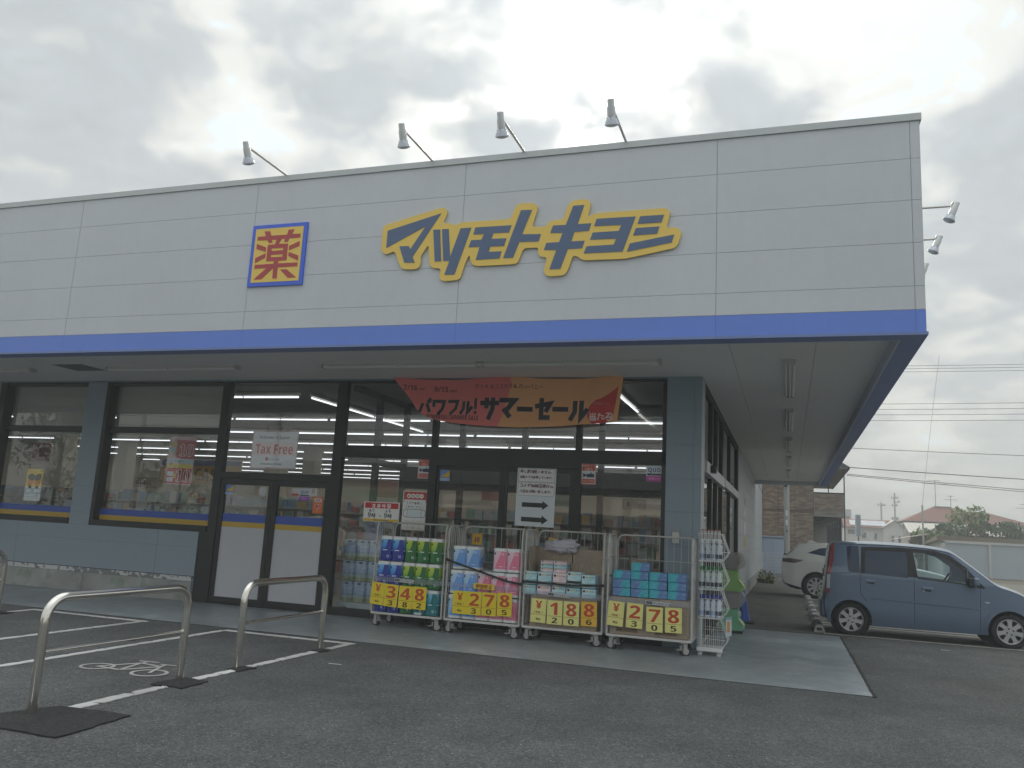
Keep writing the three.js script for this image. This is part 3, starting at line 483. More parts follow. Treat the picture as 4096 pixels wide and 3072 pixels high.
// ---------------------------------------------------------------- fluorescent fittings under the canopy, switched off
const fittingWhite = std(lin(0.74, 0.74, 0.7), 0.5), tubeOff = std(lin(0.78, 0.79, 0.76), 0.3), endGrey = std(lin(0.5, 0.5, 0.48), 0.5);
function makeFitting(len, label) {
  const f = thing('canopy_light', label, 'ceiling light');
  const tri = new THREE.Shape([new THREE.Vector2(-0.045, 0), new THREE.Vector2(0.045, 0), new THREE.Vector2(0.008, -0.07), new THREE.Vector2(-0.008, -0.07)]);
  mesh('housing', new THREE.ExtrudeGeometry(tri, { depth: len - 0.06, bevelEnabled: false }).translate(0, 0, -(len - 0.06) / 2), fittingWhite, f);
  for (const s of [-1, 1]) for (const h of [-1, 1]) mesh('tube', rod([s * 0.052, -0.045, h * (len / 2 - 0.05)], [s * 0.052, -0.045, h * 0.03], 0.016, 10), tubeOff, f);
  for (const h of [-1, 1]) mesh('end_cap', new THREE.ExtrudeGeometry(new THREE.Shape([new THREE.Vector2(-0.08, 0), new THREE.Vector2(0.08, 0), new THREE.Vector2(0.06, -0.07), new THREE.Vector2(-0.06, -0.07)]), { depth: 0.03, bevelEnabled: false }).translate(0, 0, h * (len / 2 - 0.015) - 0.015), endGrey, f);
  return f;
}
const fit = makeFitting(2.7, 'nearest white tube fitting under the canopy beside the right corner'); fit.position.set(-1.345, 3.93, -3.2);
['second', 'third', 'fourth', 'fifth'].forEach((w, i) => copy(fit, w + ' white tube fitting from the front in the line under the right side canopy', [-1.345, 3.93, -7.45 - i * 4.27], 0));
[[-4.36, 'white tube fitting under the front canopy above the right part of the entrance'], [-6.95, 'white tube fitting under the front canopy above the left part of the entrance'], [-11.22, 'white tube fitting under the front canopy above the double door and second window'], [-15.6, 'white tube fitting under the front canopy at the left picture edge']].forEach(([x, l]) => copy(fit, l, [x, 3.93, -1.8], Math.PI / 2));

// ---------------------------------------------------------------- fluorescent lines inside the shop, switched on
const tubeLit = new THREE.MeshStandardMaterial({ color: 0xffffff, emissive: 0xf4fbff, emissiveIntensity: 0.9, roughness: 0.4 });
function makeStrip(label, group) {
  const f = thing('ceiling_strip_light', label, 'ceiling light', group);
  mesh('housing', bx(2.5, 0.05, 0.06, 0, 0.06, 0), fittingWhite, f);
  for (const s of [-1, 1]) mesh('tube', rod([s * 1.225, 0.0, 0], [s * 0.02, 0.0, 0], 0.017, 8), tubeLit, f);
  return f;
}
const ROWS = [[-6.93, -28.5, -3.6], [-9.57, -28.5, -3.6], [-12.25, -28.5, -3.6], [-15.1, -28.5, -3.6], [-17.9, -29.5, -3.6], [-20.7, -29.5, -3.6], [-23.5, -29.5, -3.6], [-26.4, -29.5, -3.6], [-29.2, -29.5, -3.6]];
const rank = ['first', 'second', 'third', 'fourth', 'fifth', 'sixth', 'seventh', 'eighth', 'ninth'];
let strip;
ROWS.forEach(([z, x0, x1], i) => {
  const group = 'lit tube lights on the shop ceiling'; let n = 0;
  for (let x = x1 - 1.27; x > x0; x -= 2.54) { const label = 'lit shop ceiling tube, ' + rank[i] + ' cross row from the glass, ' + (rank[n] ?? 'tenth') + ' from the right'; n++; if (!strip) { strip = makeStrip(label, group); strip.position.set(x, 3.75, z); } else copy(strip, label, [x, 3.75, z], 0, group); }
  const l = new THREE.RectAreaLight(0xfff6e6, 3.2, x1 - x0, 0.06); l.name = 'ceiling_row_light'; l.position.set((x0 + x1) / 2, 3.725, z); l.rotation.x = -Math.PI / 2; scene.add(l);
});
copy(strip, 'lit tube light on the ceiling close behind the double door', [-11.25, 3.75, -3.83], 0, 'lit tube lights on the shop ceiling');
for (const [z, w] of [[-5.15, 'nearer'], [-7.7, 'farther']]) copy(strip, w + ' lit tube light running away from the glass front left of the entrance', [-9.8, 3.75, z], Math.PI / 2, 'lit tube lights on the shop ceiling');
copy(strip, 'lit tube light running away from the glass at the right end of the entrance', [-3.95, 3.75, -4.2], Math.PI / 2, 'lit tube lights on the shop ceiling');
for (const [x, z, w, d] of [[-9.8, -6.4, 0.06, 5], [-3.95, -4.2, 0.06, 1.6]]) { const l = new THREE.RectAreaLight(0xfff6e6, 3.2, w, d); l.name = 'ceiling_row_light'; l.position.set(x, 3.725, z); l.rotation.x = -Math.PI / 2; scene.add(l); }

// ---------------------------------------------------------------- sale banner over the entrance
{
  const tex = canvasTex(2048, 430, (x, w, h) => {
    x.fillStyle = '#f2b27a'; x.fillRect(0, 0, w, h);
    x.fillStyle = '#f0827c'; x.beginPath(); x.moveTo(0, 0); x.lineTo(1090, 0); x.lineTo(1110, 60); x.lineTo(1050, 300); x.lineTo(1000, 430); x.lineTo(0, 430); x.fill();
    x.fillStyle = '#d5443f'; x.beginPath(); x.moveTo(2010, 90); x.quadraticCurveTo(1990, 250, 1970, 330); x.quadraticCurveTo(1930, 400, 1850, 410); x.quadraticCurveTo(1770, 400, 1760, 320); x.quadraticCurveTo(1770, 240, 1840, 200); x.quadraticCurveTo(1900, 190, 2010, 90); x.fill();
    const ink = '#3a353c', T = (s, px, top, size, wt, adv, sq) => { x.save(); glyphs(x, s, px + 4, top + 4, size, wt, '#caa7a0', adv, sq); glyphs(x, s, px, top, size, wt, ink, adv, sq); x.restore(); };
    T('パワフル', 250, 175, 160, 1.75, 0.98, 0.83); x.fillStyle = ink; x.fillRect(782, 188, 24, 95); x.fillRect(782, 300, 24, 24);
    T('サマーセール', 826, 150, 232, 1.7, 0.81, 0.81);
    words(x, '7/16', 170, 95, 62, '#5a2a2e'); words(x, '(sat)〜', 285, 105, 26, '#5a2a2e'); words(x, '9/15', 460, 110, 62, '#5a2a2e'); words(x, '(thu)', 570, 122, 28, '#5a2a2e');
    glyphs(x, 'マツキヨココカラ', 771, 66, 44, 1.1, '#7a3a36', 1.0); words(x, '&', 1142, 90, 44, '#6d3a30'); glyphs(x, 'カンパニー', 1165, 66, 44, 1.1, '#7c4a34', 0.95);
    x.save(); x.translate(600, 372); x.rotate(0.03); words(x, 'POWERFUL! SUMMER SALE', -20, -18, 54, ink, 'bold', 'sans-serif', 0.72); x.restore();
    glyphs(x, '当た', 1770, 300, 72, 1.5, '#f3ddd5', 0.95); glyphs(x, 'る', 1895, 300, 72, 1.5, '#f3ddd5'); words(x, '!', 1962, 340, 70, '#f3ddd5'); glyphs(x, 'の期間中にお', 1800, 222, 24, 1, '#d98d86', 1); glyphs(x, 'すてきな', 1790, 255, 24, 1, '#d98d86', 1);
  });
  const nx = 60, ny = 14, p = [], uv = [], id = [];
  for (let j = 0; j <= ny; j++) for (let i = 0; i <= nx; i++) {
    const v = j / ny, left = lerp(-7.65, -7.16, Math.pow(v, 0.9)), u = i / nx, x = lerp(left, lerp(-3.75, -3.83, v), u);
    const top = 3.942 - 0.045 * Math.sin(Math.PI * Math.min(1, u * 2)) * (u < 0.5 ? 1 : 0) - 0.04 * Math.sin(Math.PI * Math.max(0, u * 2 - 1)), low = 3.225 - 0.095 * Math.sin(Math.PI * u) + 0.14 * Math.exp(-u * 13), y = lerp(top, low, v);
    p.push(x, y, -2.97 + 0.03 * Math.sin(x * 3.1 + v * 2) + 0.015 * Math.sin(x * 9 + v * 3)); uv.push((x + 7.65) / 3.9, 1 - (3.95 - (y + 0.0)) / 0.82);
  }
  for (let j = 0; j < ny; j++) for (let i = 0; i < nx; i++) { const a = j * (nx + 1) + i, b = a + 1, c = a + nx + 1, d = c + 1; id.push(a, c, b, b, c, d); }
  const g = new THREE.BufferGeometry(); g.setAttribute('position', new THREE.Float32BufferAttribute(p, 3)); g.setAttribute('uv', new THREE.Float32BufferAttribute(uv, 2)); g.setIndex(id); g.computeVertexNormals();
  const b = thing('sale_banner', 'red and orange sale banner with black katakana sagging over the entrance', 'banner');
  mesh('cloth', g, std(0xffffff, 0.75, 0, { map: tex, side: THREE.DoubleSide }), b);
  mesh('cord', [rod([-7.65, 3.942, -2.97], [-7.72, 3.94, -3.02], 0.006), rod([-3.75, 3.942, -2.97], [-3.7, 3.94, -3.02], 0.006)], std(lin(0.5, 0.5, 0.48), 0.7), b);
}

// ---------------------------------------------------------------- posters, stickers and notices on the glass
const OZ = DZ + 0.008;
poster('opening_hours_sign', 'white and red sign with shop opening hours on the glass left of the entrance', 'sign', 0.655, 0.325, [-7.737, 1.708, OZ], canvasTex(640, 318, (x, w, h) => {
  x.fillStyle = '#ecece8'; x.fillRect(0, 0, w, h); x.fillStyle = '#c52a34'; x.fillRect(22, 16, w - 44, 88); centred(x, '営業時間', w / 2, 24, 72, 1.3, '#f4ecea', 1.25);
  centred(x, 'あさ', 150, 112, 54, 1.3, '#22262e'); centred(x, 'よる', 440, 112, 54, 1.3, '#22262e'); words(x, '9', 110, 218, 110, '#1b2230'); glyphs(x, '時', 140, 172, 86, 1.3, '#1b2230'); glyphs(x, '〜', 285, 190, 60, 1.2, '#1b2230'); words(x, '9', 400, 218, 110, '#1b2230'); glyphs(x, '時', 430, 172, 86, 1.3, '#1b2230');
  x.fillStyle = '#e0b92c'; x.fillRect(12, 272, w - 24, 40); words(x, 'Matsumoto KiYoshi', w / 2, 292, 28, '#3d3a2a', 'italic bold');
}));
poster('mask_request_poster', 'tall red and white poster asking for masks, with a mask drawing, on the glass', 'poster', 0.433, 0.63, [-7.143, 1.755, OZ], canvasTex(440, 640, (x, w, h) => {
  x.fillStyle = '#e6e2dd'; x.fillRect(0, 0, w, h); x.fillStyle = '#c0403c'; x.fillRect(14, 14, w - 28, 170); x.fillStyle = '#efe9e4'; for (let i = 0; i < 4; i++) { x.beginPath(); x.arc(106 + i * 76, 82, 38, 0, 7); x.fill(); } glyphs(x, 'おねがい', 80, 56, 52, 1.2, '#5a3a3a', 1.46);
  x.fillStyle = '#e3e6e6'; x.fillRect(26, 142, w - 52, 330); centred(x, 'マスク着用に、', w / 2 + 8, 172, 48, 1.0, '#4d3f42'); centred(x, 'ご協力ください', w / 2, 236, 48, 1.0, '#4d3f42');
  x.strokeStyle = '#3c3c40'; x.lineWidth = 7; x.beginPath(); x.moveTo(92, 300); x.lineTo(348, 300); x.quadraticCurveTo(420, 300, 420, 366); x.quadraticCurveTo(420, 432, 348, 432); x.lineTo(92, 432); x.quadraticCurveTo(20, 432, 20, 366); x.quadraticCurveTo(20, 300, 92, 300); x.stroke(); x.fillStyle = '#d6e2e4'; x.fillRect(110, 308, 220, 118); x.beginPath(); x.moveTo(92, 300); x.lineTo(92, 432); x.moveTo(348, 300); x.lineTo(348, 432); x.stroke();
  for (let i = 0; i < 3; i++) glyphs(x, 'お着用にご協力しますか', 50, 484 + i * 24, 20, 0.9, '#6c7a7c', 1.5); glyphs(x, 'ご協力をお願いします', 60, 590, 24, 1, '#6c7a7c', 1.3);
}));
const camTex = canvasTex(220, 320, (x, w, h) => {
  x.fillStyle = '#d9cfc6'; x.fillRect(0, 0, w, h); x.strokeStyle = '#a8413c'; x.lineWidth = 8; x.setLineDash([14, 8]); x.strokeRect(5, 5, w - 10, h - 10); x.setLineDash([]);
  x.fillStyle = '#c4493f'; x.fillRect(18, 14, w - 36, 98); centred(x, '防犯カメラ', w / 2, 20, 38, 1.2, '#e9c9bd', 0.98); centred(x, '作動中', w / 2, 64, 40, 1.2, '#e9c9bd', 1.1); x.fillStyle = '#d3dade'; x.fillRect(18, 114, w - 36, 116); x.fillStyle = '#27364f'; x.fillRect(86, 158, 108, 54); x.fillRect(140, 132, 12, 28); x.beginPath(); x.moveTo(86, 178); x.lineTo(30, 150); x.lineTo(30, 212); x.lineTo(86, 192); x.fill();
  x.fillStyle = '#c8655b'; x.fillRect(18, 236, w - 36, 66); centred(x, '防犯カメラ作動中', w / 2, 254, 22, 1, '#e3bdb2', 0.98);
});
poster('camera_sticker', 'red and white security camera sticker on the left fixed pane of the entrance', 'sticker', 0.225, 0.322, [-7.02, 2.437, OZ], camTex);
poster('camera_sticker', 'red and white security camera sticker right of the sliding doors', 'sticker', 0.234, 0.322, [-4.27, 2.437, OZ], camTex);
const triTex = canvasTex(128, 128, (x) => { x.fillStyle = '#6f90cc'; x.fillRect(0, 0, 128, 128); x.fillStyle = '#d9b824'; x.beginPath(); x.moveTo(8, 84); x.lineTo(128, 8); x.lineTo(122, 84); x.fill(); x.fillStyle = '#a9bfdf'; x.fillRect(0, 96, 128, 32); });
poster('triangle_sticker', 'blue sticker with a yellow triangle on the left sliding door', 'sticker', 0.17, 0.176, [-6.64, 2.34, DZ + 0.024], triTex);
poster('triangle_sticker', 'blue sticker with a yellow triangle in the top left of the double door', 'sticker', 0.16, 0.172, [-10.76, 1.965, DZ + 0.006], triTex);
poster('broken_door_notice', 'large white notice with handwriting and two black arrows on the right sliding door', 'notice', 0.63, 0.9, [-5.093, 2.05, DZ + 0.024], canvasTex(760, 1086, (x, w, h) => {
  x.fillStyle = '#d5dde2'; x.fillRect(0, 0, w, h); for (const y of [14, 272]) { x.fillStyle = '#e4e4e2'; x.fillRect(24, y, w - 48, 250); x.strokeStyle = '#5b5f66'; x.lineWidth = 5; x.strokeRect(28, y + 4, w - 56, 242); }
  const rows = [['申し訳御座いません。', 30], ['自動ドアが故障しています。', 145], ['コメダ珈琲店側から', 290], ['入店をお願い致します。', 405]];
  for (const [s, y] of rows) { const n = [...s].length, size = Math.min(88, (w - 90) / n / 0.98); glyphs(x, s, 50, y, size, 1.7, '#33405e', 0.98); glyphs(x, s, 52, y, size, 0.8, '#8a3c3c', 0.98); }
  x.fillStyle = '#1f2226'; for (const y of [690, 960]) { x.fillRect(120, y - 42, 400, 84); x.beginPath(); x.moveTo(520, y - 85); x.lineTo(640, y); x.lineTo(520, y + 85); x.fill(); }
}), { rz: -0.01 });
const quoTex = (pink) => canvasTex(256, 256, (x) => { x.fillStyle = '#cdd6e0'; x.fillRect(0, 0, 256, 256); words(x, 'QUO', 128, 76, 92, '#26355f'); x.fillStyle = '#22252c'; x.fillRect(16, 132, 224, 32); glyphs(x, 'クオ・カード', 60, 137, 22, 1.2, '#b9bec6', 1.05); x.fillStyle = pink; x.fillRect(0, 172, 256, 84); glyphs(x, '共通ツカ', 40, 192, 42, 1.1, '#d6b6cf', 1.05); });
poster('gift_card_sign', 'white sign with blue lettering and a pink strip right end of the entrance glass', 'sign', 0.24, 0.235, [-3.268, 2.475, OZ], quoTex('#c14fa0'));
poster('gift_card_sign', 'white sticker with blue lettering and a purple strip on the double door', 'sticker', 0.205, 0.2, [-9.226, 1.935, DZ + 0.006], quoTex('#9a4fb4'));
poster('payment_sticker', 'small white and red sticker left of the blue lettered one on the double door', 'sticker', 0.142, 0.118, [-9.407, 1.973, DZ + 0.006], canvasTex(128, 110, (x) => { x.fillStyle = '#d6d4d4'; x.fillRect(0, 0, 128, 110); x.fillStyle = '#b4434a'; x.fillRect(0, 78, 128, 32); words(x, 'd', 30, 46, 44, '#9a3038'); words(x, 'point', 82, 50, 24, '#6c5c60'); }));
poster('payment_sticker', 'small white sticker with a red square, topmost right on the double door', 'sticker', 0.138, 0.124, [-9.048, 1.982, DZ + 0.006], canvasTex(128, 118, (x) => { x.fillStyle = '#cfd2d6'; x.fillRect(0, 0, 128, 118); x.fillStyle = '#a9505a'; x.fillRect(36, 16, 52, 58); x.fillStyle = '#d8c2c4'; x.fillRect(46, 26, 32, 38); words(x, 'Pay', 64, 94, 22, '#8b8f96'); }));
poster('defibrillator_sticker', 'orange sticker with a red heart on the right leaf of the double door', 'sticker', 0.19, 0.275, [-8.945, 1.765, DZ + 0.006], canvasTex(190, 276, (x, w, h) => {
  x.fillStyle = '#dd6f2c'; x.fillRect(0, 0, w, h); x.fillStyle = '#ded8da'; x.fillRect(30, 24, 132, 62); words(x, 'AED', w / 2, 56, 50, '#2b2f4a'); x.fillStyle = '#c8323a'; x.strokeStyle = '#ecd9d0'; x.lineWidth = 7; x.beginPath(); x.moveTo(95, 212); x.bezierCurveTo(20, 160, 36, 96, 95, 128); x.bezierCurveTo(154, 96, 170, 160, 95, 212); x.fill(); x.stroke(); x.beginPath(); x.moveTo(118, 122); x.lineTo(96, 156); x.lineTo(116, 160); x.lineTo(92, 196); x.stroke(); words(x, '24h', w / 2, 245, 26, '#eab99a');
}));
{ const d = mesh(numbered('round_sticker'), new THREE.CylinderGeometry(0.085, 0.085, 0.003, 28).rotateX(Math.PI / 2), std(lin(0.55, 0.56, 0.58), 0.5), scene); d.position.set(-10.065, 1.965, DZ + 0.006); tag(d, 'round pale grey sticker in the top right of the left door leaf', 'sticker'); }
const IZ = DZ - 0.012;
poster('tax_free_poster', 'white poster with red lettering inside the pane above the double door', 'poster', 0.935, 0.67, [-9.93, 2.695, IZ], canvasTex(930, 668, (x, w, h) => {
  x.fillStyle = '#e2e9ee'; x.fillRect(0, 0, w, h); x.strokeStyle = '#b8585a'; x.lineWidth = 8; x.strokeRect(12, 10, w - 24, h - 22); words(x, 'Welcome to Japan!', w / 2 - 10, 120, 66, '#6a5a72', 'bold', 'serif'); x.fillStyle = '#e9dcde'; x.fillRect(40, 205, w - 80, 240); words(x, 'Tax Free', w / 2, 330, 230, '#c24a4a', 'bold', 'sans-serif', 0.82);
  x.fillStyle = '#b04a58'; x.beginPath(); x.arc(330, 500, 32, 0, 7); x.fill(); words(x, 'tax-free shop', 480, 505, 34, '#7b8490'); words(x, 'Matsumoto KiYoshi', w / 2 - 40, 588, 46, '#2e3440');
}), { rough: 0.6 });
const gz = GZ - 0.014, sg = (x) => -1.386 + (x + 1.386) * 1.0085, sy = (y) => 1.55 + (y - 1.55) * 1.0085;
poster('points_poster', 'tall red and white poster with two large tens inside the second window', 'poster', 0.6, 0.89, [sg(-11.9), sy(2.455), gz], canvasTex(512, 760, (x, w, h) => {
  x.fillStyle = '#c9b3b6'; x.fillRect(0, 0, w, h); const ten = (y, k) => { x.font = 'bold 250px serif'; x.textAlign = 'center'; x.textBaseline = 'middle'; x.lineWidth = 18; x.strokeStyle = '#ece2e0'; x.strokeText('10', 340, y); x.fillStyle = k; x.fillText('10', 340, y); };
  x.fillStyle = '#b75f68'; x.fillRect(150, 60, w - 150, 290); x.fillStyle = '#b63a40'; x.fillRect(20, 500, w - 40, 244); centred(x, 'ほんと生活ポイントデー', w / 2, 12, 42, 1.2, '#e6dcda', 1); ten(220, '#a06a70'); ten(620, '#6e2a32');
  x.fillStyle = '#cfc46a'; x.fillRect(24, 120, 140, 40); x.fillRect(20, 436, w - 40, 66); x.fillStyle = '#a8c2cc'; x.fillRect(30, 190, 110, 60); x.fillRect(24, 360, w - 48, 62); x.fillStyle = '#c7cfd4'; x.fillRect(34, 560, 120, 70); x.fillRect(34, 650, 120, 70); x.fillStyle = '#c9a93e'; x.fillRect(150, 586, 60, 80); glyphs(x, 'すべて10倍デー', 70, 368, 44, 1.2, '#41505c', 1);
}), { rough: 0.6, rz: -0.02 });
poster('portrait_poster', 'yellow poster of two people with dark hair inside the left window', 'poster', 0.41, 0.62, [sg(-15.305), sy(1.895), gz], canvasTex(330, 500, (x, w, h) => {
  x.fillStyle = '#e2c21e'; x.fillRect(0, 0, w, h); x.fillStyle = '#dfe3e4'; x.fillRect(0, 280, w, 220); for (const [cx, c] of [[95, '#d08a2e'], [238, '#c9852c']]) { x.fillStyle = c; x.beginPath(); x.ellipse(cx, 190, 62, 78, 0, 0, 7); x.fill(); x.fillStyle = '#2a2620'; x.beginPath(); x.ellipse(cx + (cx < 150 ? 6 : 0), 130, 76, 50, cx < 150 ? 0.1 : -0.25, 0, 7); x.fill(); x.fillStyle = '#2b2d33'; x.fillRect(cx - 30, 270, 60, 66); }
  x.fillStyle = '#9fb9c6'; x.fillRect(10, 300, w - 20, 190); x.fillStyle = '#d6e0e4'; x.fillRect(30, 318, 110, 50); x.fillRect(186, 318, 118, 50); x.fillStyle = '#dbe2e6'; x.fillRect(16, 396, w - 32, 86); for (let i = 0; i < 3; i++) { x.fillStyle = '#8a98a2'; x.fillRect(30, 408 + i * 24, w - 60, 8); } words(x, '26', 280, 26, 34, '#5f5520');
}), { rough: 0.6 });
poster('wall_poster', 'narrow white and yellow poster on the side wall beyond the side entrance', 'poster', 1.0, 1.5, [SX + 0.004, 2.15, -16.1], canvasTex(256, 384, (x, w, h) => { x.fillStyle = '#cdbfb8'; x.fillRect(0, 0, w, h); x.fillStyle = '#dcdcd8'; x.fillRect(20, 120, w - 40, 170); x.fillStyle = '#c5b04a'; x.fillRect(0, 310, w, 74); glyphs(x, '駐車場', 30, 20, 60, 1.4, '#8f5c52', 1); glyphs(x, 'お願い', 40, 150, 60, 1.3, '#6c6a68', 1); }), { ry: Math.PI / 2 });
{ const b = thing('door_phone', 'small white box on the grey corner pillar above the right cage', 'intercom', undefined, [-2.928, 1.545, W]); mesh('casing', rb(0.1, 0.16, 0.03, 0.008, 0, 0, 0.016), std(lin(0.6, 0.6, 0.57), 0.5), b); mesh('bracket', rb(0.13, 0.05, 0.02, 0.006, 0, 0.1, 0.011), std(lin(0.3, 0.31, 0.32), 0.5), b); }

// ---------------------------------------------------------------- things inside the shop
const R7 = rng(77), goodsMat = std(0xffffff, 0.6, 0, { vertexColors: true }), shelfMetal = std(lin(0.6, 0.6, 0.57), 0.5);
const goodsColors = ['#d6d2c6', '#b3ccc4', '#ccb4aa', '#9fc0ae', '#e2dccc', '#b89f92', '#8fb2cc', '#d6bd84', '#c4d8dc', '#c07a70', '#eceae2', '#7c9c8a', '#d9d6e2', '#aab6c0'];
function makeGondola(label, len, seed) {
  const R = rng(seed), g = thing('shop_shelf', label, 'shelf');
  mesh('base', bx(0.9, 0.14, len, 0, 0.08, 0), shelfMetal, g); mesh('back_panel', bx(0.05, 1.8, len, 0, 1.05, 0), shelfMetal, g);
  const goods = [];
  for (let l = 0; l < 6; l++) {
    const y = 0.16 + l * 0.31; if (l) mesh('shelf', bx(0.78, 0.02, len, 0, y, 0), shelfMetal, g);
    for (const s of [-1, 1]) { let z = -len / 2 + 0.04; while (z < len / 2 - 0.06) { const w = 0.07 + R() * 0.2, h = 0.12 + R() * 0.13; goods.push(paint(bx(0.2, h, w - 0.01, s * (0.2 + R() * 0.08), y + 0.012 + h / 2, z + w / 2), goodsColors[Math.floor(R() * goodsColors.length)])); z += w; } }
    for (const s of [-1, 1]) { let x = -0.38; while (x < 0.36) { const w = 0.06 + R() * 0.12, h = 0.12 + R() * 0.13; goods.push(paint(bx(w - 0.01, h, 0.18, x + w / 2, y + 0.012 + h / 2, s * (len / 2 + 0.1)), goodsColors[Math.floor(R() * goodsColors.length)])); x += w; } if (l) goods.push(paint(bx(0.8, 0.02, 0.22, 0, y, s * (len / 2 + 0.11)), '#b8b6ae')); }
  }
  const m = mesh('goods', goods, goodsMat, g); m.userData.kind = 'stuff'; return g;
}
const agroup = 'shelves inside the shop', nth = ['first', 'second', 'third', 'fourth', 'fifth', 'sixth', 'seventh', 'eighth', 'ninth'];
const gon = makeGondola('shop shelf full of goods, first from right in the front bank inside', 5.4, 21); gon.userData.group = agroup; gon.position.set(-10.6, 0.006, -11.3);
const gon2 = makeGondola('shop shelf full of goods, second from right in the front bank inside', 5.4, 22); gon2.userData.group = agroup; gon2.position.set(-13.1, 0.006, -11.3);
[-15.6, -18.1, -20.6, -23.1, -25.6].forEach((x, i) => copy(i % 2 ? gon : gon2, 'shop shelf full of goods, ' + nth[i + 2] + ' from right in the front bank inside', [x, 0.006, -11.3], i % 2 ? Math.PI : 0));
[-4.6, -7.2, -9.8, -12.4, -15, -17.6, -20.2, -22.8, -25.4].forEach((x, i) => copy(i % 2 ? gon : gon2, 'shop shelf full of goods, ' + nth[i] + ' from right in the back bank inside', [x, 0.006, -20.5], i % 2 ? 0 : Math.PI));
copy(gon, 'shop shelf seen behind the right end of the entrance', [-5.9, 0.006, -10.2], Math.PI / 2); copy(gon2, 'low shelf of goods behind the left window sill', [-17.5, 0.006, -6.6], Math.PI / 2);
copy(gon2, 'shop shelf seen through the sliding doors of the entrance', [-8.3, 0.006, -8.6], Math.PI / 2); copy(gon, 'shop shelf seen through the double door and the pane beside it', [-14.6, 0.006, -7.9], Math.PI / 2);
copy(gon2, 'shop shelf standing behind the second window sill', [-13.0, 0.006, -5.9], Math.PI / 2); copy(gon, 'shop shelf along the right inner wall near the entrance', [-3.6, 0.006, -8.9], 0);
const card = (name, label, cat, w, h, pos, color, draw) => poster(name, label, cat, w, h, pos, canvasTex(256, Math.round((256 * h) / w), draw ?? ((x, a, b) => { x.fillStyle = color; x.fillRect(0, 0, a, b); })), { t: 0.03 });
card('category_sign', 'red square sign hanging inside the shop, seen in the left window', 'sign', 0.82, 0.6, [-25.2, 3.25, -12], '#8e2f2a');
card('category_sign', 'white dairy sign with brown kanji inside the shop, seen in the second window', 'sign', 1.9, 0.42, [-27.7, 2.68, -20], '', (x, w, h) => { x.fillStyle = '#c6bfb2'; x.fillRect(0, 0, w, h); x.strokeStyle = '#6b3a30'; x.lineWidth = 3; x.strokeRect(3, 3, 46, h - 6); x.strokeRect(54, 3, w - 58, h - 6); glyphs(x, '牛乳・チーズ', 62, 8, 36, 1.3, '#5a3028', 0.9); x.fillStyle = '#7c5a50'; x.fillRect(14, 16, 10, 26); x.fillRect(30, 10, 12, 30); });
card('header_sign', 'yellow and blue header sign with the word CASH inside the shop', 'sign', 2.6, 0.62, [-16.25, 2.6, -9], '', (x, w, h) => { x.fillStyle = '#c59c3e'; x.fillRect(0, 0, w, h); x.fillStyle = '#5f6fa6'; x.beginPath(); x.moveTo(0, 0); x.lineTo(w, 0); x.lineTo(w, 12); x.lineTo(0, 18); x.fill(); words(x, 'CASH', 160, 38, 44, '#6a5230', 'bold', 'sans-serif', 0.9); });
card('picture_sign', 'white pictogram sign of a bottle on the right inside wall, left one of a pair', 'sign', 0.33, 0.3, [-5.83, 2.44, -15], '', (x, w, h) => { x.fillStyle = '#bdb6aa'; x.fillRect(0, 0, w, h); x.strokeStyle = '#70615c'; x.lineWidth = 10; x.strokeRect(10, 10, w - 20, h - 20); x.fillStyle = '#5c4a4a'; x.fillRect(100, 70, 60, 110); x.fillRect(116, 50, 26, 26); });
card('picture_sign', 'white pictogram sign with a slanting mark inside the shop, right of a pair', 'sign', 0.33, 0.3, [-5.48, 2.44, -15], '', (x, w, h) => { x.fillStyle = '#bdb6aa'; x.fillRect(0, 0, w, h); x.strokeStyle = '#70615c'; x.lineWidth = 10; x.strokeRect(10, 10, w - 20, h - 20); x.beginPath(); x.moveTo(60, 60); x.lineTo(130, 180); x.moveTo(190, 60); x.lineTo(130, 120); x.stroke(); });
for (const [x, y, z, w, h, c, l] of [[-13.2, 2.55, -14, 0.7, 0.5, '#b98d87', 'dull pink hanging sign inside the shop above the sliding doors'], [-9.4, 2.5, -13, 0.6, 0.4, '#8d4a44', 'brown red hanging sign inside the shop behind the broken door notice'], [-7.4, 2.45, -13.5, 1.0, 0.42, '#7f8f86', 'grey green hanging sign inside the shop right of the sliding doors']]) card('hanging_sign', l, 'sign', w, h, [x, y, z], c);

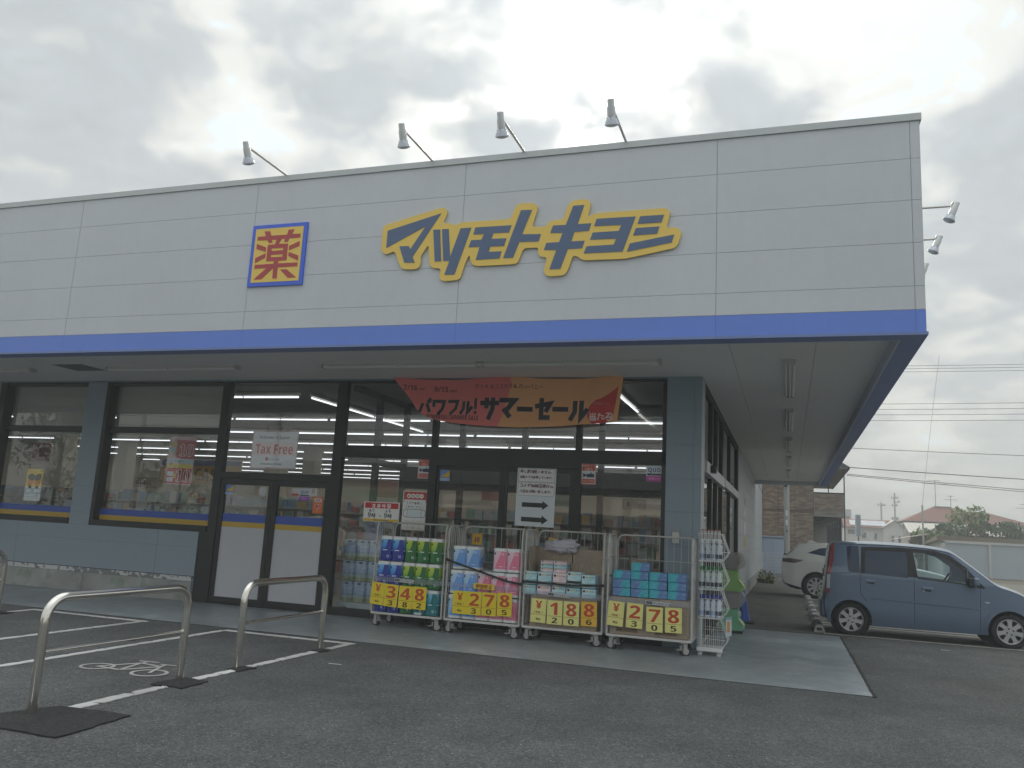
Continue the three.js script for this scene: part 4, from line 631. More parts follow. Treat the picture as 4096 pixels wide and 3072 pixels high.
// ---------------------------------------------------------------- roll cages with stock in front of the entrance
const cageWhite = std(lin(1, 0.99, 0.95), 0.45, 0, { map: wornMap }), casterGrey = std(lin(0.42, 0.42, 0.41), 0.4, 0.3), rubber = std(lin(0.035, 0.035, 0.035), 0.7), strapBlack = std(lin(0.02, 0.02, 0.022), 0.7);
const CX = [-6.785, -5.585, -4.39, -3.175], place4 = ['leftmost', 'second', 'third', 'rightmost'], ZF = -2.26, CD = 0.6, CWD = 1.17;
function makeCaster(parent, x, z, turn, toe) {
  const c = new THREE.Group(); c.name = 'caster'; c.position.set(x, 0, z); c.rotation.y = turn; c.scale.set(1.2, 1, 1.15); parent.add(c);
  mesh('wheel', [new THREE.CylinderGeometry(0.065, 0.065, 0.032, 20).rotateZ(Math.PI / 2).translate(0, 0.065, -0.025)], rubber, c);
  mesh('hub', [new THREE.CylinderGeometry(0.04, 0.04, 0.036, 14).rotateZ(Math.PI / 2).translate(0, 0.065, -0.025)], casterGrey, c);
  mesh('fork', [bx(0.004, 0.11, 0.05, -0.024, 0.115, -0.014), bx(0.004, 0.11, 0.05, 0.024, 0.115, -0.014), rb(0.075, 0.012, 0.085, 0.004, 0, 0.172, 0), ...(toe ? [bx(0.05, 0.008, 0.07, 0, 0.085, 0.06).rotateX(0.0), bx(0.05, 0.06, 0.008, 0, 0.11, 0.03)] : [])], casterGrey, c);
}
function makeCage(label) {
  const c = thing('roll_cage', label, 'roll cage', undefined, [CX[0], 0, ZF]), h = CWD / 2, top = 1.548, bot = 0.19, r = 0.014, wire = 0.0035;
  for (const s of [-1, 1]) {
    const x = s * (h - r), g = [bent([[x, bot, -r], [x, top, -r], [x, top, -CD + 0.05], [x, bot, -CD + 0.05]], 0.11, r, 10)];
    for (let i = 1; i < 7; i++) { const z = -r - ((CD - 0.06) * i) / 7; g.push(rod([x, bot, z], [x, top - (i === 1 || i === 6 ? 0.03 : 0), z], wire, 6)); }
    for (const y of [0.45, 0.72, 0.98, 1.24]) g.push(rod([x, y, -r], [x, y, -CD + 0.05], wire * 1.4, 6));
    mesh('side_panel', g, cageWhite, c);
  }
  const zb = -CD + 0.015, g = [bent([[-h + 0.03, bot, zb], [-h + 0.03, top, zb], [h - 0.03, top, zb], [h - 0.03, bot, zb]], 0.11, r, 10)];
  for (let i = 1; i < 11; i++) { const x = -h + 0.03 + ((CWD - 0.06) * i) / 11; g.push(rod([x, bot, zb], [x, top - (i === 1 || i === 10 ? 0.02 : 0), zb], wire, 6)); }
  for (const y of [0.5, 0.86, 1.21]) g.push(rod([-h + 0.03, y, zb], [h - 0.03, y, zb], wire * 1.4, 6));
  mesh('back_panel', g, cageWhite, c);
  mesh('deck', [rb(CWD - 0.02, 0.032, 0.03, 0.006, 0, bot + 0.006, -0.016), rb(CWD - 0.02, 0.032, 0.03, 0.006, 0, bot + 0.006, -CD + 0.02), bx(CWD - 0.03, 0.012, CD - 0.06, 0, bot + 0.012, -CD / 2), rb(0.03, 0.032, CD - 0.06, 0.006, -h + 0.026, bot + 0.006, -CD / 2), rb(0.03, 0.032, CD - 0.06, 0.006, h - 0.026, bot + 0.006, -CD / 2)], cageWhite, c);
  mesh('latch', [bx(0.03, 0.035, 0.03, h - 0.012, 1.2, 0.004), bx(0.03, 0.035, 0.03, -h + 0.012, 1.2, 0.004)], casterGrey, c);
  makeCaster(c, -h + 0.1, -0.06, 1.15, true); makeCaster(c, h - 0.12, -0.05, -0.95, true); makeCaster(c, -h + 0.11, -CD + 0.09, 1.2, false); makeCaster(c, h - 0.1, -CD + 0.09, 0.8, false);
  return c;
}
const cageLabels = ['leftmost white roll cage, holding blue and green toilet paper packs', 'second white roll cage, holding pale blue and pink toilet paper packs', 'third white roll cage, holding a cardboard box of pastel tissue boxes', 'rightmost white roll cage, holding turquoise and blue tissue packs'];
const cage = makeCage(cageLabels[0]);
for (let i = 1; i < 4; i++) copy(cage, cageLabels[i], [CX[i], 0, ZF + (i === 3 ? 0.02 : i === 1 ? 0.01 : 0)], 0);

// toilet paper packs: two by two lobed rolls under printed film
function packGeo(w, h, d) {
  const n = 40, out = [];
  for (let i = 0; i < n; i++) { const t = i / n, side = Math.floor(t * 4), f = t * 4 - side, q = f * 2 - 1, bulge = 0.88 + 0.12 * Math.sqrt(Math.max(0, 1 - ((Math.abs(q) * 2) % 2 - 1) ** 2)) - 0.1 * Math.max(0, Math.abs(q) - 0.85) / 0.15; const [a, b] = [[q, 1], [1, -q], [-q, -1], [-1, q]][side]; out.push(side % 2 ? [(w / 2) * Math.sign(a) * bulge, (d / 2) * b * 0.97] : [(w / 2) * a * 0.97, (d / 2) * Math.sign(b) * bulge]); }
  const ys = [[0, 0.94], [0.02, 1], [0.5, 0.985], [0.96, 1], [1, 0.93]], p = [], uv = [], id = [];
  for (const [y, s] of ys) for (let i = 0; i <= n; i++) { const [x, z] = out[i % n]; p.push(x * s, y * h, z * s); uv.push(i < n * 0.25 + 1 ? x / w + 0.5 : i / n, y); }
  for (let j = 0; j < ys.length - 1; j++) for (let i = 0; i < n; i++) { const a = j * (n + 1) + i, b = a + 1; id.push(a, a + n + 1, b, b, a + n + 1, b + n + 1); }
  for (const [j, flip] of [[0, true], [ys.length - 1, false]]) { const c = p.length / 3; p.push(0, ys[j][0] * h, 0); uv.push(0.5, j ? 0.99 : 0.01); for (let i = 0; i < n; i++) { const a = j * (n + 1) + i, b = a + 1; flip ? id.push(c, a, b) : id.push(c, b, a); } }
  const g = new THREE.BufferGeometry(); g.setAttribute('position', new THREE.Float32BufferAttribute(p, 3)); g.setAttribute('uv', new THREE.Float32BufferAttribute(uv, 2)); g.setIndex(id); g.computeVertexNormals(); return g;
}
const crumple = noiseTex(256, 1, (u, v) => Math.abs(tileNoise(u, v, 7, 4, 211) - 0.5) * 2, false);
const film = (tex) => new THREE.MeshPhysicalMaterial({ color: 0xffffff, map: tex, bumpMap: crumple, bumpScale: 0.006, roughness: 0.35, clearcoat: 0.4, clearcoatRoughness: 0.25 });
function rollTex(top, mid, low, dark, pale, ink = '#ecf2f6') {
  return film(canvasTex(256, 480, (x, w, h) => {
    const g = x.createLinearGradient(0, 60, 0, h); g.addColorStop(0, top); g.addColorStop(0.35, mid); g.addColorStop(0.62, low); g.addColorStop(1, low);
    x.fillStyle = '#e9ebec'; x.fillRect(0, 0, w, h); x.fillStyle = g; x.fillRect(0, 62, w, h - (pale ? 110 : 62)); x.fillStyle = dark; x.beginPath(); x.moveTo(150, 66); x.lineTo(226, 66); x.lineTo(226, h - (pale ? 60 : 0)); x.lineTo(pale ? 40 : 108, h - (pale ? 60 : 0)); if (!pale) x.lineTo(108, 250); x.fill();
    x.fillStyle = '#20242a'; x.fillRect(14, 92, 34, 44); x.fillStyle = ink; if (!pale) { x.fillRect(60, 268, 92, 16); words(x, '12', 168, 395, 64, ink, 'bold', 'sans-serif', 0.8); } else { words(x, '12', 172, 118, 62, ink, 'bold', 'sans-serif', 0.8); x.fillRect(110, h - 112, 80, 12); }
  }));
}
const PAPER = { blue: [rollTex('#7cc4ef', '#3f8fe0', '#1d2f96', '#20329a'), 'deep blue'], green: [rollTex('#c6d84a', '#9cc23c', '#2c7a3e', '#236b34'), 'green'], teal: [rollTex('#8fd0e4', '#4fb0c8', '#1f7f86', '#1b7a80'), 'teal'], sky: [rollTex('#b9d9f3', '#b0d3f2', '#a8ccef', '#6fa6ea', true), 'pale blue'], pink: [rollTex('#f2cbdc', '#f0c6d8', '#edc0d4', '#ec7f9f', true), 'pink'] };
const ordinal = ['first', 'second', 'third', 'fourth', 'fifth'], rowWord = ['top row', 'second row', 'third row', 'bottom row'], packG = packGeo(0.2, 0.365, 0.22), packG2 = packGeo(0.212, 0.335, 0.22), R9 = rng(9);
function packRow(cageIndex, kinds, x0, pitch, y, z, geo, row) {
  kinds.forEach((k, i) => {
    if (!k) return;
    const o = single('toilet_paper_pack', geo, PAPER[k][0], PAPER[k][1] + ' toilet paper pack, ' + ordinal[i] + ' from left in the ' + rowWord[row] + ' of the ' + place4[cageIndex] + ' cage', 'toilet paper');
    o.position.set(x0 + pitch * i, y, z + (R9() - 0.5) * 0.02); o.rotation.y = (R9() - 0.5) * 0.1; o.rotation.z = (R9() - 0.5) * 0.02;
  });
}
const cp = (c) => CX[c] - 0.43;
packRow(0, ['blue', 'blue', 'green', 'green', 'green'], cp(0) + 0.01, 0.208, 0.975, ZF - 0.14, packG, 0); packRow(0, ['blue', 'blue', 'green', 'green', 'green'], cp(0) - 0.005, 0.21, 0.598, ZF - 0.13, packG, 1); packRow(0, ['blue', 'blue', 'green', 'teal', 'teal'], cp(0) - 0.01, 0.21, 0.22, ZF - 0.13, packG, 3);
packRow(1, ['sky', 'sky', null, 'pink', 'pink'], cp(1) + 0.02, 0.213, 0.925, ZF - 0.14, packG2, 0); packRow(1, ['sky', 'sky', 'pink', 'pink', 'pink'], cp(1) + 0.005, 0.214, 0.575, ZF - 0.13, packG2, 1); packRow(1, ['sky', 'sky', 'pink', 'pink', 'pink'], cp(1), 0.214, 0.222, ZF - 0.13, packG2, 3);
for (const [c, y, col] of [[0, 0.6, 'blue'], [1, 0.575, 'sky']]) for (let i = 0; i < 5; i++) { const o = single('toilet_paper_pack', packG2, PAPER[i < 2 ? col : c ? 'pink' : 'green'][0], 'toilet paper pack low in the back row of the ' + place4[c] + ' cage, ' + ordinal[i] + ' from left', 'toilet paper'); o.position.set(cp(c) + i * 0.212, y - 0.375, ZF - 0.4); const q = copy(o, 'toilet paper pack high in the back row of the ' + place4[c] + ' cage, ' + ordinal[i] + ' from left', [cp(c) + i * 0.212, y, ZF - 0.4]); q.rotation.y = 0.02; }

// tissue boxes in the third and fourth cage
const cardboard = std(lin(0.46, 0.37, 0.285), 0.85, 0, { map: noiseTex(256, 0.6, (u, v) => { const s = 0.9 + (tileNoise(u, v * 0.3, 40, 3, 201) - 0.5) * 0.16; return [s, s, s]; }) });
const pastel = (base, seed) => canvasTex(256, 160, (x, w, h) => { const R = rng(seed); x.fillStyle = base; x.fillRect(0, 0, w, h); const g = x.createLinearGradient(0, 0, w, h); g.addColorStop(0, 'rgba(255,255,255,.55)'); g.addColorStop(0.6, 'rgba(255,255,255,.1)'); g.addColorStop(1, 'rgba(120,190,220,.35)'); x.fillStyle = g; x.fillRect(0, 0, w, h); x.fillStyle = '#262a30'; x.beginPath(); x.arc(40, 40, 22, 0, 7); x.fill(); ['#d98a4e', '#d9bd55', '#8fbf76', '#6fa9cc', '#d9788c'].forEach((c, i) => { x.fillStyle = c; x.beginPath(); x.ellipse(92 + i * 34, 40, 14, 13, 0, 0, 7); x.fill(); }); for (let i = 0; i < 6; i++) { x.fillStyle = 'rgba(255,255,255,' + (0.25 + R() * 0.3) + ')'; x.beginPath(); x.ellipse(R() * w, 90 + R() * 60, 20 + R() * 40, 5 + R() * 8, R() * 0.6 - 0.3, 0, 7); x.fill(); } });
const pastelMats = [film(pastel('#9ad2dc', 1)), film(pastel('#e8c9d0', 2)), film(pastel('#a9d6e2', 3))], tissueSide = film(null), wrapGeo = rb(0.2, 0.128, 0.25, 0.012), miniGeo = rb(0.19, 0.05, 0.23, 0.006);
{
  const g = wrapGeo.attributes, fix = (geo, w, h) => { const p = geo.attributes.position, u = geo.attributes.uv; for (let i = 0; i < p.count; i++) u.setXY(i, p.getX(i) / w + 0.5, p.getY(i) / h + 0.5); }; fix(wrapGeo, 0.2, 0.128); fix(miniGeo, 0.19, 0.05);
  const pick = [[0, 2, 1, 2, 0], [0, 1, 2, 0, 2]], X0 = CX[2] - 0.49;
  for (let r = 0; r < 2; r++) for (let i = 0; i < 5; i++) { const o = single('tissue_pack', wrapGeo, pastelMats[pick[r][i]], ['pale blue', 'pale pink', 'light blue'][pick[r][i]] + ' tissue pack, ' + ordinal[i] + ' from left in the ' + (r ? 'lower' : 'upper') + ' row of the third cage', 'tissue pack'); o.position.set(X0 + i * 0.215, (r ? 0.715 : 0.9) + (i === 3 && !r ? 0.03 : 0), ZF - 0.14 + (i === 4 ? 0.01 : 0)); o.rotation.set((R9() - 0.5) * 0.08, (R9() - 0.5) * 0.16, (R9() - 0.5) * 0.04); }
  for (let i = 0; i < 5; i++) { const o = single('tissue_pack', miniGeo, pastelMats[(i * 2) % 3], 'flat tissue pack between the two rows of the third cage, ' + ordinal[i] + ' from left', 'tissue pack'); o.position.set(X0 + i * 0.214, 0.81, ZF - 0.15); }
  for (let c = 0; c < 2; c++) for (let k = 0; k < 3; k++) { const o = single('tissue_box', miniGeo, pastelMats[k === 1 ? 0 : 1], ['bottom', 'middle', 'top'][k] + ' tissue box of the ' + (c ? 'right' : 'left') + ' small stack against the cardboard in the third cage', 'tissue box'); o.position.set(X0 + 0.185 + c * 0.2, 0.99 + k * 0.053, ZF - 0.33); }
  const b = thing('cardboard_box', 'opened brown cardboard box with upright flaps in the third cage', 'cardboard box', undefined, [CX[2], 0, ZF]);
  mesh('body', [span(-0.47, 0.49, 0.215, 0.64, -0.05, -0.03), span(-0.47, -0.45, 0.215, 0.64, -0.5, -0.05), span(0.47, 0.49, 0.215, 0.64, -0.5, -0.05), span(-0.45, 0.47, 0.6, 0.61, -0.5, -0.05)].map(uvBox), cardboard, b);
  mesh('flap', uvBox(span(-0.52, 0.0, 0.62, 1.31, -0.53, -0.515).rotateZ(0.01)), cardboard, b); mesh('flap', uvBox(span(0.0, 0.51, 0.62, 1.3, -0.545, -0.53)), cardboard, b); mesh('flap', uvBox(span(-0.535, -0.525, 0.62, 1.32, -0.5, -0.08)), cardboard, b); mesh('flap', uvBox(span(0.0, 0.51, 0.62, 1.09, -0.44, -0.43)), cardboard, b);
  const v = new THREE.SphereGeometry(0.27, 34, 22).scale(1, 0.42, 0.35), p = v.attributes.position; for (let i = 0; i < p.count; i++) { const s = 0.75 + Math.abs(fbm(p.getX(i) * 17 + 9, p.getY(i) * 19 + p.getZ(i) * 13, 3, 3) - 0.5) * 1.5; p.setXYZ(i, p.getX(i) * s, p.getY(i) * s, p.getZ(i) * s); } v.computeVertexNormals();
  single('plastic_bag', v, std(lin(0.5, 0.49, 0.55), 0.35), 'crumpled pale plastic bag on top of the cardboard flaps in the third cage', 'plastic bag').position.set(CX[2] - 0.16, 1.33, ZF - 0.5);
  const turq = (flip) => film(canvasTex(256, 128, (x, w, h) => { x.fillStyle = flip ? '#5f86bd' : '#39b2c4'; x.fillRect(0, 0, w, h); x.fillStyle = flip ? '#39b2c4' : '#5f86bd'; x.beginPath(); x.moveTo(150, 0); x.lineTo(w, 0); x.lineTo(w, h); x.lineTo(112, h); x.fill(); const R = rng(flip ? 4 : 5); for (let i = 0; i < 24; i++) { x.fillStyle = 'rgba(' + (R() < 0.5 ? '220,240,245' : '40,80,120') + ',' + (0.12 + R() * 0.22) + ')'; x.beginPath(); x.ellipse(R() * w, R() * h, 10 + R() * 26, 3 + R() * 4, R() - 0.5, 0, 7); x.fill(); } }));
  const tm = [turq(false), turq(true)], boxG = rb(0.242, 0.112, 0.24, 0.008), bp = boxG.attributes; for (let i = 0; i < bp.position.count; i++) bp.uv.setXY(i, bp.position.getX(i) / 0.242 + 0.5, bp.position.getY(i) / 0.112 + 0.5);
  const X4 = CX[3] - 0.39, rowN = ['bottom row', 'second row', 'third row', 'single pack on the top'];
  for (let i = 0; i < 4; i++) for (let k = 0; k < (i === 1 ? 4 : 3); k++) { const o = single('tissue_pack', boxG, tm[(k < 2 && i < 2) ? 1 : 0], 'turquoise and blue tissue pack, ' + (k === 3 ? 'topmost of the second column' : ordinal[i] + ' column, ' + ['bottom', 'middle', 'top'][k] + ' layer') + ' in the rightmost cage', 'tissue pack'); o.position.set(X4 + i * 0.252, 0.775 + k * 0.116, ZF - 0.15); o.rotation.y = (R9() - 0.5) * 0.08; }
  for (const [x0, x1, l, top] of [[-0.53, 0.13, 'wider left cardboard box under the turquoise packs in the rightmost cage', 0.71], [0.137, 0.52, 'narrower right cardboard box under the turquoise packs in the rightmost cage', 0.715]]) {
    const q = thing('cardboard_box', l, 'cardboard box', undefined, [CX[3], 0, ZF]); mesh('body', uvBox(span(x0, x1, 0.216, top, -0.5, -0.035)), cardboard, q);
    const m = mesh('print', sheet(0.3, 0.06, std(0xffffff, 0.8, 0, { map: canvasTex(300, 60, (x, w, h) => { x.fillStyle = '#7b6a58'; x.fillRect(0, 0, w, h); x.strokeStyle = '#2e2a26'; x.lineWidth = 5; x.strokeRect(5, 8, 96, 42); x.fillStyle = '#2e2a26'; x.fillRect(16, 20, 70, 18); for (let i = 0; i < 4; i++) { x.lineWidth = 3; x.strokeRect(122 + i * 44, 10, 36, 38); x.fillRect(134 + i * 44, 20, 12, 18); } }) }), 0.002)[0], std(0xffffff, 0.85, 0, { map: canvasTex(300, 60, (x, w, h) => { x.fillStyle = '#8d7a64'; x.fillRect(0, 0, w, h); x.strokeStyle = '#2e2a26'; x.lineWidth = 5; x.strokeRect(5, 8, 96, 42); x.fillStyle = '#2e2a26'; x.fillRect(16, 20, 70, 18); for (let i = 0; i < 4; i++) { x.lineWidth = 3; x.strokeRect(122 + i * 44, 10, 36, 38); x.fillRect(134 + i * 44, 20, 12, 18); } }) }), q); m.position.set((x0 + x1) / 2 - 0.1, 0.275, -0.034);
  }
}
// straps, printed film bands and price cards
function strap(label, pts) { const s = thing('black_strap', label, 'strap'); mesh('webbing', pts.slice(1).map((b, i) => { const a = pts[i], L = Math.hypot(b[0] - a[0], b[1] - a[1]); return bx(L, 0.03, 0.004).rotateZ(Math.atan2(b[1] - a[1], b[0] - a[0])).translate((a[0] + b[0]) / 2, (a[1] + b[1]) / 2, (a[2] + b[2]) / 2); }), strapBlack, s); for (const a of [pts[0], pts[pts.length - 1]]) mesh('hook', bx(0.03, 0.04, 0.02, ...a), strapBlack, s); }
strap('black strap slanting down across the pale blue and pink packs of the second cage', [[CX[1] - 0.58, 1.05, ZF + 0.02], [CX[1] - 0.5, 1.03, ZF + 0.025], [CX[1] + 0.38, 0.8, ZF + 0.025], [CX[1] + 0.58, 0.775, ZF + 0.015]]);
strap('black strap drawn straight across the tissue packs of the third cage', [[CX[2] - 0.58, 0.82, ZF + 0.02], [CX[2] + 0.1, 0.81, ZF + 0.03], [CX[2] + 0.58, 0.84, ZF + 0.015]]);
const clearFilm = new THREE.MeshPhysicalMaterial({ color: lin(0.9, 0.92, 0.95), transmission: 0.9, roughness: 0.25, thickness: 0, ior: 1.3 });
const bandTex = std(0xffffff, 0.6, 0, { map: canvasTex(320, 56, (x, w, h) => { x.fillStyle = '#b9bcc0'; x.fillRect(0, 0, w, h); x.fillStyle = '#2c3036'; x.fillRect(8, 10, 84, 36); words(x, 'matsukiyo', 50, 28, 16, '#9aa0a8'); glyphs(x, 'マツキヨイイヨ', 98, 12, 33, 1.4, '#2c3036', 0.96); }) });
for (const [c, y, x] of [[0, 0.7, -0.05], [2, 0.672, -0.045], [3, 0.665, 0.12]]) { const b = thing('label_band', 'clear film band with a small printed label across the ' + place4[c] + ' cage', 'label', undefined, [CX[c], 0, ZF]); mesh('film', bx(1.14, 0.07, 0.001, 0, y, 0.012), clearFilm, b); const s = sheet(0.33, 0.048, bandTex, 0.002); const m = mesh('printed_label', s[0], s[1], b); m.position.set(x, y - 0.005, 0.018); m.rotation.z = -0.04; }
{ const b = thing('label_band', 'clear film band across the second cage', 'label', undefined, [CX[1], 0, ZF]); mesh('film', bx(1.14, 0.06, 0.001, 0, 0.7, 0.012), clearFilm, b); }
poster('limited_offer_card', 'small yellow card with red kanji above the prices of the second cage', 'price card', 0.325, 0.078, [CX[1] + 0.03, 0.704, ZF + 0.025], canvasTex(320, 78, (x, w, h) => { x.fillStyle = '#e6c534'; x.fillRect(0, 0, w, h); centred(x, '期間限定', w / 2, 10, 58, 1.5, '#8a3a26', 1.08); }), { rz: -0.02 });
const yen = (bg) => canvasTex(220, 330, (x, w, h) => { x.fillStyle = bg; x.fillRect(0, 0, w, h); words(x, '¥', w / 2, 84, 150, '#c24a26', 'bold', 'sans-serif', 1.15); x.fillStyle = '#c24a26'; words(x, '(', 50, 185, 36, '#8a4a2c'); glyphs(x, '税抜', 66, 166, 40, 1.2, '#8a4a2c', 1.05); words(x, ')', 166, 185, 36, '#8a4a2c'); x.fillStyle = '#5c4a1c'; x.fillRect(0, 216, w, 4); glyphs(x, '税込', 78, 262, 36, 1.5, '#2e2a14', 1); });
const digit = (bg, a, b) => canvasTex(220, 330, (x, w, h) => { x.fillStyle = bg; x.fillRect(0, 0, w, h); words(x, a, w / 2, 118, 238, '#c24a2a', 'bold', 'sans-serif', 1.3); x.fillStyle = '#5c4a1c'; x.fillRect(8, 216, w - 16, 4); words(x, b, w / 2, 275, 104, '#2a2818', 'bold', 'sans-serif', 1.6); });
const YEL = '#e8d02c', PALE = '#e6e08c', ORG = '#e4b53a', cardDone = {};
const cards = [
  [0, [[-0.465, 0.486, -0.06, YEL, '¥'], [-0.238, 0.47, -0.05, YEL, '3', '3'], [0.0, 0.461, -0.02, YEL, '4', '8'], [0.228, 0.465, -0.01, YEL, '8', '2']]], [1, [[-0.33, 0.457, -0.01, YEL, '¥'], [-0.105, 0.459, -0.01, YEL, '2', '3'], [0.125, 0.464, 0, YEL, '7', '0'], [0.361, 0.477, 0.01, YEL, '8', '5']]],
  [2, [[-0.328, 0.437, -0.025, PALE, '¥'], [-0.09, 0.43, 0, PALE, '1', '2'], [0.147, 0.431, 0, PALE, '8', '0'], [0.4, 0.447, 0.015, ORG, '8', '6']]], [3, [[-0.444, 0.486, -0.065, PALE, '¥'], [-0.184, 0.478, -0.04, PALE, '2', '3'], [0.085, 0.45, 0, PALE, '7', '0'], [0.338, 0.46, 0.012, PALE, '8', '5']]]];
const colourWord = { [YEL]: 'yellow', [PALE]: 'pale yellow', [ORG]: 'orange yellow' };
for (const [c, list] of cards) list.forEach(([x, y, rz, bg, a, b], i) => {
  const key = bg + a + b; cardDone[key] ??= a === '¥' ? yen(bg) : digit(bg, a, b);
  poster('price_card', colourWord[bg] + ' price card with ' + (a === '¥' ? 'red yen mark' : 'red ' + a + ' above black ' + b) + ', ' + ordinal[i] + ' on the ' + place4[c] + ' cage', 'price card', 0.222, 0.325, [CX[c] + x, y, ZF + 0.035 + (i % 2) * 0.004], cardDone[key], { rz });
});
for (const [x, y, l] of [[-5.95, 1.36, 'small yellow card with a kanji behind the top of the second cage'], [-4.72, 1.36, 'small yellow card with a kanji behind the cardboard flaps of the third cage']]) poster('yellow_card', l, 'card', 0.16, 0.17, [x, y, ZF - 0.62], canvasTex(128, 136, (x2, w, h) => { x2.fillStyle = '#d8ad2c'; x2.fillRect(0, 0, w, h); glyphs(x2, '業', 24, 26, 80, 1.4, '#9a4a2c', 1); }));
for (const [x, y] of [[-6.35, 0.226]]) single('crumpled_wrap', rb(0.12, 0.04, 0.06, 0.015), std(lin(0.5, 0.6, 0.65), 0.5), 'crumpled bit of wrapping on the deck edge of the leftmost cage', 'wrapping').position.set(CX[0] + 0.2, y + 0.01, ZF - 0.02);

// pale blue packs stacked behind the glass left of the cages
{
  const m = film(canvasTex(256, 360, (x, w, h) => { const g = x.createLinearGradient(0, 0, 0, h); g.addColorStop(0, '#b7cfe2'); g.addColorStop(0.5, '#9fc0e4'); g.addColorStop(1, '#b4c6a8'); x.fillStyle = g; x.fillRect(0, 0, w, h); x.fillStyle = '#3c4656'; x.beginPath(); x.ellipse(128, 38, 44, 16, 0, 0, 7); x.fill(); const R = rng(8); for (let i = 0; i < 26; i++) { x.fillStyle = 'rgba(255,255,255,' + (0.1 + R() * 0.25) + ')'; x.beginPath(); x.ellipse(R() * w, 60 + R() * 200, 8 + R() * 34, 5 + R() * 14, R(), 0, 7); x.fill(); } glyphs(x, 'スーパー', 40, 200, 52, 1.3, '#6f86b4', 0.9); x.fillStyle = '#9aa37c'; x.beginPath(); x.ellipse(60, 320, 60, 34, 0.2, 0, 7); x.ellipse(200, 322, 56, 32, -0.2, 0, 7); x.fill(); }));
  const g = packGeo(0.235, 0.34, 0.26), st = thing('display_stand', 'low pale blue stand under the stacked packs behind the glass', 'stand'); mesh('plinth_box', rb(0.66, 0.14, 0.42, 0.01, -8.28, 0.116, -3.62), std(lin(0.42, 0.5, 0.52), 0.5), st); mesh('foot', bx(0.6, 0.045, 0.36, -8.28, 0.0285, -3.62), frameDark, st);
  for (let c = 0; c < 3; c++) for (let r = 0; r < 3; r++) { const o = single('paper_pack', g, m, 'pale blue paper pack behind the glass left of the cages, ' + ['bottom', 'middle', 'top'][r] + ' layer, ' + ordinal[c] + ' column', 'paper pack'); o.position.set(-8.49 + c * 0.243, 0.19 + r * 0.348, -3.6); }
  poster('display_poster', 'pale lilac poster with a round emblem standing behind the stacked packs', 'poster', 0.36, 0.4, [-8.2, 1.43, -3.78], canvasTex(256, 284, (x, w, h) => { x.fillStyle = '#9aa3bd'; x.fillRect(0, 0, w, h); x.fillStyle = '#7a7fa8'; x.beginPath(); x.arc(128, 150, 60, 0, 7); x.fill(); words(x, 'No.1', 128, 150, 44, '#c3c8dc'); x.fillStyle = '#b7a3b8'; x.fillRect(20, 20, 216, 34); }));
}

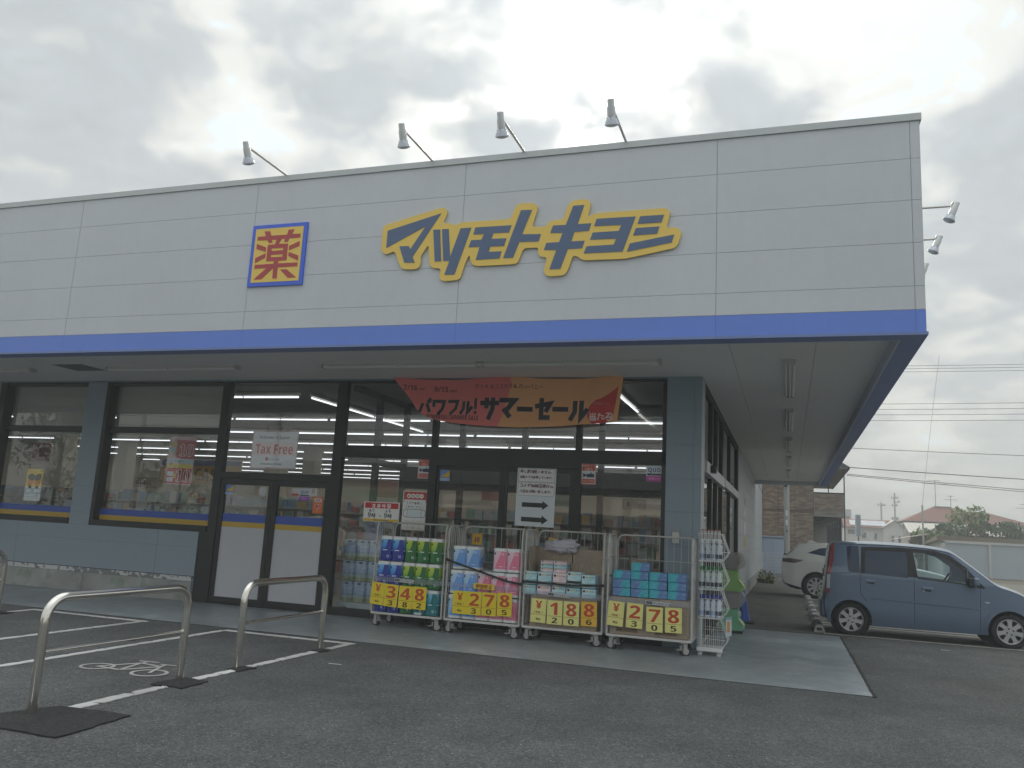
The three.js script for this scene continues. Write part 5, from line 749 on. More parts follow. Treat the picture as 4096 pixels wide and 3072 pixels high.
// ---------------------------------------------------------------- wire bottle rack, capsule machine, cone
{
  const wireWhite = std(lin(0.78, 0.79, 0.79), 0.4), k = thing('wire_rack', 'white wire display rack of bottles on casters beside the corner pillar', 'display rack', undefined, [-2.56, 0, -2.57], 0);
  const w = 0.33, d = 0.34, front = [], tiers = [[0.1, 0.49], [0.5, 0.87], [0.88, 1.25], [1.26, 1.63]];
  for (const [y0, y1] of tiers) {
    const t = [], bulge = w + 0.075;
    for (let i = 0; i <= 6; i++) { const x = (w * i) / 6; t.push(rod([x, y0, 0], [x, y1 - (i === 6 ? 0.12 : 0.0), 0], 0.003, 6), rod([x, y0, -d], [x, y1, -d], 0.003, 6)); }
    for (const z of [0, -d]) t.push(rod([w, y0 + 0.01, z], [bulge, y0 + 0.12, z], 0.004, 6), rod([bulge, y0 + 0.12, z], [w - 0.02, y1, z], 0.004, 6), rod([0, y0, z], [w, y0, z], 0.005, 6), rod([0, y0 + 0.13, z], [bulge, y0 + 0.12, z], 0.003, 6), rod([0, y0 + 0.25, z], [w + 0.03, y0 + 0.25, z], 0.003, 6), rod([0, y1, z], [w - 0.02, y1, z], 0.004, 6));
    for (let i = 0; i <= 3; i++) { const z = (-d * i) / 3; t.push(rod([bulge, y0 + 0.12, z], [w - 0.02, y1, z], 0.0028, 6), rod([0, y0, z], [0, y1, z], 0.003, 6), rod([w, y0 + 0.01, z], [bulge, y0 + 0.12, z], 0.0028, 6)); }
    t.push(bx(w, 0.006, d, w / 2, y0, -d / 2), rod([bulge, y0 + 0.12, 0], [bulge, y0 + 0.12, -d], 0.004, 6));
    mesh('basket_tier', t, wireWhite, k);
    mesh('label_holder', bx(0.004, 0.05, d - 0.04, 0, 0, 0).rotateZ(-0.6).translate(w + 0.045, y0 + 0.055, -d / 2), std(lin(0.55, 0.57, 0.57), 0.3), k);
  }
  mesh('base_plate', [rb(w + 0.01, 0.05, 0.012, 0.004, w / 2, 0.085, 0.004), bx(w, 0.012, d, w / 2, 0.09, -d / 2)], wireWhite, k);
  for (const [x, z] of [[0.04, -0.02], [w - 0.04, -0.02], [0.04, -d + 0.03], [w - 0.04, -d + 0.03]]) { const c = mesh('caster', new THREE.CylinderGeometry(0.03, 0.03, 0.022, 16).rotateX(Math.PI / 2).translate(x, 0.03, z), std(lin(0.55, 0.56, 0.55), 0.4), k); mesh('fork', bx(0.02, 0.05, 0.03, x, 0.06, z), casterGrey, c); }
  const bottle = (capC, bodyC, labelC) => { const o = new THREE.Group(); const body = mesh('body', new THREE.LatheGeometry([[0.001, 0], [0.026, 0], [0.028, 0.01], [0.027, 0.09], [0.022, 0.13], [0.028, 0.17], [0.012, 0.2], [0.01, 0.215]].map(([a, b]) => new THREE.Vector2(a, b)), 14), std(new THREE.Color(bodyC), 0.3), o); mesh('label', new THREE.CylinderGeometry(0.0288, 0.0284, 0.05, 14, 1, true).translate(0, 0.05, 0), std(new THREE.Color(labelC), 0.5), o); mesh('cap', [new THREE.CylinderGeometry(0.022, 0.02, 0.05, 12).translate(0, 0.235, 0), bx(0.04, 0.02, 0.02, 0.02, 0.25, 0)], std(new THREE.Color(capC), 0.4), o); return o; };
  const kinds = [['#e4eaee', '#cfdae4', '#8fa3b8', 'clear white capped bottle', 1.265], ['#2f7f46', '#d3dede', '#4d545c', 'pale green capped bottle', 0.887], ['#2c3f9e', '#d8e2f0', '#9fb5dc', 'pale blue capped bottle', 0.507]];
  kinds.forEach(([cap, body, lab, name, y], r) => { for (let i = 0; i < 4; i++) for (let j = 0; j < 2; j++) { const o = bottle(cap, body, i % 2 ? '#4b5260' : lab); o.scale.set(1.22, 1.12, 1.22); o.name = numbered('bottle'); o.position.set(-2.56 + 0.05 + i * 0.076, y, -2.63 - j * 0.13); o.rotation.y = i; scene.add(o); tag(o, name + ', ' + ordinal[i] + ' from left in the ' + (j ? 'back' : 'front') + ' line of the wire rack', 'bottle'); } });
  { const s = thing('small_packet', 'row of small red capped packets on top of the wire rack', 'packets'); mesh('packet', [0, 1, 2, 3, 4, 5].map((i) => rb(0.035, 0.14, 0.1, 0.008, -2.52 + i * 0.046, 1.6, -2.7)), std(lin(0.5, 0.48, 0.47), 0.5), s); mesh('cap', [0, 1, 2, 3, 4, 5].map((i) => rb(0.03, 0.02, 0.09, 0.006, -2.52 + i * 0.046, 1.675, -2.7)), std(lin(0.3, 0.1, 0.08), 0.5), s); }
  poster('rack_leaflet', 'orange and white leaflet hung on the right front of the wire rack', 'leaflet', 0.2, 0.26, [-2.155, 0.39, -2.75], canvasTex(128, 166, (x, w, h) => { x.fillStyle = '#b9c3c6'; x.fillRect(0, 0, w, h); x.fillStyle = '#c9883c'; x.fillRect(24, 40, 60, 90); x.fillStyle = '#7aa0a8'; x.fillRect(0, 0, w, 26); }), { ry: 1.25 });
}
{
  const m = thing('capsule_machine', 'green two-storey capsule toy vending machine behind the wire rack', 'vending machine', undefined, [-2.52, 0, -5.65]);
  const lime = std(lin(0.27, 0.5, 0.15), 0.35), mint = std(lin(0.2, 0.5, 0.3), 0.35), clear = new THREE.MeshPhysicalMaterial({ color: lin(0.75, 0.76, 0.74), transmission: 0.75, roughness: 0.12, thickness: 0, ior: 1.45 }), dim = std(lin(0.3, 0.29, 0.27), 0.6);
  const prof = (pts, dep) => { const s = new THREE.Shape(); pts.forEach(([x, y], i) => (i ? s.lineTo(x, y) : s.moveTo(x, y))); return new THREE.ExtrudeGeometry(s, { depth: dep, bevelEnabled: true, bevelSize: 0.008, bevelThickness: 0.008, bevelSegments: 2 }).translate(0, 0, -dep); };
  [[0.06, mint], [0.705, lime]].forEach(([y, c]) => {
    mesh('body', prof([[0.02, y], [0.385, y], [0.415, y + 0.03], [0.42, y + 0.075], [0.4, y + 0.11], [0.365, y + 0.14], [0.34, y + 0.175], [0.328, y + 0.22], [0.325, y + 0.33], [0.02, y + 0.34]], 0.34), c, m);
    mesh('trim', rod([0.415, y + 0.09, 0.012], [0.335, y + 0.19, 0.012], 0.01), std(lin(0.6, 0.6, 0.2), 0.4), m);
    mesh('capsule_window', prof([[0.02, y + 0.36], [0.31, y + 0.36], [0.36, y + 0.385], [0.405, y + 0.43], [0.428, y + 0.49], [0.43, y + 0.55], [0.41, y + 0.6], [0.37, y + 0.635], [0.31, y + 0.645], [0.02, y + 0.645]], 0.34), clear, m);
    mesh('inner_card', prof([[0.06, y + 0.38], [0.3, y + 0.38], [0.35, y + 0.47], [0.35, y + 0.58], [0.06, y + 0.6]], 0.3).translate(0, 0, -0.02), dim, m);
    mesh('crank', [new THREE.CylinderGeometry(0.05, 0.05, 0.03, 16).rotateZ(Math.PI / 2).translate(0.34, y + 0.26, -0.17), bx(0.03, 0.09, 0.02, 0.355, y + 0.26, -0.17)], std(lin(0.5, 0.5, 0.48), 0.4), m);
  });
  mesh('base', rb(0.4, 0.06, 0.34, 0.01, 0.2, 0.03, -0.17), rubber, m);
}
{ const c = thing('traffic_cone', 'blue traffic cone on a black foot behind the green capsule machine', 'traffic cone', undefined, [-2.22, 0, -7.75]); mesh('cone', new THREE.LatheGeometry([[0.15, 0.03], [0.14, 0.06], [0.035, 0.66], [0.03, 0.7], [0.001, 0.71]].map(([a, b]) => new THREE.Vector2(a, b)), 20), std(lin(0.03, 0.09, 0.42), 0.45), c); mesh('foot', rb(0.42, 0.05, 0.42, 0.02, 0.02, 0.026, 0), rubber, c); }

// ---------------------------------------------------------------- stainless hoop rails
{
  const steel = std(lin(0.78, 0.75, 0.7), 0.3, 1, { roughnessMap: noiseTex(256, 0.4, (u, v) => 0.6 + (tileNoise(u, v, 30, 3, 301) - 0.5) * 0.6, false) });
  const r = thing('hoop_rail', 'large steel hoop rail nearest the camera, standing in an asphalt patch at the left', 'bike rail', undefined, [-6.7, 0, 3.46]);
  mesh('hoop', bent([[0, -0.02, 0.79], [0, 0.85, 0.79], [0, 0.85, -0.79], [0, -0.02, -0.79]], 0.2, 0.036, 16, 9), steel, r); mesh('crossbar', rod([0, 0.45, 0.79], [0, 0.45, -0.79], 0.017, 12), steel, r);
  for (const z of [0.76, -0.76]) mesh('collar', rod([0, 0.45, z], [0, 0.45, z - Math.sign(z) * 0.02], 0.02, 12), steel, r);
  copy(r, 'steel hoop rail in the middle distance before the white double door', [-6.68, 0, 1.05], 0); copy(r, 'steel hoop rail cut off by the left picture edge', [-11.9, 0, 0.98], 0);
}
{ const l = single('tape_scrap', flat([[-6.1, 1.02], [-5.96, 1.0], [-5.96, 1.025], [-6.1, 1.045]], 0.012, 0.003), linePaint, 'thin white scrap lying on the asphalt right of the bicycle bay', 'litter'); single('tape_scrap', flat([[0.93, -5.93], [1.05, -5.93], [1.05, -5.9], [0.93, -5.9]], 0.012, 0.003), linePaint, 'thin white scrap lying on the asphalt before the blue car', 'litter'); }

// ---------------------------------------------------------------- cars
const carGlass = new THREE.MeshPhysicalMaterial({ color: lin(0.7, 0.8, 0.82), transmission: 1, roughness: 0.0, thickness: 0, ior: 1.5 });
const darkGlass = new THREE.MeshPhysicalMaterial({ color: lin(0.04, 0.06, 0.1), roughness: 0.04, ior: 1.45 });
const blackTrim = std(lin(0.02, 0.02, 0.022), 0.5), tyreMat = std(lin(0.022, 0.022, 0.023), 0.85), alloy = std(lin(0.55, 0.56, 0.58), 0.3, 0.7), seatCloth = std(lin(0.12, 0.13, 0.14), 0.9);
const lampRed = new THREE.MeshPhysicalMaterial({ color: lin(0.32, 0.02, 0.03), roughness: 0.2, clearcoat: 1 }), lampClear = new THREE.MeshPhysicalMaterial({ color: lin(0.55, 0.56, 0.56), roughness: 0.15, clearcoat: 1 });
function wheelInto(car, x, z, R, rimR, spokes, side) {
  const w = new THREE.Group(); w.name = 'wheel'; w.position.set(x, R, z); car.add(w); w.scale.z = side;
  const ty = new THREE.LatheGeometry([[rimR, -0.09], [R - 0.02, -0.085], [R, -0.06], [R, 0.06], [R - 0.02, 0.085], [rimR + 0.015, 0.09], [rimR, 0.082], [rimR - 0.01, 0.05]].map(([a, b]) => new THREE.Vector2(a, b)), 44).rotateX(Math.PI / 2);
  mesh('tyre', ty, tyreMat, w);
  const g = [new THREE.LatheGeometry([[rimR - 0.022, 0.055], [rimR - 0.012, 0.08], [rimR + 0.002, 0.083], [rimR, 0.03]].map(([a, b]) => new THREE.Vector2(a, b)), 40).rotateX(Math.PI / 2), new THREE.CylinderGeometry(rimR * 0.3, rimR * 0.34, 0.03, 24).rotateX(Math.PI / 2).translate(0, 0, 0.055)];
  for (let i = 0; i < spokes; i++) { const s = new THREE.Shape([[-0.2, 0.2], [-0.13, 0.62], [-0.2, 0.93], [0.2, 0.93], [0.13, 0.62], [0.2, 0.2]].map(([a, b]) => new THREE.Vector2(a * rimR * (7 / spokes), b * rimR))); g.push(new THREE.ExtrudeGeometry(s, { depth: 0.02, bevelEnabled: true, bevelSize: 0.004, bevelThickness: 0.004, bevelSegments: 1 }).translate(0, 0, 0.045).rotateZ((i / spokes) * 2 * Math.PI)); }
  mesh('rim', g, alloy, w);
  mesh('brake_disc', new THREE.CylinderGeometry(rimR - 0.03, rimR - 0.03, 0.02, 24).rotateX(Math.PI / 2).translate(0, 0, 0.0), std(lin(0.04, 0.04, 0.04), 0.6, 0.4), w);
  mesh('wheel_nut', [0, 1, 2, 3].map((i) => new THREE.CylinderGeometry(0.013, 0.013, 0.014, 8).rotateX(Math.PI / 2).translate(Math.cos(i * 1.571 + 0.4) * rimR * 0.24, Math.sin(i * 1.571 + 0.4) * rimR * 0.24, 0.072)), blackTrim, w);
}
function makeCar(o) {
  const car = thing(o.name, o.label, 'car', undefined, [0, 0, o.zc]), P = o.profile.map(([x, y]) => new THREE.Vector2(x, y)), IN = 0.05;
  // smooth the profile
  const curve = new THREE.SplineCurve(P), pts = [];
  for (let i = 0; i < P.length - 1; i++) { const a = P[i], b = P[i + 1], n = Math.max(1, Math.ceil(a.distanceTo(b) / 0.09)); for (let k = 0; k < n; k++) pts.push(o.sharp ? a.clone().lerp(b, k / n) : curve.getPoint((i + k / n) / (P.length - 1))); }
  pts.push(P[P.length - 1]);
  const nrm = pts.map((p, i) => { const d = pts[Math.min(pts.length - 1, i + 1)].clone().sub(pts[Math.max(0, i - 1)]).normalize(); return new THREE.Vector2(d.y, -d.x); });   // inward
  const rim = pts.map((p, i) => p.clone().addScaledVector(nrm[i], IN));
  const hw = (x, y) => {
    let w = o.half - 0.06 * (1 - clamp((x - o.rear) / 0.4)) ** 2 - o.noseTaper * clamp((x - o.noseFrom) / (o.front - o.noseFrom)) ** 2.2;
    w -= 0.035 * clamp((0.5 - y) / 0.3) ** 2; const belt = o.belt(x); if (y > belt) w -= o.tumble * Math.pow((y - belt) / (o.top - belt), 1.25);
    for (const [ax, ay, ar] of o.arches) { const d = Math.hypot(x - ax, y - ay) - ar; if (y < belt && d > -0.05 && d < 0.14) w += o.flare * smooth(0.14, 0.07, d) * smooth(-0.05, 0.0, d); }
    if (false) w += 0.012 * smooth(o.crease(x) + 0.004, o.crease(x) - 0.004, y) * smooth(o.creaseX[0] - 0.02, o.creaseX[0] + 0.06, x) * smooth(o.creaseX[1] + 0.02, o.creaseX[1] - 0.06, x);
    return w;
  };
  const toSide = (geo, s, off = 0) => { geo.deleteAttribute('normal'); geo.deleteAttribute('uv'); const g = mergeVertices(geo, 1e-4), p = g.attributes.position; for (let i = 0; i < p.count; i++) p.setZ(i, s * (hw(p.getX(i), p.getY(i)) + off)); if (s < 0) { const ix = g.index; for (let i = 0; i < ix.count; i += 3) { const t = ix.getX(i); ix.setX(i, ix.getX(i + 1)); ix.setX(i + 1, t); } } g.computeVertexNormals(); g.setAttribute('uv', new THREE.Float32BufferAttribute(new Float32Array(g.attributes.position.count * 2), 2)); return g; };
  const sidePatch = (poly, off, s = 1, edge = 0.08, holes = []) => { const sh = new THREE.Shape(poly.map(([x, y]) => new THREE.Vector2(x, y))); for (const h of holes) sh.holes.push(new THREE.Path(h.map(([x, y]) => new THREE.Vector2(x, y)))); return toSide(new TessellateModifier(edge, 9).modify(new THREE.ShapeGeometry(sh)), s, off); };
  const outline = [...rim.map((p) => [p.x, p.y])];
  // bottom: from front to rear with the wheel arches cut out
  const arcs = [...o.arches].sort((a, b) => b[0] - a[0]); const bottom = [];
  for (const [ax, ay, ar] of arcs) { const a0 = Math.asin((o.sill - ay) / ar); for (let k = 0; k <= 18; k++) { const t = a0 + ((Math.PI - 2 * a0) * k) / 18; bottom.push([ax + Math.cos(t) * ar, ay + Math.sin(t) * ar]); } }
  const sidePoly = [...outline, ...bottom];
  for (const s of [1, -1]) mesh('body_side', sidePatch(sidePoly, 0, s, 0.045, o.openings), o.paint, car);
  const strip = (i0, i1, t0, t1, off = 0, nt = 18) => {
    const p = [], id = [];
    for (let i = i0; i <= i1; i++) for (let k = 0; k <= nt; k++) { const t = lerp(t0, t1, k / nt), q = pts[i].clone().addScaledVector(nrm[i], IN * Math.abs(t) ** 5 - off), w = hw(rim[i].x, rim[i].y); p.push(q.x, q.y, t * w); }
    for (let i = 0; i < i1 - i0; i++) for (let k = 0; k < nt; k++) { const a = i * (nt + 1) + k, b = a + 1, c = a + nt + 1, d = c + 1; id.push(a, b, c, b, d, c); }
    const g = new THREE.BufferGeometry(); g.setAttribute('position', new THREE.Float32BufferAttribute(p, 3)); g.setAttribute('uv', new THREE.Float32BufferAttribute(new Float32Array((p.length / 3) * 2), 2)); g.setIndex(id); g.computeVertexNormals(); return g;
  };
  const near = (q) => { let best = 0; pts.forEach((p, i) => { if (p.distanceTo(q) < pts[best].distanceTo(q)) best = i; }); return best; };
  const ws0 = near(new THREE.Vector2(...o.screen[0])), ws1 = near(new THREE.Vector2(...o.screen[1])), rw0 = near(new THREE.Vector2(...o.rearGlass[0])), rw1 = near(new THREE.Vector2(...o.rearGlass[1]));
  mesh('body_rear', strip(0, rw1, -1, 1), o.paint, car); mesh('roof', strip(rw1, ws0, -1, 1), o.paint, car); mesh('bonnet', strip(ws1, pts.length - 1, -1, 1), o.paint, car);
  mesh('windscreen_pillar', [strip(ws0, ws1, -1, -0.88, 0, 4), strip(ws0, ws1, 0.88, 1, 0, 4)], o.paint, car); mesh('windscreen', strip(ws0, ws1, -0.88, 0.88), carGlass, car); mesh('rear_window', strip(rw0, rw1, -0.86, 0.86, 0.006), darkGlass, car);
  for (const [ax, ay, ar] of o.arches) for (const s of [1, -1]) mesh('arch_liner', [new THREE.CylinderGeometry(ar - 0.004, ar - 0.004, 0.26, 28, 1, true, -Math.PI / 2 - 0.25, Math.PI + 0.5).rotateX(-Math.PI / 2).translate(ax, ay, s * (o.half - 0.17)), new THREE.CircleGeometry(ar, 28).translate(ax, ay, s * (o.half - 0.3))], blackTrim, car);
  const f = pts[pts.length - 1], r = pts[0]; mesh('underbody', [span(r.x + 0.1, f.x - 0.1, 0.24, 0.3, -o.half + 0.2, o.half - 0.2), ...o.arches.map(([ax, ay, ar]) => span(ax - ar, ax + ar, ay + ar - 0.02, ay + ar + 0.02, -o.half + 0.1, o.half - 0.1)), span(o.arches[0][0] + o.arches[0][2], o.arches[1][0] - o.arches[1][2], 0.2, 0.3, -o.half + 0.08, o.half - 0.08)], blackTrim, car);
  for (const [ax] of o.arches) for (const s of [1, -1]) wheelInto(car, ax, s * (o.half - 0.115), o.tyre, o.rimR, o.spokes, s);
  return { car, sidePatch, hw, strip, pts, near };
}
// wheel arches are [x, y, radius], first rear, then front
{
  const bluePaintCar = new THREE.MeshPhysicalMaterial({ color: lin(0.125, 0.185, 0.275), metalness: 0.25, roughness: 0.38, clearcoat: 1, clearcoatRoughness: 0.05 });
  const winF = [[0.72, 1.51], [0.778, 1.082], [1.52, 1.03], [1.515, 1.28], [1.27, 1.45], [1.0, 1.515]];
  const { car, sidePatch, hw, strip } = makeCar({
    name: 'blue_car', label: 'blue-grey tall small car parked side-on at the right, its tail towards the shop', zc: -7.735, half: 0.735, rear: -0.8, front: 2.6, noseFrom: 1.85, noseTaper: 0.17, tumble: 0.13, top: 1.66, flare: 0, sill: 0.2, tyre: 0.285, rimR: 0.205, spokes: 7, paint: bluePaintCar,
    profile: [[-0.66, 0.21], [-0.76, 0.27], [-0.8, 0.42], [-0.805, 0.6], [-0.775, 0.7], [-0.745, 0.98], [-0.7, 1.3], [-0.655, 1.57], [-0.6, 1.632], [-0.45, 1.655], [-0.05, 1.67], [0.4, 1.672], [0.9, 1.655], [1.2, 1.62], [1.37, 1.572], [1.6, 1.4], [1.8, 1.24], [2.02, 1.07], [2.2, 1.01], [2.4, 0.935], [2.53, 0.84], [2.585, 0.68], [2.6, 0.5], [2.575, 0.33], [2.5, 0.21]],
    belt: (x) => 1.075 - 0.05 * clamp((x + 0.1) / 1.9), arches: [[-0.32, 0.285, 0.345], [2.165, 0.285, 0.345]], crease: (x) => 0.685 - 0.038 * x, creaseX: [0.03, 1.76], screen: [[1.37, 1.572], [2.02, 1.07]], rearGlass: [[-0.725, 1.1], [-0.66, 1.55]], openings: [winF],
  });
  for (const s of [1, -1]) {
    mesh('door_glass', sidePatch(winF, -0.012, s, 0.1), carGlass, car);
    mesh('rear_door_glass', sidePatch([[-0.06, 1.5], [-0.075, 1.12], [0.625, 1.085], [0.607, 1.515]], 0.003, s), darkGlass, car);
    mesh('quarter_glass', sidePatch([[-0.375, 1.545], [-0.36, 1.17], [-0.34, 1.115], [-0.16, 1.112], [-0.175, 1.575], [-0.35, 1.565]], 0.003, s), darkGlass, car);
    mesh('window_frame', [sidePatch([[-0.13, 1.565], [-0.155, 1.1], [-0.075, 1.1], [-0.06, 1.5], [0.607, 1.515], [0.72, 1.51], [1.0, 1.515], [1.27, 1.45], [1.515, 1.28], [1.52, 1.03], [1.54, 1.0], [1.56, 1.29], [1.3, 1.495], [1.05, 1.565], [0.5, 1.588]], 0.002, s), sidePatch([[0.607, 1.515], [0.625, 1.085], [0.778, 1.08], [0.72, 1.51]], 0.0025, s), sidePatch([[0.778, 1.082], [0.77, 1.065], [1.54, 1.01], [1.52, 1.03]], 0.003, s), sidePatch([[1.56, 1.02], [1.7, 0.97], [1.82, 0.965], [1.565, 1.27]], 0.003, s)], blackTrim, car);
    mesh('tail_lamp', sidePatch([[-0.585, 1.6], [-0.6, 1.3], [-0.655, 1.06], [-0.71, 1.06], [-0.665, 1.3], [-0.625, 1.6]], 0.012, s, 0.06), lampRed, car);
    mesh('reverse_lamp', sidePatch([[-0.655, 1.05], [-0.67, 0.8], [-0.725, 0.8], [-0.71, 1.05]], 0.01, s, 0.06), lampClear, car);
    mesh('tail_lamp', sidePatch([[-0.67, 0.79], [-0.675, 0.72], [-0.735, 0.72], [-0.725, 0.79]], 0.01, s, 0.06), lampRed, car);
    mesh('door_seam', [sidePatch([[-0.166, 1.1], [-0.158, 1.1], [-0.156, 0.76], [-0.06, 0.62], [-0.068, 0.615], [-0.164, 0.755]], 0.0015, s, 0.05), sidePatch([[0.712, 1.07], [0.72, 1.07], [0.707, 0.27], [0.699, 0.27]], 0.0015, s, 0.05), sidePatch([[1.735, 0.96], [1.743, 0.96], [1.715, 0.27], [1.707, 0.27]], 0.0015, s, 0.05), sidePatch([[-0.61, 1.078], [-0.61, 1.072], [-0.17, 1.108], [-0.17, 1.114]], 0.0015, s, 0.05)], blackTrim, car);
    for (const [ax, ay, ar] of [[-0.32, 0.285, 0.345], [2.165, 0.285, 0.345]]) { const ring = []; for (let k = 0; k <= 22; k++) { const t = -0.2 + ((Math.PI + 0.4) * k) / 22; ring.push([ax + Math.cos(t) * (ar - 0.006), ay + Math.sin(t) * (ar - 0.006)]); } for (let k = 22; k >= 0; k--) { const t = -0.2 + ((Math.PI + 0.4) * k) / 22, q = ar + 0.075 - 0.02 * Math.abs(Math.cos(t)); ring.push([ax + Math.cos(t) * q, ay + Math.sin(t) * q]); } mesh('arch_flare', sidePatch(ring, 0.02, s, 0.06), bluePaintCar, car); }
    mesh('door_moulding', sidePatch([[0.0, 0.7], [1.735, 0.64], [1.735, 0.615], [0.0, 0.672]], 0.009, s, 0.1), bluePaintCar, car); mesh('painted_moulding_shade', sidePatch([[0.0, 0.671], [1.735, 0.614], [1.735, 0.609], [0.0, 0.666]], 0.003, s, 0.1), blackTrim, car); mesh('sill_trim', sidePatch([[0.06, 0.255], [1.78, 0.25], [1.78, 0.205], [0.04, 0.21]], 0.006, s, 0.1), bluePaintCar, car);  // black line under the moulding is painted on in place of its shade
    for (const hx of [[-0.07, 0.985], [0.84, 0.92]]) { const z = s * (hw(hx[0] + 0.08, hx[1]) + 0.012); mesh('door_handle', [rb(0.17, 0.045, 0.025, 0.01, hx[0] + 0.08, hx[1] - 0.012, z).rotateZ(0)], bluePaintCar, car); mesh('dark_handle_patch', sidePatch([[hx[0] + 0.02, hx[1] - 0.03], [hx[0] + 0.14, hx[1] - 0.038], [hx[0] + 0.13, hx[1] - 0.065], [hx[0] + 0.03, hx[1] - 0.055]], 0.002, s, 0.06), blackTrim, car); }  // flat dark patch stands in for the hollow under each handle
    mesh('key_lock', new THREE.CylinderGeometry(0.012, 0.012, 0.01, 12).rotateX(Math.PI / 2).translate(0.86, 0.865, s * (hw(0.86, 0.865) + 0.004)), alloy, car); mesh('window_sill_strip', sidePatch([[-0.07, 1.115], [0.62, 1.082], [0.62, 1.07], [-0.07, 1.103]], 0.006, s, 0.1), blackTrim, car); mesh('roof_gutter', sidePatch([[-0.5, 1.604], [0.4, 1.618], [0.9, 1.6], [1.2, 1.56], [1.33, 1.52], [1.33, 1.51], [1.2, 1.55], [0.9, 1.59], [0.4, 1.607], [-0.5, 1.594]], 0.004, s, 0.08), blackTrim, car);
    mesh('side_marker', sidePatch([[1.8, 0.755], [1.87, 0.75], [1.87, 0.728], [1.8, 0.733]], 0.006, s, 0.05), lampClear, car);
    const mz = s * (hw(1.62, 1.02) + 0.09); mesh('wing_mirror', [rb(0.1, 0.14, 0.17, 0.035, 1.655, 1.075, mz + s * 0.0), rb(0.1, 0.04, 0.1, 0.015, 1.63, 0.99, s * (hw(1.62, 1.0) + 0.03))], s > 0 ? bluePaintCar : bluePaintCar, car); mesh('mirror_base', rb(0.11, 0.16, 0.12, 0.03, 1.585, 1.06, mz - s * 0.005), blackTrim, car);
  }
  mesh('seat', [[0.62, -0.34], [0.62, 0.34]].flatMap(([x, z]) => [rb(0.2, 0.6, 0.46, 0.08, x, 0.95, z).rotateZ(0), rb(0.12, 0.2, 0.26, 0.05, x - 0.02, 1.33, z), rb(0.5, 0.16, 0.46, 0.07, x + 0.25, 0.62, z)]), seatCloth, car);
  mesh('dashboard', rb(0.4, 0.25, 1.2, 0.08, 1.72, 0.9, 0), blackTrim, car); mesh('steering_wheel', new THREE.TorusGeometry(0.18, 0.016, 10, 28).rotateY(Math.PI / 2).rotateZ(-0.5).translate(1.38, 1.02, -0.34), blackTrim, car);
  mesh('roof_spoiler', strip(7, 9, -0.8, 0.8, 0.012, 10), bluePaintCar, car); mesh('wiper', rod([-0.76, 1.0, 0.25], [-0.745, 1.12, -0.2], 0.012), blackTrim, car); mesh('rear_bumper', [rb(0.12, 0.34, 1.2, 0.05, -0.775, 0.45, 0)], bluePaintCar, car); mesh('number_plate', bx(0.01, 0.165, 0.33, -0.845, 0.75, 0), std(lin(0.5, 0.45, 0.1), 0.5), car);
}
let suvCar;
{
  const whitePaint = new THREE.MeshPhysicalMaterial({ color: lin(0.6, 0.62, 0.6), metalness: 0.05, roughness: 0.3, clearcoat: 1, clearcoatRoughness: 0.04 });
  const { car, sidePatch } = makeCar({
    name: 'white_car', label: 'pearl white sloping-backed sports utility car standing behind the blue car', zc: -17.92, half: 0.92, rear: -1.57, front: 3.15, noseFrom: 2.1, noseTaper: 0.3, tumble: 0.24, top: 1.64, flare: 0, sill: 0.27, tyre: 0.36, rimR: 0.25, spokes: 9, paint: whitePaint,
    profile: [[-1.3, 0.27], [-1.5, 0.36], [-1.57, 0.55], [-1.585, 0.85], [-1.56, 1.08], [-1.5, 1.18], [-1.36, 1.29], [-1.14, 1.52], [-1.08, 1.575], [-0.8, 1.605], [-0.2, 1.635], [0.4, 1.62], [0.85, 1.53], [1.3, 1.3], [1.75, 1.1], [2.3, 1.02], [2.85, 0.9], [3.08, 0.75], [3.15, 0.55], [3.12, 0.36], [3.0, 0.27]],
    belt: () => 1.1, arches: [[-0.6, 0.36, 0.42], [2.09, 0.36, 0.42]], screen: [[0.85, 1.53], [1.75, 1.1]], rearGlass: [[-1.46, 1.21], [-1.14, 1.52]], openings: [],
  });
  for (const s of [1, -1]) {
    mesh('tail_lamp', sidePatch([[-1.54, 1.12], [-1.3, 1.13], [-0.94, 1.1], [-1.0, 1.06], [-1.2, 1.0], [-1.54, 1.02]], 0.01, s, 0.07), new THREE.MeshPhysicalMaterial({ color: lin(0.05, 0.02, 0.025), roughness: 0.1, clearcoat: 1 }), car);
    for (const q of [sidePatch([[-0.83, 1.31], [-0.3, 1.24], [-0.28, 1.49], [-0.48, 1.46]], 0.004, s), sidePatch([[-0.22, 1.23], [0.5, 1.15], [0.44, 1.52], [-0.2, 1.5]], 0.004, s), sidePatch([[0.56, 1.15], [1.4, 1.1], [0.8, 1.44], [0.52, 1.52]], 0.004, s)]) mesh('side_glass', q, darkGlass, car);
    mesh('lower_trim', sidePatch([[-1.5, 0.42], [-1.02, 0.3], [-1.02, 0.27], [-1.3, 0.28]], 0.006, s), blackTrim, car);
  }
  mesh('roof_fin', new THREE.ExtrudeGeometry(new THREE.Shape([[-0.85, 1.6], [-0.72, 1.69], [-0.67, 1.685], [-0.5, 1.61]].map(([a, b]) => new THREE.Vector2(a, b))), { depth: 0.05, bevelEnabled: false }).translate(0, 0, -0.025), whitePaint, car); mesh('rear_wiper', rod([-1.45, 1.25, 0.3], [-1.5, 1.22, 0], 0.02), blackTrim, car);
  suvCar = car;
}
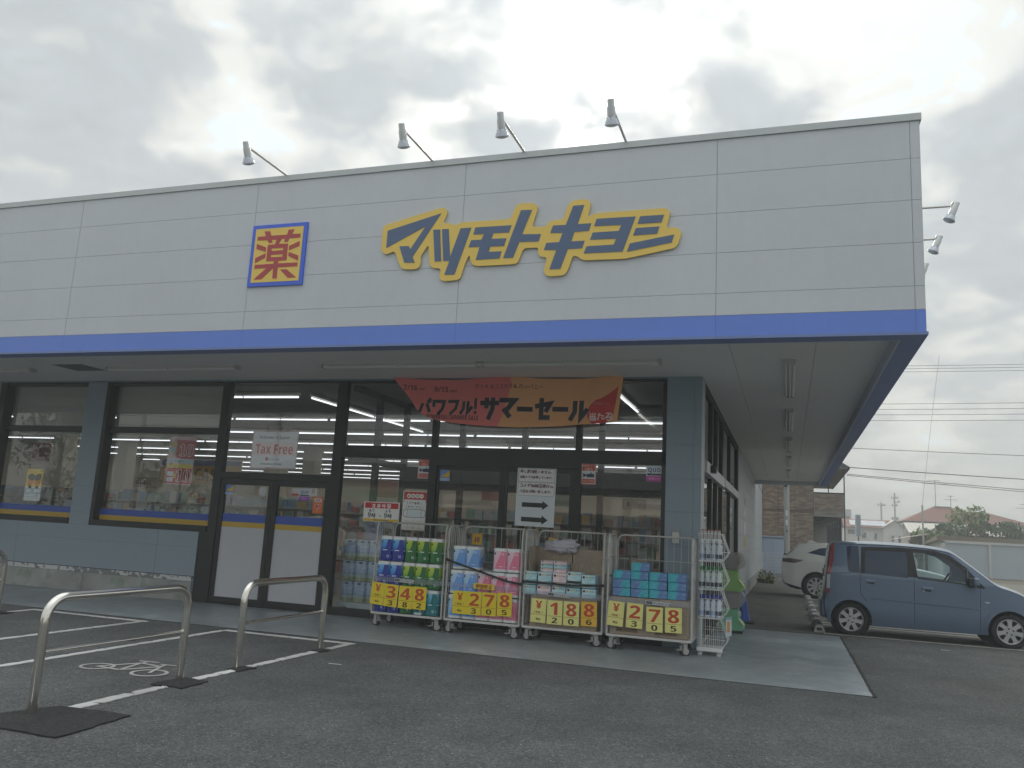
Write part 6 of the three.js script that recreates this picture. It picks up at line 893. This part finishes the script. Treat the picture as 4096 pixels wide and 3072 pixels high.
// wheel stops
{
  const shp = new THREE.Shape([[-0.09, 0], [0.09, 0], [0.06, 0.11], [0.035, 0.125], [-0.035, 0.125], [-0.06, 0.11]].map(([a, b]) => new THREE.Vector2(a, b)));
  const stop = thing('wheel_stop', 'nearest concrete wheel stop at the head of the blue car bay', 'wheel stop', undefined, [-0.85, 0.004, -7.42]);
  mesh('block', uvBox(new THREE.ExtrudeGeometry(shp, { depth: 0.6, bevelEnabled: true, bevelSize: 0.008, bevelThickness: 0.008, bevelSegments: 2 }).translate(0, 0, -0.3)), concrete, stop); mesh('reflector', bx(0.09, 0.05, 0.008, 0, 0.06, 0.31), blackTrim, stop);
  [[-8.42, 'second concrete wheel stop from the camera beside the blue car'], [-9.75, 'third concrete wheel stop from the camera'], [-10.8, 'fourth concrete wheel stop from the camera'], [-12.3, 'fifth concrete wheel stop from the camera'], [-13.35, 'sixth concrete wheel stop from the camera'], [-14.9, 'seventh concrete wheel stop, just before the white car'], [-15.95, 'eighth concrete wheel stop, at the front edge of the white car bay'], [-17.5, 'ninth concrete wheel stop, under the tail of the white car']].forEach(([z, l]) => copy(stop, l, [-0.85, 0.004, z], 0));
}

// ---------------------------------------------------------------- beyond the shop: fence, flats, houses, trees, poles, wires
const renderWall = std(lin(0.6, 0.6, 0.57), 0.8), paneDark = std(lin(0.05, 0.055, 0.06), 0.2), roofRed = std(lin(0.3, 0.11, 0.085), 0.8, 0, { map: noiseTex(256, 1.2, (u, v) => { const s = 0.85 + (tileNoise(u, v, 20, 3, 401) - 0.5) * 0.3 - ((v * 6) % 1 < 0.12 ? 0.18 : 0); return [s, s, s]; }) }), darkMetal = std(lin(0.05, 0.055, 0.06), 0.5, 0.3), poleGrey = std(lin(0.4, 0.4, 0.39), 0.85), wireBlack = std(lin(0.03, 0.03, 0.03), 0.7);
{ // mesh fence
  const f = thing('mesh_fence', 'white wire mesh fence on a low concrete kerb across the end of the side path', 'fence', undefined, [0, 0, -27.7]), wm = std(lin(0.68, 0.69, 0.68), 0.5);
  mesh('kerb', uvBox(span(-2.5, 1.3, 0, 0.16, -0.1, 0.1)), concrete, f);
  for (let x = -2.4; x < 1.3; x += 1.8) mesh('post', rod([x, 0, 0], [x, 1.18, 0], 0.024), wm, f);
  const w = []; for (let x = -2.4; x < 1.2; x += 0.1) w.push(bx(0.013, 0.9, 0.008, x, 0.68, 0.02)); for (let y = 0.22; y < 1.16; y += 0.13) w.push(bx(3.6, 0.014, 0.01, -0.6, y, 0.026)); mesh('wire_mesh', w, wm, f);
}
{ const R = rng(31), leaves = [], c = ['#566a3c', '#7b7c4a', '#8c8a60', '#4d6035']; for (let i = 0; i < 300; i++) { const a = R() * 7, r = Math.sqrt(R()) * 0.36, y = 0.02 + R() * R() * 0.6 * (1 - r); leaves.push(paint(new THREE.PlaneGeometry(0.05, 0.1).rotateX(R() * 3).rotateY(R() * 6).translate(Math.cos(a) * r * 0.9, y, Math.sin(a) * r * 1.4), c[Math.floor(R() * 4)])); } const p = thing('weed_clump', 'straggling weeds growing at the foot of the side wall near the mesh fence', 'plant', undefined, [-2.2, 0, -24.9]); mesh('leaves', leaves, std(0xffffff, 0.8, 0, { vertexColors: true, side: THREE.DoubleSide }), p); mesh('stem', [0, 1, 2, 3, 4].map((i) => rod([Math.cos(i) * 0.1, 0, Math.sin(i) * 0.1], [Math.cos(i) * 0.3, 0.5, Math.sin(i) * 0.4], 0.006)), std(lin(0.12, 0.1, 0.06), 0.9), p); }
{ const p = thing('utility_pole', 'thick grey concrete pole with white plates standing before the brown tiled flats', 'utility pole', undefined, [-1.42, 0, -30]); mesh('pole', new THREE.CylinderGeometry(0.1, 0.13, 9, 20).translate(0, 4.5, 0), poleGrey, p); mesh('plate', [bx(0.09, 0.24, 0.01, 0, 2.9, 0.125), bx(0.09, 0.22, 0.01, 0, 2.48, 0.127)], std(lin(0.72, 0.73, 0.73), 0.5), p); mesh('cable_clip', [rb(0.05, 0.1, 0.03, 0.01, 0, 2.1, 0.13), rb(0.16, 0.08, 0.1, 0.02, -0.04, 4.1, 0.14)], darkMetal, p); }
{ const s = thing('storage_shed', 'pale blue metal storage shed between the side wall and the concrete pole', 'shed', undefined, [-2.1, 0, -34.6]), m = std(lin(0.42, 0.5, 0.62), 0.4); mesh('body', bx(1.2, 1.8, 0.8, 0, 0.92, 0), std(lin(0.36, 0.43, 0.52), 0.5), s); mesh('door', bx(0.56, 1.66, 0.02, -0.29, 0.92, 0.41), m, s); mesh('door', bx(0.56, 1.66, 0.02, 0.3, 0.92, 0.41), m, s); mesh('roof', rb(1.3, 0.06, 0.95, 0.01, 0, 1.85, 0), m, s); }
{ // flats with tile cladding
  const f = thing('tiled_flats', 'two-storey flats clad in mixed brown brick tiles with a balcony under a wide eave', 'apartment building', undefined, [0, 0, -36]), R = rng(41), cs = ['#8f8175', '#85786d', '#988a7c', '#7d716b', '#a39585', '#786e69'];
  mesh('wall', uvBox(span(-3.6, -0.12, 0, 5.6, -15.6, -0.02)), std(lin(0.15, 0.12, 0.1), 0.9), f);
  const t = [];
  const clad = (x0, x1, y0, y1, z) => { for (let y = y0, r = 0; y < y1 - 0.03; y += 0.074, r++) for (let x = x0 - (r % 2) * 0.13; x < x1; x += 0.262) { const a = Math.max(x0, x), b = Math.min(x1, x + 0.254), yb = Math.min(y1, y + 0.066); if (b - a < 0.03 || (y < 3.24 && yb > 3.19)) continue; if (Math.abs(((a + b) / 2 + 1.84) % 0.82) < 0.02) continue; t.push(paint(span(a, b, y, yb, z, z + 0.012 + R() * 0.006), cs[Math.floor(R() * 6)])); } };
  clad(-3.6, -0.12, 0.05, 5.5, -0.02); clad(-0.06, 1.3, 3.12, 4.14, 0.0);
  const tm = mesh('wall_tile', t, std(0xffffff, 0.75, 0, { vertexColors: true }), f); tm.userData.kind = 'stuff';
  mesh('joint_strip', [[-2.62, 5.6], [-1.84, 5.6], [-1.03, 5.6], [-0.12, 5.6]].map(([x, y]) => span(x - 0.012, x + 0.012, 0, y, -0.02, 0.006)), std(lin(0.09, 0.07, 0.06), 0.8), f);
  mesh('floor_band', span(-3.6, -0.12, 3.195, 3.235, -0.02, 0.02), std(lin(0.2, 0.17, 0.14), 0.8), f);
  mesh('balcony', uvBox(merge([span(-0.12, 1.34, 3.0, 3.1, -15.6, 0.0), span(1.3, 1.34, 3.1, 4.16, -15.6, -0.002), span(-0.12, 1.3, 3.1, 4.16, -0.1, -0.002)])), std(lin(0.25, 0.25, 0.25), 0.8), f); mesh('balcony_rail', span(-0.1, 1.36, 4.16, 4.23, -0.12, 0.02), darkMetal, f);
  mesh('eave', uvBox(merge([span(-3.9, 1.5, 5.42, 5.5, -15.8, 0.5)])), std(lin(0.3, 0.29, 0.27), 0.8), f); mesh('gutter', [span(1.5, 1.6, 5.4, 5.52, -15.8, 0.55), rod([1.36, 0.1, -0.05], [1.36, 5.4, -0.05], 0.03), rod([1.0, 4.2, -9], [1.0, 5.4, -9], 0.03)], darkMetal, f);
  mesh('roof', new THREE.ExtrudeGeometry(new THREE.Shape([[-4, 5.5], [1.62, 5.5], [-1.2, 7.2]].map(([a, b]) => new THREE.Vector2(a, b))), { depth: 16.4, bevelEnabled: false }).translate(0, 0, -15.8), std(lin(0.09, 0.09, 0.1), 0.7), f);
  mesh('downlight', [[0.45, -1], [0.4, -4], [0.35, -7]].map(([x, z]) => rb(0.3, 0.04, 0.3, 0.01, x, 2.98, z)), darkMetal, f); mesh('ground_floor_wall', [span(-0.12, 0.2, 0, 3.0, -15.6, -8), span(0.2, 1.3, 0, 3.0, -15.6, -12)], std(lin(0.36, 0.36, 0.34), 0.8), f);
  mesh('balcony_partition', [span(-0.1, 1.3, 3.1, 3.9, -12.1, -12.05)], renderWall, f);
}
{ // slatted screen beside the flats, each slat on its own
  const s = thing('slat_screen', 'row of tall dark vertical slats beside the tiled flats', 'screen', undefined, [0, 0, 0]); for (let i = 0; i < 7; i++) mesh('slat', bx(0.1, 2.6, 0.16, 0.64 - i * 0.022, 1.3, -38 + i * 2.2), std(lin(0.07, 0.075, 0.08), 0.6, 0.2), s); mesh('rail', [rod([0.67, 2.3, -38], [0.54, 2.3, -24.8], 0.03), rod([0.67, 1.1, -38], [0.54, 1.1, -24.8], 0.03)], darkMetal, s);
}
{ // lock-up garages
  const g = thing('garage_block', 'low pale blue-grey lock-up garages with a brown roof edge, far right', 'garage', undefined, [0, 0, -53.5]), door = std(lin(0.4, 0.47, 0.53), 0.55), wall = std(lin(0.5, 0.52, 0.52), 0.7);
  mesh('wall', [span(8.5, 8.7, 0, 2.3, -6, 0), span(8.5, 26, 2.18, 2.34, -0.3, 0), ...[11.34, 14.1, 16.9, 19.7, 22.5, 25.3].map((x) => span(x - 0.07, x + 0.07, 0, 2.18, -0.25, 0.02)), span(8.5, 26, 0, 2.2, -6.2, -6)], wall, g);
  [[8.7, 11.27], [11.41, 14.03], [14.17, 16.83], [16.97, 19.63], [19.77, 22.43], [22.57, 25.23]].forEach(([a, b]) => { const ribs = []; for (let y = 0; y < 2.15; y += 0.09) ribs.push(span(a, b, y + 0.004, y + 0.086, -0.12, -0.1)); mesh('shutter', [span(a, b, 0, 2.18, -0.14, -0.115), ...ribs], door, g); });
  mesh('roof', uvBox(new THREE.ExtrudeGeometry(new THREE.Shape([[0, 2.34], [0, 2.62], [-6.8, 2.15], [-6.8, 1.95]].map(([a, b]) => new THREE.Vector2(a, b))), { depth: 18, bevelEnabled: false }).rotateY(Math.PI / 2).rotateY(Math.PI).translate(26.2, 0, 0)), std(lin(0.17, 0.14, 0.1), 0.85), g);
}
struct('dry_grass_strip', flat([[6, -44], [40, -47], [40, -53], [11, -53], [8, -51]], 0.012), std(lin(0.28, 0.23, 0.12), 0.95, 0, { map: asphaltMap }));
function hipRoof(x0, x1, z0, z1, y0, r0, r1, y1) { const zc = (z0 + z1) / 2, P = [[x0, y0, z1], [x1, y0, z1], [x1, y0, z0], [x0, y0, z0], [r0, y1, zc], [r1, y1, zc]], id = [0, 1, 5, 0, 5, 4, 1, 2, 5, 2, 3, 4, 2, 4, 5, 3, 0, 4, 0, 3, 2, 0, 2, 1], p = id.flatMap((i) => P[i]), g = new THREE.BufferGeometry(); g.setAttribute('position', new THREE.Float32BufferAttribute(p, 3)); g.setAttribute('uv', new THREE.Float32BufferAttribute(new Float32Array(id.length * 2), 2)); g.computeVertexNormals(); return uvBox(g); }
function antenna(parent, x, y, z, top, w) { mesh('antenna', [rod([x, y, z], [x, top, z], 0.03), rod([x - w, top - 0.5, z], [x + w, top - 0.5, z], 0.02), rod([x - w * 0.6, top - 0.1, z], [x + w * 0.4, top - 0.1, z], 0.02), ...[-3, -2, -1, 0, 1, 2, 3].map((i) => rod([x + (i * w) / 3.2, top - 0.5, z - 0.3], [x + (i * w) / 3.2, top - 0.5, z + 0.3], 0.012))], wireBlack, parent); }
{
  const h = thing('red_roof_house', 'two-storey house with a broad faded red hipped roof and roof antennas', 'house', undefined, [0, 0, 0]), dk = std(lin(0.1, 0.09, 0.085), 0.7);
  mesh('roof', hipRoof(11.1, 22.4, -103, -94.5, 4.85, 14.8, 16.8, 6.7), roofRed, h); mesh('roof', hipRoof(15.5, 24.5, -101, -95.4, 4.9, 17.5, 20, 6.3), roofRed, h); mesh('ridge_tile', span(14.9, 16.7, 6.66, 6.78, -98.9, -98.6), dk, h);
  mesh('wall', span(11.9, 23.5, 0, 4.85, -102, -95.6), std(lin(0.36, 0.33, 0.31), 0.8), h); mesh('eave', span(11.05, 22.45, 4.76, 4.85, -103, -94.45), dk, h);
  [[12.1, 12.7], [13.0, 13.9], [14.4, 15.4], [16.4, 17.6], [19, 20.4]].forEach(([a, b]) => { const w = mesh('window', span(a, b, 3.5, 4.5, -95.6, -95.52), dk, h); mesh('pane', span(a + 0.06, b - 0.06, 3.56, 4.44, -95.52, -95.5), paneDark, w); });
  mesh('balcony', [span(11.35, 12.75, 3.3, 4.05, -95.5, -94.9)], std(lin(0.42, 0.38, 0.37), 0.8), h); antenna(h, 15.1, 6.7, -98.7, 9.9, 1.4); antenna(h, 16.7, 6.6, -98.7, 8.1, 0.7);
}
{
  const h = thing('solar_house', 'white house with solar panels on a red-brown roof behind the parked cars', 'house');
  mesh('wall', [span(6.5, 13.9, 0, 4.35, -126, -119), ], renderWall, h);
  mesh('gable', new THREE.ExtrudeGeometry(new THREE.Shape([[11.4, 0], [14.0, 0], [14.0, 4.55], [12.9, 5.5], [11.4, 4.5]].map(([a, b]) => new THREE.Vector2(a, b))), { depth: 5, bevelEnabled: false }).translate(0, 0, -123.2), renderWall, h);
  mesh('roof', uvBox(new THREE.ExtrudeGeometry(new THREE.Shape([[-118.5, 4.3], [-118.5, 4.42], [-122.5, 5.62], [-126.5, 4.42], [-126.5, 4.3], [-122.5, 5.5]].map(([a, b]) => new THREE.Vector2(-a, b))), { depth: 6.6, bevelEnabled: false }).rotateY(Math.PI / 2).translate(6.2, 0, 0)), roofRed, h);
  mesh('gable_roof', [[14.35, 4.4, 12.9, 5.62], [11.2, 4.42, 12.9, 5.62]].map(([a, b, c, d]) => { const L = Math.hypot(c - a, d - b); return bx(L, 0.12, 5.6).rotateZ(Math.atan2(d - b, c - a) + (c < a ? Math.PI : 0)).translate((a + c) / 2, (b + d) / 2, -120.6); }), std(lin(0.5, 0.47, 0.44), 0.7), h);
  for (let i = 0; i < 6; i++) mesh('solar_panel', bx(0.78, 0.05, 2.6).rotateX(0.291).translate(7.5 + i * 0.8, 5.06, -120.4), new THREE.MeshPhysicalMaterial({ color: lin(0.5, 0.52, 0.55), roughness: 0.25, clearcoat: 1 }), h);
  [[6.75, 7.85, 3.4, 4.0], [8.6, 9.2, 2.9, 3.7], [10.25, 10.6, 2.8, 3.65]].forEach(([a, b, c, d]) => { const w = mesh('window', span(a, b, c, d, -119, -118.93), std(lin(0.2, 0.2, 0.2), 0.6), h); mesh('pane', span(a + 0.05, b - 0.05, c + 0.05, d - 0.05, -118.93, -118.91), paneDark, w); });
  mesh('window', [span(12.4, 12.7, 2.6, 3.4, -118.2, -118.1), span(13.3, 13.6, 2.6, 3.4, -118.2, -118.1)], paneDark, h);
}
{ const b = thing('pale_block', 'small pale block showing above the white house beside the eave of the flats', 'building', undefined, [8.2, 0, -152]); mesh('wall', bx(2.2, 8.1, 6, 0, 4.05, 0), std(lin(0.42, 0.43, 0.43), 0.8), b); mesh('roof_box', bx(0.8, 0.7, 1, -0.5, 8.4, 1), renderWall, b); mesh('window', [bx(0.5, 0.6, 0.1, -0.5, 6.6, 3.02), bx(0.5, 0.6, 0.1, 0.5, 6.6, 3.02)], paneDark, b); }
{ const b = thing('corner_house', 'grey-green low roof and gable showing right above the garage trees', 'house', undefined, [24.5, 0, -92]); mesh('wall', bx(5, 3.9, 6, 0, 1.95, 0), std(lin(0.45, 0.44, 0.41), 0.8), b); mesh('roof', uvBox(new THREE.ExtrudeGeometry(new THREE.Shape([[-3, 3.8], [3, 3.8], [0.2, 5.6]].map(([x, y]) => new THREE.Vector2(x, y))), { depth: 7, bevelEnabled: false }).translate(0, 0, -3.5)), std(lin(0.33, 0.36, 0.35), 0.7), b); antenna(b, -1.8, 4.6, 0, 7.1, 0.9); }
{ // corrugated lean-to roofs between the houses
  const c = thing('corrugated_shed', 'shed with a pale corrugated iron roof between the red-roofed house and the garages', 'shed', undefined, [0, 0, -64]), ribs = [];
  for (let i = 0; i < 46; i++) ribs.push(bx(0.09, 0.03, 3.4).rotateX(0.25).translate(7.9 + i * 0.21, 3.35 + (i % 2) * 0.02, 0)); mesh('roof', [bx(9.8, 0.03, 3.4).rotateX(0.25).translate(12.5, 3.33, 0), ...ribs], std(lin(0.58, 0.57, 0.53), 0.6), c); mesh('wall', span(8.2, 17, 0, 3.1, -1.5, 1.2), std(lin(0.3, 0.3, 0.29), 0.8), c);
  const p = thing('porch_roof', 'low pale porch roof in front of the house walls above the blue car roof', 'porch', undefined, [0, 0, -60]); mesh('roof', bx(2.3, 0.06, 2.4).rotateZ(0.22).translate(7.35, 2.55, 0), std(lin(0.5, 0.48, 0.42), 0.7), p); mesh('post', [6.5, 7.3, 8.2].map((x) => rod([x, 0, 1], [x, 2.4 + (x - 6.4) * 0.2, 1], 0.04)), darkMetal, p);
}
function leafy(label, name, x, z, h, w, seed, dark, cone) {
  const R = rng(seed), t = thing(name, label, 'tree', undefined, [x, 0, z]), lv = [], cols = dark ? ['#3d5a35', '#4a683c', '#587646', '#33502f'] : ['#64804c', '#748c55', '#567048', '#8a9a68'];
  mesh('trunk', [new THREE.CylinderGeometry(0.05, 0.14, h * 0.7, 8).translate(0, h * 0.35, 0), ...[0, 1, 2, 3, 4].map((i) => rod([0, h * (0.25 + i * 0.08), 0], [Math.cos(i * 1.9) * w * 0.3, h * (0.5 + i * 0.08), Math.sin(i * 1.9) * w * 0.3], 0.03))], std(lin(0.07, 0.055, 0.04), 0.9), t);
  const clumps = []; for (let i = 0; i < 26; i++) { const y = 0.22 + 0.75 * R(), rr = cone ? (1.05 - y) * 0.55 : 0.5 * Math.sqrt(Math.max(0.05, 1 - ((y - 0.5) / 0.55) ** 2)), a = R() * 7, q = Math.sqrt(R()); clumps.push([Math.cos(a) * rr * q * w, y * h, Math.sin(a) * rr * q * w, (0.1 + R() * 0.13) * w * (cone ? 0.7 : 1)]); }
  for (let i = 0; i < 2600; i++) { const c = clumps[Math.floor(R() * clumps.length)], u = R() * 2 - 1, a = R() * 6.283, s = Math.sqrt(1 - u * u), r = c[3] * (0.55 + 0.6 * R()); lv.push(paint(new THREE.PlaneGeometry(0.1 + R() * 0.08, 0.17 + R() * 0.1).rotateX(R() * 6).rotateY(R() * 6).translate(c[0] + Math.cos(a) * s * r, c[1] + u * r * 0.9, c[2] + Math.sin(a) * s * r), cols[Math.floor(R() * 4)])); }
  mesh('crown', lv, leafMat, t); return t;
}
const leafMat = new THREE.MeshPhysicalMaterial({ color: 0xffffff, roughness: 0.85, vertexColors: true, side: THREE.DoubleSide, transmission: 0.0 });
leafy('tall feathery green tree rising behind the garages, left of the pointed tree', 'garden_tree', 11.3, -60.2, 4.9, 3.0, 51, false, false); leafy('dark pointed evergreen behind the garages', 'pointed_tree', 12.4, -60.5, 4.75, 2.0, 52, true, true); leafy('round green tree behind the garages, right of the pointed tree', 'garden_tree', 13.7, -60.6, 4.1, 2.6, 53, true, false);
leafy('low spreading bush with pale leaves at the left end of the garages', 'garden_bush', 8.6, -61, 2.9, 2.6, 54, false, false); leafy('thin pale bush over the garage roof at the right picture edge', 'garden_bush', 16.2, -60.8, 3.5, 3.0, 55, false, false); leafy('dense bush between the corrugated shed and the garages', 'garden_bush', 10, -61.5, 3.6, 2.4, 56, true, false);
function powerPole(label, x, z, top, arms, thin) { const p = thing('utility_pole', label, 'utility pole', undefined, [x, 0, z]); mesh('pole', new THREE.CylinderGeometry(thin ? 0.06 : 0.13, thin ? 0.07 : 0.19, top, 12).translate(0, top / 2, 0), poleGrey, p); arms.forEach(([y, a, b]) => mesh('crossarm', [bx(b - a, 0.1, 0.1, (a + b) / 2, y, 0), ...[a + 0.1, (a + b) / 2 + 0.2, b - 0.1].map((q) => bx(0.09, 0.25, 0.09, q, y + 0.16, 0))], darkMetal, p)); return p; }
powerPole('grey power pole with one crossarm above the white house roof', 13.3, -140, 9.05, [[8.6, -0.55, 0.65]]);
{ const p = powerPole('taller power pole with crossarms and transformers right of the white house', 15.34, -140, 10.7, [[9.85, -0.55, 0.6], [9.2, -0.2, 0.8], [8.6, -0.45, 0.45]]); mesh('transformer', [new THREE.CylinderGeometry(0.22, 0.22, 0.7, 14).translate(-0.32, 6.4, 0.2), new THREE.CylinderGeometry(0.22, 0.22, 0.7, 14).translate(0.32, 6.4, 0.2)], poleGrey, p); }
powerPole('thin brown pole in front of the red-roofed house', 8.0, -58, 4.85, [], true);
{ const s = thing('tower_sign', 'upright blue-grey sign box on a post left of the white house', 'sign', undefined, [4.52, 0, -70]); mesh('post', rod([0, 0, 0], [0, 2.6, 0], 0.06), darkMetal, s); mesh('sign_box', rb(0.4, 1.85, 0.22, 0.02, 0, 3.46, 0), std(lin(0.25, 0.3, 0.36), 0.5), s); mesh('sign_side', bx(0.1, 1.8, 0.2, -0.21, 3.46, 0.02), std(lin(0.55, 0.57, 0.58), 0.5), s); mesh('small_sign', rb(0.16, 0.5, 0.06, 0.01, 0.35, 2.95, 0), std(lin(0.5, 0.5, 0.5), 0.5), s); }
// overhead wires
function wire(label, a, b, sag, r = 0.012) { const pts = []; for (let i = 0; i <= 24; i++) { const t = i / 24; pts.push(new THREE.Vector3(lerp(a[0], b[0], t), lerp(a[1], b[1], t) - sag * 4 * t * (1 - t), lerp(a[2], b[2], t))); } single('overhead_wire', sweep(pts, r * 0.78, 6), wireBlack, label, 'wire'); }
[[11.68, 11.76, 'highest'], [11.52, 11.6, 'second highest'], [11.34, 11.42, 'third highest']].forEach(([a, b, w]) => wire(w + ' of the three close wires crossing the sky right of the canopy', [-6, a - 0.02, -40], [26, b + 0.1, -40], 0.12, 0.013));
[[9.56, 9.9, 'highest'], [9.25, 9.6, 'second'], [8.95, 9.3, 'third'], [8.62, 8.98, 'lowest']].forEach(([a, b, w]) => wire(w + ' of the four evenly spaced wires below the close trio', [-6, a - 0.1, -40], [26, b + 0.1, -40], 0.18, 0.014));
wire('single sagging wire dipping to the right below the four spaced wires', [-6, 7.25, -40], [26, 6.5, -40], 0.12, 0.018); wire('wire leaving the eave of the flats, upper of the service wires', [1.55, 5.55, -36], [26, 5.1, -40], 0.12, 0.024); wire('wire leaving the eave of the flats, lower service wire', [1.5, 5.2, -36], [26, 4.2, -40], 0.1, 0.018); wire('wire leaving the eave of the flats, just under the lower service wire', [1.5, 5.14, -36], [26, 4.08, -40], 0.12, 0.018); wire('thin wire dropping steeply from the sky to the thin brown pole', [9.6, 16.2, -58.6], [8.0, 4.8, -58], -0.3, 0.012);

// ---------------------------------------------------------------- across the car park behind the camera, mirrored in the shop glass
{
  const s = thing('optical_shop', 'low beige shops across the car park with an optical shop sign', 'shop', undefined, [0, 0, 30]), beige = std(lin(0.5, 0.47, 0.4), 0.8);
  mesh('wall', [span(-34, -2, 2.6, 4.0, 0, 8), span(-34, -2, 0, 2.6, 1.2, 8)], beige, s); mesh('roof', uvBox(new THREE.ExtrudeGeometry(new THREE.Shape([[-0.6, 4.0], [8.6, 4.0], [4, 5.4]].map(([a, b]) => new THREE.Vector2(a, b))), { depth: 33, bevelEnabled: false }).rotateY(-Math.PI / 2).translate(-1.5, 0, 0)), std(lin(0.1, 0.1, 0.11), 0.7), s);
  for (let x = -33; x < -3; x += 2.5) mesh('shop_window', span(x, x + 2.2, 0.4, 2.4, 1.14, 1.2), paneDark, s);
  const board = (x0, x1, y0, y1, tex) => { const m = mesh('sign_board', bx(x1 - x0, y1 - y0, 0.06), [beige, beige, beige, beige, std(0xffffff, 0.6, 0, { map: tex }), beige], s); m.position.set((x0 + x1) / 2, (y0 + y1) / 2, -0.05); m.rotation.y = Math.PI; };
  board(-27.6, -23.3, 2.8, 3.5, canvasTex(256, 42, (x, w, h) => { x.fillStyle = '#c9d4bf'; x.fillRect(0, 0, w, h); x.fillStyle = '#7fb08c'; x.fillRect(5, 4, w - 10, h - 8); })); board(-21.4, -17.8, 2.85, 3.6, canvasTex(512, 106, (x, w, h) => { x.fillStyle = '#6e6a66'; x.fillRect(0, 0, w, h); words(x, 'TAKATA OPTICAL', w / 2, h / 2, 56, '#f2f2ee', 'bold', 'serif', 0.95); })); board(-15.3, -13, 3.1, 3.7, canvasTex(256, 66, (x, w, h) => { x.fillStyle = '#6e6a66'; x.fillRect(0, 0, w, h); words(x, 'View model', w / 2, h / 2, 44, '#e8e8e4'); })); board(-9.6, -7.5, 3.1, 4.0, canvasTex(256, 110, (x, w, h) => { x.fillStyle = '#6e6a66'; x.fillRect(0, 0, w, h); words(x, 'View', w / 2, h / 2 + 12, 70, '#e8e8e4'); x.strokeStyle = '#e8e8e4'; x.lineWidth = 6; x.beginPath(); x.moveTo(100, 50); x.lineTo(150, 14); x.lineTo(200, 50); x.stroke(); }));
}
copy(suvCar, 'white car standing across the car park behind the camera, mirrored in the glass', [-18.2, 0, 13], 0.25);
leafy('tall dark tree across the car park, mirrored in the left window', 'street_tree', -46.5, 26, 8.4, 5.5, 61, true, false); leafy('second dark tree across the car park, mirrored in the second window', 'street_tree', -37.5, 27, 6.4, 4.5, 62, true, false);
powerPole('power pole across the car park, mirrored in the second window', -39.6, 25.5, 10, [[9, -0.9, 0.9]]); powerPole('power pole across the car park, mirrored in the pane above the double door', -29.6, 25.5, 9, [[7.2, -0.9, 0.9], [6.4, -0.8, 0.8]]);
for (const y of [6.2, 6.8, 7.4]) wire('overhead wire across the car park at ' + ['lower', 'middle', 'upper'][Math.round((y - 6.2) / 0.6)] + ' height, mirrored in the left windows', [-60, y + 0.4, 25.5], [-4, y, 25.5], 0.4, 0.025);

renderer.render(scene, camera);
